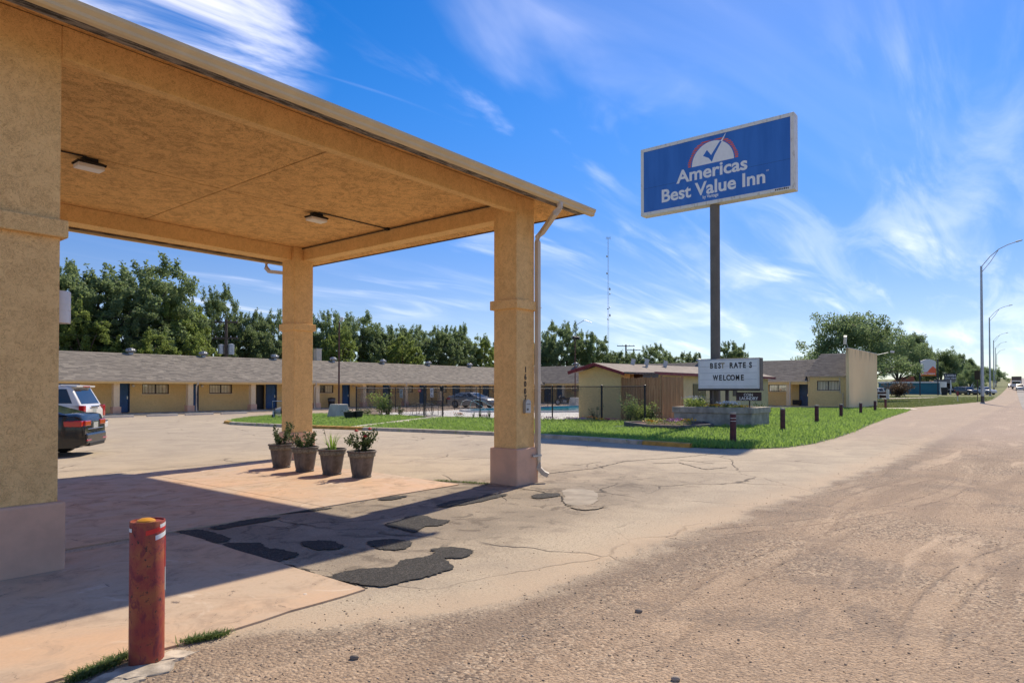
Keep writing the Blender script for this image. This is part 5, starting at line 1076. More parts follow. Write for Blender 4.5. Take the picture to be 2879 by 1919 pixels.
def fsign(u, v, w, h, x, label, kind, name='warning_sign'):
    r_ = ray(u,v); t_ = x/r_[0]; y_ = r_[1]*t_; z_ = CAMH+r_[2]*t_; s = t_/FPX; w*=s; h*=s
    t = thing(name, label, 'sign', (x,y_,z_)); mb = MB(); mb.box(x-.01,y_-w/2,z_-h/2,x+.005,y_+w/2,z_+h/2); p = part('board', mb, M['paper'] if kind != 'red' else M['tape_red'], t)
    if kind == 'ring':
        mb = MB(); R0 = w*.33; zc = z_+h*.16; 
        for i in range(20):
            a,b = 2*math.pi*i/20,2*math.pi*(i+1)/20; mb.quad((x-.013,y_+R0*math.cos(a),zc+R0*math.sin(a)),(x-.013,y_+R0*math.cos(b),zc+R0*math.sin(b)),(x-.013,y_+R0*.78*math.cos(b),zc+R0*.78*math.sin(b)),(x-.013,y_+R0*.78*math.cos(a),zc+R0*.78*math.sin(a)))
        part('ring_symbol', mb, M['letter_black'], p, fix=False); mb = MB(); mb.obox((x-.014,y_,zc),(.003,R0*1.9,R0*.2),rx=-.8); part('slash', mb, M['letter_black'], p)
        text('lettering', 'NO', h*.14, (x-.011,y_,z_-h*.30), FX, M['letter_black'], p); text('lettering', 'DIVING', h*.115, (x-.011,y_,z_-h*.43), FX, M['letter_black'], p)
    elif kind == 'red':
        text('lettering', 'WARNING', h*.3, (x-.012,y_,z_+h*.1), FX, M['white_letter'], p, xs=.8); text('lettering', 'NO LIFEGUARD', h*.22, (x-.012,y_,z_-h*.25), FX, M['white_letter'], p, xs=.75)
    return t
fsign(1128,1105.5,12.5,24,29.1,'white notice with a crossed circle on the fence left of the gate','ring'); t = fsign(1214,1103,12.5,26,31.2,'white notice with a crossed circle on a stake inside the gate','ring')
p_ = t.location; mb = MB(); mb.box(p_.x+.006,p_.y-.02,0,p_.x+.035,p_.y+.02,p_.z+.2); part('stake', mb, M['black'], t)
fsign(1179.5,1097.5,11.5,7.5,29.15,'small red and white notice on the fence beside the gate post','red')
# mulch bed along the fence and its plants
for j,P_ in enumerate(([(28.2,35.0),(28.9,30.3),(29.2,30.3),(28.9,35.2)],[(28.9,28.4),(29.5,20.8),(29.8,17.8),(33.9,16.3),(34.0,17.6),(30.6,18.0),(30.2,21),(29.6,28.4)])):
    mb = MB(); mb.prism(P_, 0, .05); part('flower_bed', mb, M['mulch'], None, kind='structure')
rgx = np.random.default_rng(5)
fl_specs = [(1360,'magenta'),(1545,'magenta'),(1600,'magenta'),(1630,'pink'),(1660,'orange'),(1690,'yellow'),(1715,'magenta'),(1290,'orange')]
for i,(u,c) in enumerate(fl_specs):
    x_ = float(np.interp(u,[1250,1349,1553,1691,1800],[29.0,29.3,29.55,29.8,30.0])); r_ = ray(u,1180); y_ = r_[1]*x_/r_[0]
    where = {1360:'right of the canopy column gap, at the spiky plants',1545:'left of the fence post by the pool',1600:'below the right end of the pool',1630:'at the left corner of the pool house wall',1660:'before the middle of the pool house wall',1690:'at the foot of the thick fence post',1715:'just right of the thick fence post',1290:'just right of the pool gate'}[u]
    flowers('flowering_plant', 'low %s flowers %s' % (c, where), x_, y_, .04, .7, .3, .16 if c!='orange' else .25, 60, [M['fl_'+c]], leaf=M['weed'], seed=30+i, size=.05)
for (u,h,lab) in ((1332,.5,'spiky green iris clump beside the pool fence, left one'),(1349,.55,'spiky green iris clump beside the pool fence, middle one'),(1376,.6,'spiky green iris clump against the near column edge')):
    x_ = 29.2; r_ = ray(u,1170); y_ = r_[1]*x_/r_[0]; t = thing('iris_clump', lab, 'plant', (x_,y_,0)); mb = MB()
    for k in range(16):
        a = random.random()*6.28; s_ = random.uniform(.1,.4)*h; hh = h*random.uniform(.7,1.1); w = .02; mb.add([(-math.sin(a)*w,math.cos(a)*w,0),(math.sin(a)*w,-math.cos(a)*w,0),(math.cos(a)*s_,math.sin(a)*s_,hh)],[(0,1,2)])
    part('blades', mb, M['leaf_rose'], t, local=True, fix=False)
def at_u(u, x, v=1150): r_ = ray(u,v); return (x, r_[1]*x/r_[0])
p = at_u(1072,28.3); shrub('leafy_shrub','tall rangy green bush at the left part of the pool fence',p[0],p[1],0,.75,1.95,900,M['leaf_light'],21,jit=.12,lsize=.11)
p = at_u(1090,28.3); shrub('leafy_shrub','rounder bush with a yellow flower beside the left fence post',p[0],p[1],0,.55,1.1,700,M['leaf_rose'],22,jit=.1)
p = at_u(1125,28.9); shrub('leafy_shrub','small sparse bush at the fence foot left of the gate',p[0],p[1],0,.35,.75,200,M['leaf_rose'],23)
p = at_u(1030,28.6); shrub('leafy_shrub','low straggly plants at the corner of the pool fence',p[0],p[1],0,.5,.45,220,M['weed'],24)
p = at_u(1770,30.6); shrub('leafy_shrub','tall grey-green bush with an orange plume against the pool house corner',p[0],p[1],0,.6,1.75,1100,M['leaf_oak'],25,jit=.13,lsize=.08)
p = at_u(1800,30.7); shrub('leafy_shrub','dense yellow-green bush in front of the wood fence',p[0],p[1],0,.72,1.15,1500,M['leaf_light'],26,jit=.12,lsize=.08,stems=14)
p = at_u(1822,31); shrub('leafy_shrub','lower dark green bush at the right of the yellow-green bush',p[0],p[1],0,.5,.8,800,M['leaf_rose'],27,jit=.12,lsize=.08,stems=12)
p = at_u(1675,30.6); shrub('leafy_shrub','thin weedy stems against the pool house gable wall',p[0],p[1],0,.35,1.0,90,M['weed'],28)
# ================================================================ patio set
def patio_table():
    t = thing('patio_table', 'dark wire mesh round patio table by the pool', 'table', (31.5,32.9,.03)); mb = MB(); mb.lathe([(.6,.70),(.6,.72),(.0,.72)], (0,0,0), 28); part('tabletop', mb, M['black'], t, local=True)
    for k in range(4): a = .8+k*math.pi/2; mb = MB(); mb.tube([(.45*math.cos(a),.45*math.sin(a),0),(.25*math.cos(a),.25*math.sin(a),.35),(.4*math.cos(a),.4*math.sin(a),.7)], .014, 6); part('leg', mb, M['black'], t, local=True)
patio_table()
pc = None
for i,(dx,dy,a,lab) in enumerate(((-.2,1.1,-1.4,'at the left of the patio table, back towards the corner'),(.9,.5,-2.6,'behind the patio table on the pool side'),(-.9,-.3,.3,'in front of the patio table near the fence'),(.1,-1.2,1.6,'right of the patio table near the gate'))):
    if pc is None:
        pc = thing('patio_chair', 'black wire patio chair '+lab, 'chair', (31.5+dx,32.9+dy,.03), a, 'wire chairs round the patio table')
        mb = MB(); mb.box(-.24,-.24,.42,.24,.24,.435); part('seat', mb, M['black'], pc, local=True)
        mb = MB(); mb.tube([(-.24,-.24,.43),(-.3,-.22,.75),(-.33,0,.88),(-.3,.22,.75),(-.24,.24,.43)], .012, 6); bk = part('backrest', mb, M['black'], pc, local=True)
        mb = MB(); [mb.tube([(-.24,y_,.43),(-.31,y_*.9,.84-abs(y_)*.6)], .005, 4) for y_ in np.linspace(-.18,.18,9)]; part('back_wires', mb, M['black'], bk, local=True, kind='stuff')
        for sx_,sy_ in ((-1,-1),(1,-1),(1,1),(-1,1)): mb = MB(); mb.tube([(sx_*.22,sy_*.22,.42),(sx_*.27,sy_*.27,0)], .011, 6); part('leg', mb, M['black'], pc, local=True)
        for sy_ in (-1,1): mb = MB(); mb.tube([(-.28,sy_*.23,.66),(.2,sy_*.27,.66),(.22,sy_*.24,.43)], .011, 6); part('armrest', mb, M['black'], pc, local=True)
    else: dup(pc, (31.5+dx,32.9+dy,.03), a, 'black wire patio chair '+lab)
# ================================================================ LOT LAMP POSTS
def lot_lamp(x, y, H, label, block=True, bh=.85):
    t = thing('lamp_post', label, 'lamp post', (x,y,0))
    if block: mb = MB(); v = [(-.52,-.52),(.52,-.52),(.52,.52),(-.52,.52)]; mb.add([(x+a,y+b,-.05) for a,b in v]+[(x+a*.72,y+b*.72,bh) for a,b in v],[(3,2,1,0),(4,5,6,7),(0,1,5,4),(1,2,6,5),(2,3,7,6),(3,0,4,7)]); part('concrete_base', mb, M['pale_concrete'], t, bevel=.03)
    mb = MB(); mb.tube([(x,y,bh),(x,y,H)], [.055,.045], 10); part('pole', mb, M['maroon'], t); return t
lx_,ly_ = UT(953, 39.5); t = lot_lamp(lx_,ly_,5.75,'thin maroon lamp post with a globe lamp on a tapered concrete block in the lot')
mb = MB(); mb.lathe([(.0,.12),(.10,.09),(.13,0),(.1,-.1),(.05,-.13)], (lx_+.1,ly_-.1,5.95), 16); part('lamp_globe', mb, M['lamp_lens'], t, smooth=True); mb = MB(); mb.tube([(lx_,ly_,5.7),(lx_+.05,ly_-.05,5.85)], .03, 6); part('arm', mb, M['galv'], t)
lx2,ly2 = UT(1617, 66); t = lot_lamp(lx2,ly2,6.8,'thin lamp post with box floodlights rising behind the pool house gable',True,.9)
for dx in (-.28,.28): mb = MB(); mb.obox((lx2+dx,ly2-.1,6.85),(.4,.3,.28),rx=.3); part('flood_lamp', mb, M['black'], t)
mb = MB(); mb.tube([(lx2,ly2,6.7),(lx2+.3,ly2,8.2),(lx2+1.1,ly2-.4,8.7),(lx2+1.9,ly2-.8,8.5)], .035, 6); part('curved_arm', mb, M['galv'], t)
# bins, black tubs, hose cart, stubs
bn = thing('litter_bin', 'black lidded bin with a liner against the motel wall under a window', 'bin', (36.6,48.2,ZS)); mb = MB(); mb.lathe([(.24,0),(.31,.72),(.0,.72)], (0,0,0), 16); part('bin', mb, M['bin'], bn, local=True); mb = MB(); mb.lathe([(.315,.58),(.33,.74),(.325,.75),(.31,.60)], (0,0,0), 16); part('liner', mb, M['bag'], bn, local=True); mb = MB(); mb.lathe([(.34,.75),(.33,.83),(.0,.9)], (0,0,0), 16); part('lid', mb, M['bin'], bn, local=True)
r_ = ray(932,1130); bn.location.x = r_[0]*48.2/r_[1]
r_ = ray(1240,1130); dup(bn,(r_[0]*48.2/r_[1],48.2,ZS),label='black bin seen through the pool gate against the motel wall')
tb = None
for (u,tt,s_,lab) in ((983,37.6,1.0,'wide black plastic tub of plants at the corner of the pool fence'),(1008,37.8,.8,'smaller dark tub just right of the fence corner post')):
    x_,y_ = UT(u,tt)
    if tb is None:
        tb = thing('plant_tub', lab, 'planter', (x_,y_,0)); mb = MB(); mb.lathe([(.24,0),(.34,.44),(.37,.46),(.33,.45),(.3,.38),(0,.38)], (0,0,0), 20); part('tub', mb, M['bin'], tb, local=True); P = np.c_[np.random.default_rng(3).normal(0,.16,(60,2)), np.random.default_rng(4).uniform(.38,.56,60)]; leaf_quads(P,.08,'foliage',M['leaf_rose'],parent=tb)
    else: dup(tb,(x_,y_,0),label=lab,scale=(s_,s_,1.05))
hx_,hy_ = UT(783,38.5); hc = thing('hose_cart', 'metal framed hose reel cart on the grass beside the far canopy column', 'hose cart', (hx_,hy_,0), -.6)
mb = MB(); mb.tube([(-.28,.15,0),(-.3,.05,.5),(-.32,-.1,1.05),(.3,-.1,1.05),(.28,.05,.5),(.26,.15,0)], .022, 6); part('frame', mb, M['galv'], hc, local=True); mb = MB(); mb.lathe([(.26,-.2),(.26,-.18),(.12,-.17),(.12,.17),(.26,.18),(.26,.2)], (0,0,.42), 18, axis='x'); part('hose_reel', mb, M['black'], hc, local=True)
for sx_ in (-1,1): mb = MB(); mb.lathe([(.0,-.03),(.14,-.03),(.14,.03),(0,.03)], (sx_*.33,.1,.14), 14, axis='x'); part('wheel', mb, M['rubber'], hc, local=True)
mb = MB(); [mb.lathe([(.19+.02*k,-.15+.06*k),(.2+.02*k,-.12+.06*k)], (0,0,.42), 16, axis='x', cap=False) for k in range(5)]; part('hose', mb, M['lamp_lens'], hc, local=True, kind='stuff')
sx_,sy_ = UT(770,38.5); t = thing('pipe_stub', 'short white capped pipe standing in the grass left of the hose cart', 'pipe', (sx_,sy_,0)); mb = MB(); mb.lathe([(.07,0),(.07,.42),(.085,.42),(.085,.47),(0,.48)], (0,0,0), 12); part('pipe', mb, M['white'], t, local=True); mb = MB(); mb.lathe([(.1,0),(.1,.03),(.07,.04)], (0,0,0), 12); part('collar', mb, M['concrete'], t, local=True)

# ================================================================ VEHICLES
def car(name, label, cat, loc, rz, paint, S, group=None, scale=None, sharp=True):
    t = thing(name, label, cat, loc, rz, group); L_, Wd, hw = S['L'], S['W'], S['W']/2; xf_, xr = S['xf'], S['xr']; R = S['R']; Ra = R+.05
    top = lambda x: float(np.interp(x, S['bx'], S['bz'])); base = S.get('zb',.22)
    half = lambda x: hw*float(np.interp(x, [-L_/2,-L_/2+.10,-L_/2+.5,0,L_/2-.7,L_/2-.15,L_/2],[.80,.90,.985,1,.97,.86,.74]))
    xs_ = sorted(set([round(v,3) for v in np.linspace(-L_/2,L_/2,44)]+[round(c+Ra*math.sin(a),3) for c in (xf_,xr) for a in np.linspace(-1.57,1.57,17)]))
    def zb(x):
        z = base+ (.06 if abs(x)>L_/2-.12 else 0)
        for c in (xf_,xr):
            if abs(x-c) < Ra: z = max(z, R+math.sqrt(max(0,Ra**2-(x-c)**2))*.98)
        return z
    mb = MB(); n = None; rows = []
    for x in xs_:
        h_ = half(x); zt = top(x); z0 = min(zb(x), zt-.12); md = z0+(zt-z0)*.45; k = .62
        pr_ = [(0,z0),(h_*.78,z0),(h_*.985,z0+.015),(h_,md),(h_*.992,zt-.17 if zt-.17>md else md+.02),(h_*.965,zt-.05),(h_*.86,zt-.0),(h_*.5,zt+.018),(0,zt+.025)]
        full = [(x,y,z) for y,z in pr_]+[(x,-y,z) for y,z in reversed(pr_[1:-1])]; rows.append(full)
    n = len(rows[0]); mb.v = [p for r_ in rows for p in r_]; mb.f = [(i*n+j,i*n+(j+1)%n,(i+1)*n+(j+1)%n,(i+1)*n+j) for i in range(len(rows)-1) for j in range(n)]+[tuple(range(n-1,-1,-1)),tuple((len(rows)-1)*n+j for j in range(n))]; mb.uv=[None]*len(mb.f)
    body = part('body', mb, paint, t, local=True, smooth=True)
    # cabin
    gx_ = S['gx']; gz_ = S['gz']     # 4 points: rear base, roof rear, roof front, windscreen base
    hb, hr_ = hw*.93, hw*S.get('tumble',.74)
    def cs(x, z, h_, rnd=.06): return [(x,h_,z)]
    cab = MB(); bz = top; pts = []
    xr0,xr1,xr2,xr3 = gx_; zt = gz_
    z0_,z3_ = top(xr0)-.02, top(xr3)-.02
    v = [(xr0,-hb,z0_),(xr0,hb,z0_),(xr1,-hr_,zt-.05),(xr1,hr_,zt-.05),(xr2,-hr_,zt-.04),(xr2,hr_,zt-.04),(xr3,-hb*.95,z3_),(xr3,hb*.95,z3_),(xr1+.15,-hr_*.86,zt),(xr1+.15,hr_*.86,zt),(xr2-.2,-hr_*.86,zt+.01),(xr2-.2,hr_*.86,zt+.01)]
    cab.add(v,[(0,1,3,2),(7,6,4,5),(0,2,4,6),(1,7,5,3),(2,3,9,8),(8,9,11,10),(10,11,5,4),(2,8,10,4),(3,5,11,9)])
    part('cabin', cab, paint, t, local=True, bevel=.05, smooth=True)
    def lerp(a,b,t_): return tuple(a[i]+(b[i]-a[i])*t_ for i in range(3))
    def pane(name, q, mat=M['car_glass'], out=.006, m0=.08, m1=.92, n0=.1, n1=.9):
        a,b,c,d = [Vector(p) for p in q]; nrm = ((b-a).cross(d-a)).normalized(); ctr = (a+b+c+d)/4
        if nrm.dot(ctr-Vector((0,0,zt*.6))) < 0: nrm = -nrm
        f = lambda s,u: (a*(1-s)+b*s)*(1-u)+(d*(1-s)+c*s)*u
        mb = MB(); P = [tuple(f(*k)+nrm*out) for k in ((m0,n0),(m1,n0),(m1,n1),(m0,n1))]; Q = [tuple(Vector(p)-nrm*.02) for p in P]; mb.add(P+Q,[(0,1,2,3),(7,6,5,4),(0,4,5,1),(1,5,6,2),(2,6,7,3),(3,7,4,0)]); return part(name, mb, mat, t, local=True)
    pane('rear_window', (v[0],v[1],v[3],v[2])); pane('windscreen', (v[6],v[7],v[5],v[4]))
    for sd_ in (0,1):
        a,b,c,d = v[0+sd_],v[6+sd_],v[4+sd_],v[2+sd_]; segs = S['side']
        for (p,q) in segs:
            f = lambda s,u: tuple(np.array(a)*(1-s)*(1-u)+np.array(b)*s*(1-u)+np.array(c)*s*u+np.array(d)*(1-s)*u)
            pane('side_window', (f(p,0),f(q,0),f(q,1),f(p,1)), m0=.03, m1=.97, n0=.14, n1=.9)
    if S.get('spoiler'): mb = MB(); mb.add([(xr1-.14,-hr_*.97,zt-.06),(xr1-.14,hr_*.97,zt-.06),(xr1+.35,hr_*.97,zt-.0),(xr1+.35,-hr_*.97,zt-.0),(xr1-.16,-hr_*.97,zt-.0),(xr1-.16,hr_*.97,zt-.0),(xr1+.35,hr_*.9,zt+.035),(xr1+.35,-hr_*.9,zt+.035)],[(3,2,1,0),(4,5,6,7),(0,1,5,4),(1,2,6,5),(2,3,7,6),(3,0,4,7)]); sp_ = part('spoiler', mb, paint, t, local=True, bevel=.015); mb = MB(); mb.box(xr1-.175,-.28,zt-.045,xr1-.155,.28,zt-.015); part('brake_lamp', mb, M['tail'], sp_, local=True)
    if S.get('rails'):
        for s_ in (-1,1): mb = MB(); mb.tube([(xr1+.3,s_*hr_*.9,zt+.05),(xr2-.3,s_*hr_*.9,zt+.06)], .02, 6); part('roof_rail', mb, M['car_grey'], t, local=True)
    w0 = None
    for cxw in (xf_,xr):
        for s_ in (-1,1):
            mb = MB(); yc = s_*(hw-.13); mb.lathe([(R*.66,-.11),(R*.93,-.11),(R,-.08),(R,.08),(R*.93,.11),(R*.66,.11)], (cxw,yc,R), 26, axis='y', cap=False); tw = part('wheel', mb, M['rubber'], t, local=True, smooth=True)
            mb = MB(); yo_ = s_*.105; mb.lathe([(.0,-.09),(R*.67,-.1),(R*.67,.1),(.0,.09)], (cxw,yc,R), 20, axis='y'); part('hub', mb, M['black'], tw, local=True)
            mb = MB()
            for k in range(6): a = k*math.pi/3; mb.obox((cxw+R*.33*math.sin(a),yc+yo_,R+R*.33*math.cos(a)),(R*.15,.02,R*.64),ry=a)
            mb.lathe([(R*.60,-.012),(R*.69,-.012),(R*.69,.012),(R*.60,.012)], (cxw,yc+yo_,R), 22, axis='y', cap=False); part('rim', mb, M['galv'], tw, local=True, kind='stuff')
    for s_ in (-1,1):
        h1 = half(-L_/2+.02); 
        for nm,(ya,yb,za,zb_,xa,xb),m_ in S['lamps'](s_,L_,hw):
            mb = MB(); mb.add([(xa,s_*ya,za),(xa,s_*yb,za),(xb,s_*yb,za),(xb,s_*ya,za),(xa,s_*ya,zb_),(xa,s_*yb,zb_),(xb,s_*yb,zb_),(xb,s_*ya,zb_)],[(3,2,1,0),(4,5,6,7),(0,1,5,4),(1,2,6,5),(2,3,7,6),(3,0,4,7)]); part(nm, mb, m_, t, local=True, bevel=.02)
        mb = MB(); mb.obox((gx_[3]-.32, s_*(hw+.08), top(gx_[3])+.08),(.12,.2,.13)); part('wing_mirror', mb, paint, t, local=True, bevel=.03)
    xp = -L_/2-.012; mb = MB(); mb.box(xp,-.16,S['plate'],xp+.03,.16,S['plate']+.15); pl_ = part('licence_plate', mb, M['plate'], t, local=True)
    mb = MB(); mb.box(xp+.005,-.24,S['plate']-.03,xp+.025,.24,S['plate']+.19); part('plate_recess', mb, M['car_grey'] if S.get('dark') else paint, t, local=True, bevel=.01)
    for nm,b,m_ in S.get('extra',[]): mb = MB(); mb.box(*b); part(nm, mb, M[m_], t, local=True, bevel=.05 if nm == 'bumper' else .012)
    if scale: t.scale = scale
    return t
SED = dict(L=4.75,W=1.84,xf=1.42,xr=-1.36,R=.335,bx=[-2.375,-2.33,-2.2,-1.8,-1.2,.9,1.2,1.9,2.25,2.375],bz=[.86,1.02,1.10,1.09,1.0,.98,1.0,.90,.78,.60],gx=(-2.0,-1.0,.25,1.25),gz=1.44,side=((.16,.36),(.39,.62),(.65,.88)),plate=.72,dark=True,
  lamps=lambda s,L_,hw: [('tail_light',(hw*.36,hw*.80,.79,.93,-L_/2-.012,-L_/2+.2),M['tail']),('tail_light',(hw*.80,hw*.965,.78,.93,-L_/2+.03,-L_/2+.5),M['tail']),('headlight',(hw*.5,hw*.88,.60,.74,L_/2-.35,L_/2-.04),M['headlamp'])],
  extra=[('chrome_strip',(-2.395,-.55,.70,-2.37,.55,.715),'chrome'),('bumper',(-2.42,-.72,.30,-2.2,.72,.60),'car_black'),('lower_trim',(-2.43,-.55,.26,-2.3,.55,.36),'black'),('reflector',(-2.428,.42,.40,-2.40,.72,.44),'tail'),('reflector',(-2.428,-.72,.40,-2.40,-.42,.44),'tail')])
SUV = dict(L=5.1,W=2.02,xf=1.6,xr=-1.45,R=.39,zb=.34,bx=[-2.55,-2.5,-2.2,1.0,1.25,2.2,2.45,2.55],bz=[1.10,1.22,1.25,1.22,1.22,1.12,1.0,.85],gx=(-2.46,-2.15,.45,1.3),gz=1.86,side=((.05,.27),(.30,.52),(.55,.80)),plate=.98,tumble=.83,spoiler=True,rails=True,
  lamps=lambda s,L_,hw: [('tail_light',(hw*.78,hw*.97,.84,1.22,-L_/2-.02,-L_/2+.14),M['tail']),('headlight',(hw*.5,hw*.88,.82,1.0,L_/2-.35,L_/2-.04),M['headlamp'])],
  extra=[('bumper',(-2.68,-.95,.42,-2.5,.95,.66),'car_white'),('bumper_step',(-2.69,-.90,.66,-2.52,.90,.69),'car_grey'),('garnish',(-2.585,-.35,1.14,-2.55,.35,1.2),'chrome'),('tow_hitch',(-2.66,-.2,.3,-2.5,.2,.42),'black')])
ang = R_(143)
def place_rear(u, t_, L_, W_, ang):   # near rear corner seen at pixel u, depth t_
    x_,y_ = UT(u,t_); hx_,hy_ = math.cos(ang),math.sin(ang); return (x_+hx_*L_/2-(-hy_)*W_*.42*1, y_+hy_*L_/2-(hx_)*W_*.42*1)
x_,y_ = UT(232,17.0); c_ = (x_+math.cos(ang)*2.33+math.sin(ang)*.80, y_+math.sin(ang)*2.33-math.cos(ang)*.80)
car('parked_sedan','glossy black sedan parked beside the left column, only its rear showing','car',(c_[0],c_[1],0),ang,M['car_black'],SED)
x_,y_ = UT(243,21.2); c_ = (x_+math.cos(ang)*2.6+math.sin(ang)*.88, y_+math.sin(ang)*2.6-math.cos(ang)*.88)
car('parked_suv','white full size SUV with dark windows parked behind the black sedan','car',(c_[0],c_[1],0),ang,M['car_white'],SUV)
x_,y_ = UT(1328,61.5); SED2 = dict(SED); SED2['extra'] = []; SED2['dark'] = False
car('parked_sedan','silver sedan parked facing right before the motel rooms, seen through the pool fence','car',(x_,y_,0),R_(-84),M['car_silver'],SED2)
# motorcycle
mx_,my_ = UT(1588,71.5); mc = thing('motorcycle','dark touring motorcycle parked before the motel doors beyond the pool','motorcycle',(mx_,my_,0),R_(120))
for s_ in (-.75,.75):
    mb = MB(); mb.lathe([(.25,-.06),(.31,-.05),(.33,0),(.31,.05),(.25,.06)], (s_,0,.33), 22, axis='y'); w_ = part('wheel', mb, M['rubber'], mc, local=True); mb = MB(); mb.lathe([(0,-.065),(.2,-.065),(.2,.065),(0,.065)], (s_,0,.33), 16, axis='y'); part('rim', mb, M['galv'], w_, local=True)
mb = MB(); mb.tube([(-.75,0,.33),(-.3,0,.35),(.2,0,.4),(.45,0,.75),(.75,0,.33)], .06, 8); part('frame', mb, M['black'], mc, local=True)
mb = MB(); mb.tube([(-.55,0,.72),(-.1,0,.66),(.1,0,.8),(.42,0,.85)], [.12,.14,.17,.1], 8); part('seat_and_tank', mb, M['car_black'], mc, local=True, smooth=True)
mb = MB(); mb.obox((-.75,0,.72),(.45,.6,.3)); part('pannier', mb, M['car_black'], mc, local=True, bevel=.05); mb = MB(); mb.obox((0,0,.42),(.4,.35,.32)); part('engine', mb, M['galv'], mc, local=True, bevel=.03)
mb = MB(); mb.tube([(.45,-.35,1.05),(.5,0,.95),(.45,.35,1.05)], .018, 6); part('handlebar', mb, M['black'], mc, local=True); mb = MB(); mb.lathe([(.0,-.06),(.1,0),(.0,.05)], (.6,0,.9), 12, axis='x'); part('headlamp', mb, M['lamp_lens'], mc, local=True)
# far vehicles
def far_ground(u, t_): x_,y_ = UT(u,t_); return (x_,y_,gz(x_))
PICK = dict(SED,L=5.6,W=1.95,xf=1.75,xr=-1.7,R=.4,zb=.4,bx=[-2.8,-2.75,-.4,-.35,1.2,1.4,2.5,2.8],bz=[1.15,1.2,1.2,1.2,1.2,1.2,1.12,.9],gx=(-.55,-.4,.6,1.35),gz=1.82,side=((.04,.45),(.5,.9)),plate=.8,tumble=.82,extra=[])
SUV2 = dict(SUV,extra=[])
p = far_ground(2718,150); car('parked_suv','dark grey SUV parked broadside under the brown flat awning','car',p,R_(38.7+185),M['car_grey'],SUV2,group=None)
p = far_ground(2765,152); car('parked_pickup','white pickup truck behind the nearest street light pole','truck',p,R_(38.7+190),M['car_white'],PICK)
p = far_ground(2695,156); car('parked_pickup','dark pickup truck left of the grey SUV, in shade of the awning','truck',p,R_(38.7+182),M['car_black'],PICK)
p = far_ground(2868,185); car('oncoming_suv','silver SUV coming towards the viewer at the right edge of the highway','car',(p[0],p[1],p[2]+.35),R_(180+1),M['car_silver'],SUV2)
p = far_ground(2843,235); car('oncoming_sedan','small dark car with headlights far down the highway left of the box truck','car',(p[0],p[1],p[2]+.5),R_(180+1),M['car_grey'],SED2)
p = far_ground(2858,215); tk = thing('box_truck','brown box truck far down the highway behind the silver SUV','truck',(p[0],p[1],p[2]+.4),R_(180))
mb = MB(); mb.box(-6,-1.25,.9,1.5,1.25,4.1); part('cargo_box', mb, M['red_trim'] if False else plain('brown_truck_box',(.16,.10,.07),.5), tk, local=True); mb = MB(); mb.box(1.6,-1.15,.7,3.4,1.15,2.7); cbn = part('cab', mb, M['white'], tk, local=True, bevel=.1); mb = MB(); mb.box(3.38,-1.0,1.7,3.42,1.0,2.45); part('windscreen', mb, M['car_glass'], cbn, local=True)
for sx2 in (2.6,-4.2,-2.9):
    for s_ in (-1,1): mb = MB(); mb.lathe([(0,-.15),(.48,-.15),(.48,.15),(0,.15)], (sx2,s_*1.05,.48), 16, axis='y'); part('wheel', mb, M['rubber'], tk, local=True)
x_,y_ = UT(2466,112); car('parked_suv','pale car mostly hidden behind the tall end wall','car',(x_+1.0,y_+1.6,gz(x_)),R_(120),M['car_white'],SUV2)

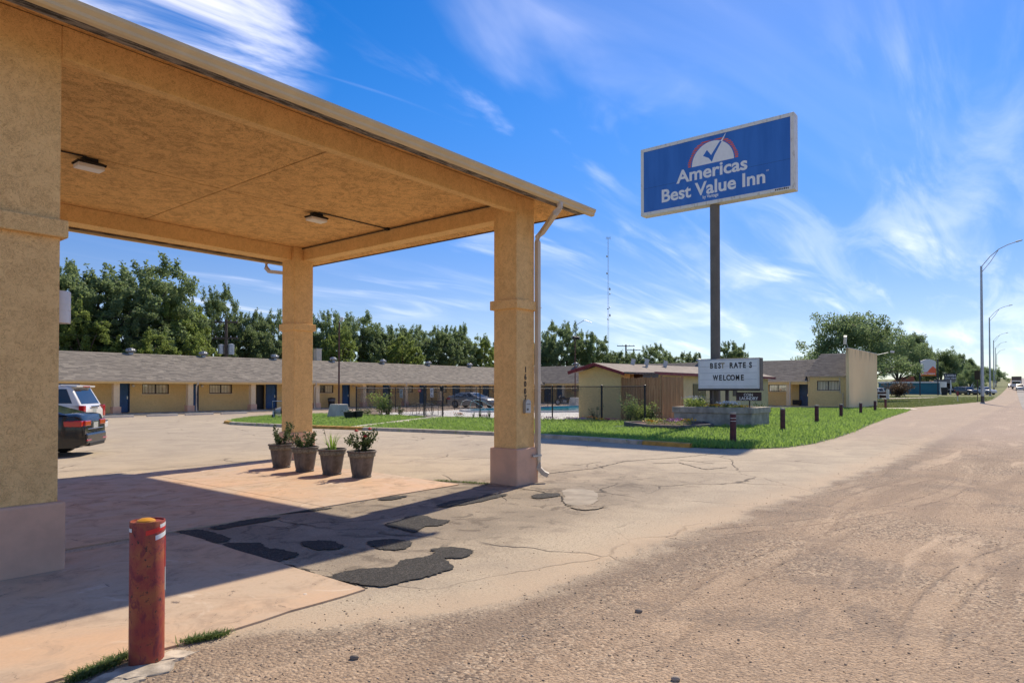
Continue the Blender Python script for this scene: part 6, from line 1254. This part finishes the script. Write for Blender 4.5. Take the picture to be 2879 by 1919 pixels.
# ================================================================ TREES
def crown_mesh(name, seed, H, Rr, n, mat, kind):
    rg = np.random.default_rng(seed); C = []; limbs = []
    if kind == 'column':
        nl = 11
        for k in range(nl):
            h_ = .30+.52*(k/(nl-1))**.75+rg.uniform(-.06,.06); a = k*2.4+rg.uniform(-.6,.6); off = Rr*rg.uniform(.25,.80)*(1 if h_<.76 else .8); c0 = np.array([math.cos(a)*off, math.sin(a)*off, H*h_]); lr = Rr*rg.uniform(.36,.56)
            limbs.append((np.array([0,0,H*max(.12,h_-.3)]), np.array([0,0,H*max(.12,h_-.3)])*.5+c0*.5, c0))
            for q in range(17):
                d = rg.normal(size=3); d[2] = d[2]*.8+.35; d /= np.linalg.norm(d); c = c0+d*lr*np.array([1,1,1.0])*rg.uniform(.6,1.05); C.append((c, Rr*.105*rg.uniform(.7,1.4), .8))
            for q in range(3):
                a2 = rg.random()*6.283; b = c0+np.array([math.cos(a2)*lr*.6, math.sin(a2)*lr*.6, lr*.8]); lean = rg.normal(0,.18,2)+.15
                for st in range(4): C.append((b+np.array([lean[0],lean[1],1.0])*st*.030*H*rg.uniform(.7,1.2), Rr*(.085-.016*st), 1.7))
    else:
        nb = 54
        for k in range(nb):
            a = rg.random()*6.283; el = rg.uniform(-.15,1.5); q = rg.uniform(.62,1.04); d = np.array([math.cos(a)*math.cos(el),math.sin(a)*math.cos(el),math.sin(el)]); c = np.array([0,0,H*.42])+d*np.array([Rr,Rr,H*.56])*q
            if k < 16: limbs.append((np.array([0,0,H*.2]), np.array([0,0,H*.2])*.5+c*.5+np.array([0,0,.05*H]), c))
            C.append((c, Rr*.20*rg.uniform(.65,1.35), .75)); 
            for s in range(2): C.append((c+rg.normal(0,Rr*.14,3), Rr*.11, .9))
            if rg.random() < .35: C.append((c+d*Rr*.16, Rr*.06, 1.3))
    wts = np.array([c[1]**2.0 for c in C]); wts /= wts.sum(); idx = rg.choice(len(C), n, p=wts); cc_ = np.array([C[i][0] for i in idx]); ss = np.array([C[i][1] for i in idx]); zs = np.array([C[i][2] for i in idx])
    d = rg.normal(size=(n,3)); d /= np.linalg.norm(d,axis=1)[:,None]; rad_ = rg.random(n)**.45; P = cc_+d*(ss*rad_)[:,None]*np.c_[np.ones(n),np.ones(n),zs]
    me = leaf_quads(P, .17 if kind=='column' else .23, name, mat, up=.35, asp=.62, seed=seed)
    mb = MB(); mb.tube([(0,0,-.3),(.05,.02,H*.25),(-.08,.06,H*.5),(.05,-.04,H*.82)], [.03*H*.7,.022*H*.7,.014*H*.7,.003*H], 7, cap=False)
    tr = rawmesh('trunk', mb, M['bark']); lm = MB()
    for l_ in limbs: lm.tube([tuple(p) for p in l_], [.011*H,.007*H,.003*H], 5, cap=False)
    return me, tr, rawmesh('limbs', lm, M['bark'])
CR = [crown_mesh('crown', 100+k, 10, 2.9+.4*(k%3), 30000, M['leaf_dark' if k%4 != 3 else 'leaf_light'], 'column') for k in range(5)]
CRo = [crown_mesh('crown', 200+k, 10, 6.0, 30000, M['leaf_oak'], 'dome') for k in range(2)]+[crown_mesh('crown', 210, 10, 5.2, 22000, M['leaf_dark'], 'dome')]
def tree(lib, x, y, z, H, W_, rz, label, group=None):
    t = thing('tree', label, 'tree', (x,y,z), rz, group); ref = 3.4 if lib in CR else 6.0
    for nm, me in zip(('crown','trunk','limbs'), lib): o = link_mesh(nm, me); o.parent = t; OFF[o.name] = (0,0,0)
    for o in t.children:
        if o.name.startswith('limbs'): o['kind'] = 'stuff'
    s_ = H/10; t.scale = (W_/2/ref, W_/2/ref, s_); return t
ordn = ['1st','2nd','3rd','4th','5th','6th','7th','8th','9th','10th','11th','12th','13th','14th','15th','16th','17th','18th','19th','20th','21st','22nd','23rd','24th','25th','26th','27th','28th']
TR = [ # disp x, disp top y, disp width, Y row, lib
 (130,584,170,61,CR[1]),(225,576,210,60,CR[0]),(320,590,190,61,CR[2]),(400,640,120,60,CR[1]),(190,690,130,57,CR[3]),(300,700,130,57.5,CR[4]),(425,692,110,58,CR[3]),(345,760,110,55.5,CR[3]),
 (486,650,85,62,CR[2]),(535,700,85,62,CR[0]),(590,702,90,61,CR[1]),(640,705,90,63,CR[2]),(690,720,90,61,CR[0]),
 (752,702,80,61,CR[1]),(800,712,95,62,CR[2]),(855,722,90,61,CR[0]),(905,738,85,62,CR[1]),(960,742,90,63,CR[2]),(1015,735,85,61,CR[0]),(1058,736,80,62,CR[1]),(1105,768,70,61,CR[3]),(780,745,80,57,CR[3]),(925,765,80,57,CR[3]),(1160,765,90,63,CR[0]),(1205,770,90,63,CR[2])]
for i,(a,b,w,Yr,lib) in enumerate(sorted(TR, key=lambda q: q[0])):
    r_ = ray(a*DS,1000); t_ = Yr/r_[1]; x_ = r_[0]*t_; dist = x_*Fv[0]+Yr*Fv[1]; H = CAMH+(893-b)*DS/FPX*dist; Wm = w*DS/FPX*dist*1.34; H *= .95
    tree(lib, x_, Yr, 0, H, Wm, random.uniform(0,6.28), ('%s of the trees behind the motel roof counting from the left' % ordn[i] if True else ''), 'trees in a row behind the motel')
T2 = [(1262,760,70,92,CR[0]),(1302,742,80,95,CR[2]),(1345,762,75,96,CR[1]),(1395,800,70,104,CR[0]),(1432,806,60,104,CR[1]),(1490,795,70,108,CR[2]),(1535,806,70,112,CR[0]),(1580,808,70,116,CR[1]),(1450,812,70,110,CR[2]),(1672,783,55,120,CR[1]),(1700,800,40,124,CR[2])]
labs = ['leafy tree just right of the canopy downspout, above the motel roof','tallest tree between the canopy and the pool house roof','round topped tree above the pool house gable','low tree behind the radio mast foot','low tree between the mast and the utility pole','spiky tree right of the two utility poles','low tree above the middle of the pool house roof','low tree above the right end of the pool house roof','low tree behind the utility poles','small pale tree right of the big sign pole','smallest pale tree above the left end of the marquee']
for (a,b,w,t_,lib),lab in zip(T2,labs):
    x_,y_ = UT(a*DS,t_); H = CAMH+(893-b)*DS/FPX*t_; tree(lib, x_, y_, 0, H, w*DS/FPX*t_*1.35, random.uniform(0,6.28), lab)
T3 = [(1962,728,245,100,CRo[0],'huge round oak behind the tall end wall'),(2062,772,140,186,CRo[1],'oak with lower boughs just right of the tall end wall'),(2105,775,90,192,CRo[2],'dark tree behind the arched restaurant sign'),(2160,808,90,190,CRo[0],'tree above the navy logo wear sign'),(2195,815,75,215,CRo[1],'tree right of the navy logo wear sign, farther off'),(2228,828,60,230,CRo[2],'tree left of the nearest street light pole'),(2252,842,55,260,CRo[0],'tree behind the nearest street light pole'),(2288,848,50,290,CRo[1],'last tree before the highway, between the far light poles'),(2130,830,60,195,CRo[2],'low dark tree behind the orange roof'),(2228,848,62,158,CRo[1],'small olive tree beside the awning, left of the light pole')]
for a,b,w,t_,lib,lab in T3:
    x_,y_ = UT(a*DS,t_); g_ = gz(x_); H = CAMH-g_+(893-b)*DS/FPX*t_; tree(lib, x_, y_, g_-.1, H, w*DS/FPX*t_*1.0, random.uniform(0,6.28), lab)
x_,y_ = UT(2520,128); shrub('leafy_shrub','big brownish shrub at the right of the white rail fence',x_,y_,gz(x_),2.6,3.4,2600,M['leaf_brown'],41,lsize=.3,stems=26,jit=.35)
# ================================================================ UTILITY POLES, WIRES, MAST
def upole(u, t_, vtop, label, drums=(), arm=2.4, arm2=True):
    x_,y_ = UT(u,t_); H = CAMH+(VH-vtop)/FPX*t_; t = thing('utility_pole', label, 'utility pole', (x_,y_,0)); mb = MB(); mb.tube([(x_,y_,0),(x_,y_,H)], [.17,.12], 10); part('pole', mb, M['bark'], t)
    az = math.atan2(Rv[1],Rv[0]); k = 0
    for dz in ((.25,1.6) if arm2 else (.25,)):
        mb = MB(); mb.obox((x_,y_,H-dz),(arm,.1,.12),rz=az); ca = part('crossarm', mb, M['bark'], t)
        for q in (-.45,-.2,.2,.45): mb = MB(); mb.lathe([(.03,0),(.05,.05),(.04,.12),(0,.14)], (x_+Rv[0]*arm*q,y_+Rv[1]*arm*q,H-dz+.06), 8); part('insulator', mb, M['galv'], ca)
    for dx,v0,h_ in drums:
        z_ = CAMH+(VH-v0)/FPX*t_; mb = MB(); mb.lathe([(.0,-h_/2),(.26,-h_/2),(.27,h_/2),(.1,h_/2+.06),(0,h_/2+.08)], (x_+Rv[0]*dx,y_+Rv[1]*dx,z_), 16); part('transformer', mb, M['galv'], t, smooth=True)
    return (x_,y_,H)
P1 = upole(635,56,897,'wooden utility pole with two grey transformers behind the motel roof at the left',((-.42,982,.75),(.42,982,.85)),2.0)
P2 = upole(1760,112,968,'tallest wooden utility pole with a crossarm behind the pool house roof',((-.5,1015,.9),(.55,1010,1.1)),3.0,False)
P3 = upole(1782,125,980,'second wooden utility pole right of the tallest one',((-.45,1002,1.0),),2.6,False)
P4 = upole(1680,118,980,'utility pole half hidden in the tree above the pool house gable',(),2.4,False)
def wire(a, b, sag, label, n=14, r=.012):
    t = MB(); pts = []
    for i in range(n+1): q = i/n; pts.append((a[0]+(b[0]-a[0])*q, a[1]+(b[1]-a[1])*q, a[2]+(b[2]-a[2])*q-sag*4*q*(1-q)))
    t.tube(pts, r, 4, cap=False); o = part('power_line', t, M['black']); tag(o, label, 'cable', 'power lines behind the motel')
for k,(dz,w_) in enumerate(((-.25,'top'),(-.7,'middle'),(-1.7,'lowest'))): wire((-6,56,P1[2]+dz+.4),(P1[0],P1[1],P1[2]+dz),.5,'%s power line running left from the transformer pole' % w_); wire((P1[0],P1[1],P1[2]+dz),(P4[0],P4[1],P4[2]+dz),.7,'%s power line running right from the transformer pole' % w_)
# radio mast
x_,y_ = UT(1711,420); H = CAMH+(VH-668)/FPX*420; t = thing('radio_mast','very tall thin radio mast with small dishes far behind the pool house','mast',(x_,y_,0))
mb = MB()
for k in range(3): a = k*2.094; mb.tube([(x_+.5*math.cos(a),y_+.5*math.sin(a),0),(x_+.3*math.cos(a),y_+.3*math.sin(a),H)], .07, 4)
zq = 0; k = 0
while zq < H-2: a0 = (k%3)*2.094; a1 = ((k+1)%3)*2.094; mb.tube([(x_+.45*math.cos(a0),y_+.45*math.sin(a0),zq),(x_+.45*math.cos(a1),y_+.45*math.sin(a1),zq+1.6)], .035, 3); zq += 1.2; k += 1
part('lattice', mb, M['galv'], t, kind='stuff')
for du,v_,s_ in ((-4,720,3.2),(-4,768,3.2),(4,812,4),(4,826,2.4),(3,864,2),(-2,868,2.2),(4,886,4),(-2,897,2.2)):
    z_ = CAMH+(VH-v_)/FPX*420; q = du/FPX*420; s2 = s_/FPX*420; mb = MB(); mb.lathe([(.1,-.5),(s2,0),(s2*.9,.25),(.0,.35)], (x_+Rv[0]*q-Fv[0]*.6,y_+Rv[1]*q-Fv[1]*.6,z_), 14, axis='y'); part('dish', mb, M['galv'], t, smooth=True)
mb = MB(); mb.obox((x_,y_,H),(2.6,.2,.2),rz=math.atan2(Rv[1],Rv[0])); [mb.obox((x_+Rv[0]*q,y_+Rv[1]*q,H),(.15,.15,2)) for q in (-1.3,-.4,.5,1.3)]; part('antenna_array', mb, M['galv'], t, kind='stuff')
# ================================================================ HIGHWAY LIGHTS
LP = [(2762,79,'nearest and tallest looking'),(2783.5,139,'second nearest'),(2794.5,217,'third'),(2799.5,273,'fourth'),(2803,370,'farthest thin')]; fl = None
for u,t_,lab in LP:
    x_,y_ = UT(u,t_); g_ = gz(x_); lb = '%s galvanised street light along the highway verge' % lab
    if fl is None:
        t = fl = thing('street_light', lb, 'street light', (x_,y_,g_), 0, 'street lights along the highway')
        Hq = CAMH+(VH-747)/FPX*79-g_
        mb = MB(); mb.tube([(0,0,.1),(0,0,Hq)], [.19,.115], 16); part('pole', mb, M['galv'], t, local=True, smooth=True)
        mb = MB(); mb.box(-.24,-.24,-.1,.24,.24,.12); part('base', mb, M['galv'], t, local=True); mb = MB(); mb.lathe([(.20,.12),(.20,.9),(.19,.9)], (0,0,0), 16, cap=False); part('base_sleeve', mb, M['car_grey'], t, local=True)
        E2 = UT(2865,75); ex_,ey_ = E2[0]-x_, E2[1]-y_; hh = CAMH+(VH-688)/FPX*77-g_
        ln = math.hypot(ex_,ey_); k_ = 1.0
        apts = [(0,0,Hq-.1),(ex_*.25,ey_*.25,Hq+(hh-Hq)*.45),(ex_*.5,ey_*.5,Hq+(hh-Hq)*.78),(ex_*.75,ey_*.75,Hq+(hh-Hq)*.93),(ex_,ey_,hh)]
        mb = MB(); mb.tube(apts, .045, 8); part('arm', mb, M['galv'], t, local=True); mb = MB(); mb.tube([(0,0,Hq-.8),(ex_*.25,ey_*.25,Hq+(hh-Hq)*.12),(ex_*.48,ey_*.48,Hq+(hh-Hq)*.72)], .035, 8); part('brace', mb, M['galv'], t, local=True)
        mb = MB(); mb.tube([(ex_*.97,ey_*.97,hh),(ex_*1.12,ey_*1.12,hh+.04)], [.10,.07], 8); part('luminaire', mb, M['galv'], t, local=True)
    else: dup(fl, (x_,y_,g_), label=lb)
# ================================================================ FAR ROADSIDE
tx0 = tx1 = 190.; ty0 = ray(2470,1090)[1]/ray(2470,1090)[0]*190; ty1 = ray(2642,1090)[1]/ray(2642,1090)[0]*190; g_ = gz(tx1)
tb_ = thing('teal_building', 'low teal block building with white roof edge beyond the verge', 'building', (tx1,ty1,g_)); dx,dy = tx0-tx1,ty0-ty1; l = math.hypot(dx,dy); nx,ny = -dy/l,dx/l
if nx*Fv[0]+ny*Fv[1] < 0: nx,ny = -nx,-ny
zt_ = CAMH+(VH-1076)/FPX*(190*Fv[0]+ty1*Fv[1]); nx,ny = 1.,0.; q4 = [(tx1,ty1),(tx0,ty0),(tx0+14,ty0),(tx1+14,ty1)]
mb = MB(); mb.prism(q4, g_-.3, zt_); part('wall', mb, M['teal'], tb_); cxq = sum(p[0] for p in q4)/4; cyq = sum(p[1] for p in q4)/4
mb = MB(); mb.prism([(cxq+(x-cxq)*1.02,cyq+(y-cyq)*1.02) for x,y in q4], zt_, zt_+.35); part('roof_edge', mb, M['white'], tb_)
mb = MB(); mb.prism([(189.9,ty1-.12),(204,ty1-.12),(204,ty1+.0),(189.9,ty1+.0)], g_-.3, zt_+.3); part('end_panel', mb, M['white'], tb_)
def housegable(name, label, u0, u1, t_, v_e, v_r, wallm, roofm, depth=10):
    a,b = UT(u0,t_),UT(u1,t_); g0 = gz(a[0]); t = thing(name, label, 'building', (a[0],a[1],g0)); ze_ = CAMH+(VH-v_e)/FPX*t_; zr_ = CAMH+(VH-v_r)/FPX*t_; m_ = ((a[0]+b[0])/2,(a[1]+b[1])/2); f = lambda p,d: (p[0]+d,p[1]+.02*d)
    mb = MB(); mb.prism([a,b,f(b,depth),f(a,depth)], g0-.3, ze_); part('wall', mb, wallm, t)
    mb = MB(); mb.add([(*f(a,-.5),ze_),(*f(b,-.5),ze_),(*f(b,depth),ze_),(*f(a,depth),ze_),(*f(m_,-.5),zr_),(*f(m_,depth),zr_)],[(0,1,4),(2,3,5),(0,4,5,3),(1,2,5,4),(0,3,2,1)]); part('roof', mb, roofm, t); return t
housegable('red_roofed_building','building with a faded orange red roof behind the teal block building',2500,2625,215,1074,1052,M['teal'],M['orange_roof'])
housegable('white_gable_house','pale gabled building behind the nearest street light pole',2728,2765,260,1056,1035,M['white'],plain('pale_grey_roof',(.4,.4,.38),.8))
# awning building
a,b = (215.,ray(2625,1090)[1]/ray(2625,1090)[0]*215.),(215.,ray(2709,1090)[1]/ray(2709,1090)[0]*215.); g0 = gz(b[0]); aw = thing('awning_building','flat brown fuel-stop awning with cluttered dark shopfront under it','building',(a[0],a[1],g0)); f = lambda p,d: (p[0]+d,p[1]+.02*d)
tq = 215*Fv[0]+a[1]*Fv[1]; z0_,z1_ = CAMH+(VH-1077)/FPX*tq, CAMH+(VH-1067)/FPX*tq
mb = MB(); mb.prism([a,b,f(b,9),f(a,9)], z0_, z1_); part('awning', mb, plain('taupe_metal',(.26,.22,.2),.6), aw); mb = MB(); mb.prism([f(a,6),f(b,6),f(b,12),f(a,12)], g0-.2, z0_); part('shop_wall', mb, M['dark_frame'], aw)
for q in (.2,.6,.95): p_ = f((a[0]+(b[0]-a[0])*q,a[1]+(b[1]-a[1])*q),.5); mb = MB(); mb.tube([(p_[0],p_[1],g0-.2),(p_[0],p_[1],z0_)], .09, 8); part('post', mb, M['white'], aw)
def board_sign(name, label, u0, u1, v0, v1, t_, postu, vb, facem, framem, lines, arch=False):
    a,b = UT(u0,t_),UT(u1,t_); g0 = gz(a[0]); t = thing(name, label, 'sign', (a[0],a[1],g0)); zA = CAMH+(VH-v1)/FPX*t_; zB = CAMH+(VH-v0)/FPX*t_; az = math.atan2(b[1]-a[1],b[0]-a[0]); w = math.hypot(b[0]-a[0],b[1]-a[1]); base = Matrix.Translation((a[0],a[1],0)) @ Matrix.Rotation(az,4,'Z')
    def loc(name, polys, m_, par, y0, y1):
        mb = MB()
        for poly in polys: n = len(poly); mb.add([(p[0],y0,p[1]) for p in poly]+[(p[0],y1,p[1]) for p in poly],[tuple(range(n)),tuple(range(2*n-1,n-1,-1))]+[(i,(i+1)%n,n+(i+1)%n,n+i) for i in range(n)])
        mb.xf(base); return part(name, mb, m_, par)
    top_ = [(w,zB),(0,zB)] if not arch else [(w,zB-(zB-zA)*.14)]+[(w*(1-q),zB-(zB-zA)*.14*(2*q-1)**2) for q in np.linspace(.08,.92,9)]+[(0,zB-(zB-zA)*.14)]
    bd = loc('board', [[(0,zA),(w,zA)]+top_], facem, t, 0, .25)
    for pu in postu:
        p_ = UT(pu,t_); mb = MB(); mb.tube([(p_[0],p_[1],g0-.3),(p_[0],p_[1],zB-(0 if postu[0]<u0+1 else (zB-zA)))], .12, 8); part('post', mb, framem, t)
    for (s, size, fx_, fz_, m_, xs_) in lines:
        me = text_mesh(s, size*(zB-zA), xs=xs_, offset=.01); me.transform(base @ Matrix.Translation((w*fx_, -.03, zA+(zB-zA)*fz_)) @ Matrix.Rotation(math.pi/2,4,'X')); off = OFF[bd.name]; me.transform(Matrix.Translation(-Vector(off))); me.materials.clear(); me.materials.append(m_); o = link_mesh('lettering', me); o.parent = bd
    return t, bd, loc, w, zA, zB
t, bd, loc, w, zA, zB = board_sign('restaurant_sign','arched white and orange restaurant sign between two dark posts before the teal building',2589,2632,1009,1056,150,(2586.5,2637),1114,M['paper'],M['sign_navy'],[],True)
h_ = zB-zA; loc('orange_band', [[(0,zA),(w,zA),(w,zA+h_*.22),(0,zA+h_*.22)]], M['orange_red'], bd, -.02, 0)
loc('orange_panel', [[(w*.42,zA+h_*.22),(w,zA+h_*.22),(w,zA+h_*.42),(w*.8,zA+h_*.58),(w*.6,zA+h_*.42)]], M['orange_red'], bd, -.02, 0)
def bl(s, size, fx_, fz_, m_, xs_, u0, t_):
    a = UT(u0,t_); b = (a[0]+Rv[0],a[1]+Rv[1]); base = Matrix.Translation((a[0],a[1],0)) @ Matrix.Rotation(math.atan2(Rv[1],Rv[0]),4,'Z'); me = text_mesh(s, size*h_, xs=xs_, offset=.01); me.transform(base @ Matrix.Translation((w*fx_,-.04,zA+h_*fz_)) @ Matrix.Rotation(math.pi/2,4,'X')); me.transform(Matrix.Translation(-Vector(OFF[bd.name]))); me.materials.clear(); me.materials.append(m_); o = link_mesh('lettering', me); o.parent = bd
bl('Little Caesars', .15, .5, .09, M['white_letter'], .95, 2589, 150); bl('PICK-UP WINDOW', .085, .5, .015, M['fl_yellow'], .95, 2589, 150)
board_sign('logo_wear_sign','navy board with white lavish logo wear lettering on the awning roof line',2656,2689,1049.5,1067,157,(2673,),1110,M['sign_navy'],M['white'],[('LAVISH',.50,.5,.50,M['white_letter'],1.05),('LOGO WEAR',.33,.5,.12,M['white_letter'],.95)])
# small roadside things
x_,y_ = UT(2692,92); g_ = gz(x_); t = thing('marker_post','small white post with a red top standing in the verge','marker post',(x_,y_,g_)); mb = MB(); mb.tube([(x_,y_,g_-.1),(x_,y_,g_+.75)], .04, 6); part('stem', mb, M['white'], t); mb = MB(); mb.obox((x_,y_,g_+1.05),(.28,.06,.62),rz=math.atan2(Rv[1],Rv[0])); part('marker', mb, M['red_trim'], t)
x_,y_ = UT(2748,90); g_ = gz(x_); t = thing('sign_post','thin dark edge-on road sign post left of the nearest street light','sign',(x_,y_,g_)); mb = MB(); mb.tube([(x_,y_,g_-.1),(x_,y_,g_+4.4)], .05, 6); part('post', mb, M['dark_frame'], t); mb = MB(); mb.obox((x_,y_,g_+3.6),(.1,.9,1.2),rz=math.atan2(Fv[1],Fv[0])-1.5); part('plate', mb, M['dark_frame'], t)
x_,y_ = UT(2655,150); g_ = gz(x_); t = thing('wheelie_bin','dark green wheeled rubbish bin at the white end of the teal building','bin',(x_,y_,g_)); mb = MB(); v = [(-.8,-.6),(.8,-.6),(.8,.6),(-.8,.6)]; mb.add([(x_+a*.8,y_+b*.8,g_) for a,b in v]+[(x_+a,y_+b,g_+1.6) for a,b in v],[(3,2,1,0),(4,5,6,7),(0,1,5,4),(1,2,6,5),(2,3,7,6),(3,0,4,7)]); part('body', mb, M['bin'], t); mb = MB(); mb.box(x_-.85,y_-.65,g_+1.6,x_+.85,y_+.65,g_+1.75); part('lid', mb, M['bin'], t)
# white rail fence
a,b = UT(2461,112),UT(2494,110); g_ = gz(a[0]); t = thing('rail_fence','low white rail fence with dark brick infill right of the tall end wall','fence',(a[0],a[1],g_-.2)); az = math.atan2(b[1]-a[1],b[0]-a[0]); l = math.hypot(b[0]-a[0],b[1]-a[1]); m_ = ((a[0]+b[0])/2,(a[1]+b[1])/2)
for z_,hh in ((1.25,.12),(.75,.12),(.05,.12)): mb = MB(); mb.obox((m_[0],m_[1],g_+z_),(l,.12,hh),rz=az); part('rail', mb, M['white'], t)
for z_ in (1.0,.4): mb = MB(); mb.obox((m_[0]+Fv[0]*.1,m_[1]+Fv[1]*.1,g_+z_),(l*.98,.06,.42 if z_<.9 else .3),rz=az); part('infill', mb, M['brick_dark'], t)
for q,hh in ((1.0,1.75),(1.1,1.7),(.3,.8)): mb = MB(); mb.obox((a[0]+(b[0]-a[0])*q,a[1]+(b[1]-a[1])*q,g_+hh/2-.1),(.22,.2,hh),rz=az); part('post', mb, M['white'], t)
# pale kerb strip in the verge
pq = [UT(2480,108),UT(2622,118),UT(2640,124),UT(2480,116)]; mb = MB(); mb.add([(x,y,gz(x)+.04) for x,y in pq],[(0,1,2,3)]); struct('verge_path', mb, M['pale_concrete'], fix=False)
# ================================================================ WEEDS at the slab edge
def weeds(name, label, P0, P1, n, h, seed, w=.08):
    rg = np.random.default_rng(seed); q = rg.random(n); X = P0[0]+(P1[0]-P0[0])*q+rg.normal(0,w,n); Y = P0[1]+(P1[1]-P0[1])*q+rg.normal(0,w*.5,n)
    o = blades(X, Y, np.full(n,.005), h, .007, 1.2, name, M['weed']); return tag(o, label, 'weeds', kind='stuff')
weeds('weed_tuft','weeds growing along the slab edge left of the rusty red bollard',GD(170,1566),GD(290,1512),900,.05,1,.035); weeds('weed_tuft','small tuft of weeds right of the rusty red bollard',GD(425,1478),GD(515,1460),500,.045,2,.03)
weeds('weed_tuft','fringe of weeds in the joint left of the near canopy column',GD(1000,1104),GD(1125,1112),500,.04,3,.03)
# rubbish and bigger stones
for i,(a,b,s_,m_,lab) in enumerate(((700,1368,.04,'pale_concrete','pale stone on the dirt just below the slab tip'),(1467,1405,.05,'stone','grey stone at the dark edge of the gravel'),(814,1512,.05,'stone','dark stone at the lower middle of the dirt'),(1551,1560,.05,'stone','dark stone at the bottom edge of the dirt'))):
    x_,y_ = GD(a,b); t = MB(); bm_ = bmesh.new(); bmesh.ops.create_icosphere(bm_, subdivisions=2, radius=s_*.55); 
    for v_ in bm_.verts: v_.co *= 1+.18*math.sin(v_.co.x*90+v_.co.y*70+i); v_.co.z *= .6
    t.add([(v_.co.x+x_,v_.co.y+y_,v_.co.z+s_*.2) for v_ in bm_.verts], [tuple(v_.index for v_ in f_.verts) for f_ in bm_.faces]); bm_.free(); o = part('stone', t, M[m_], None, smooth=True); tag(o, lab, 'stone')
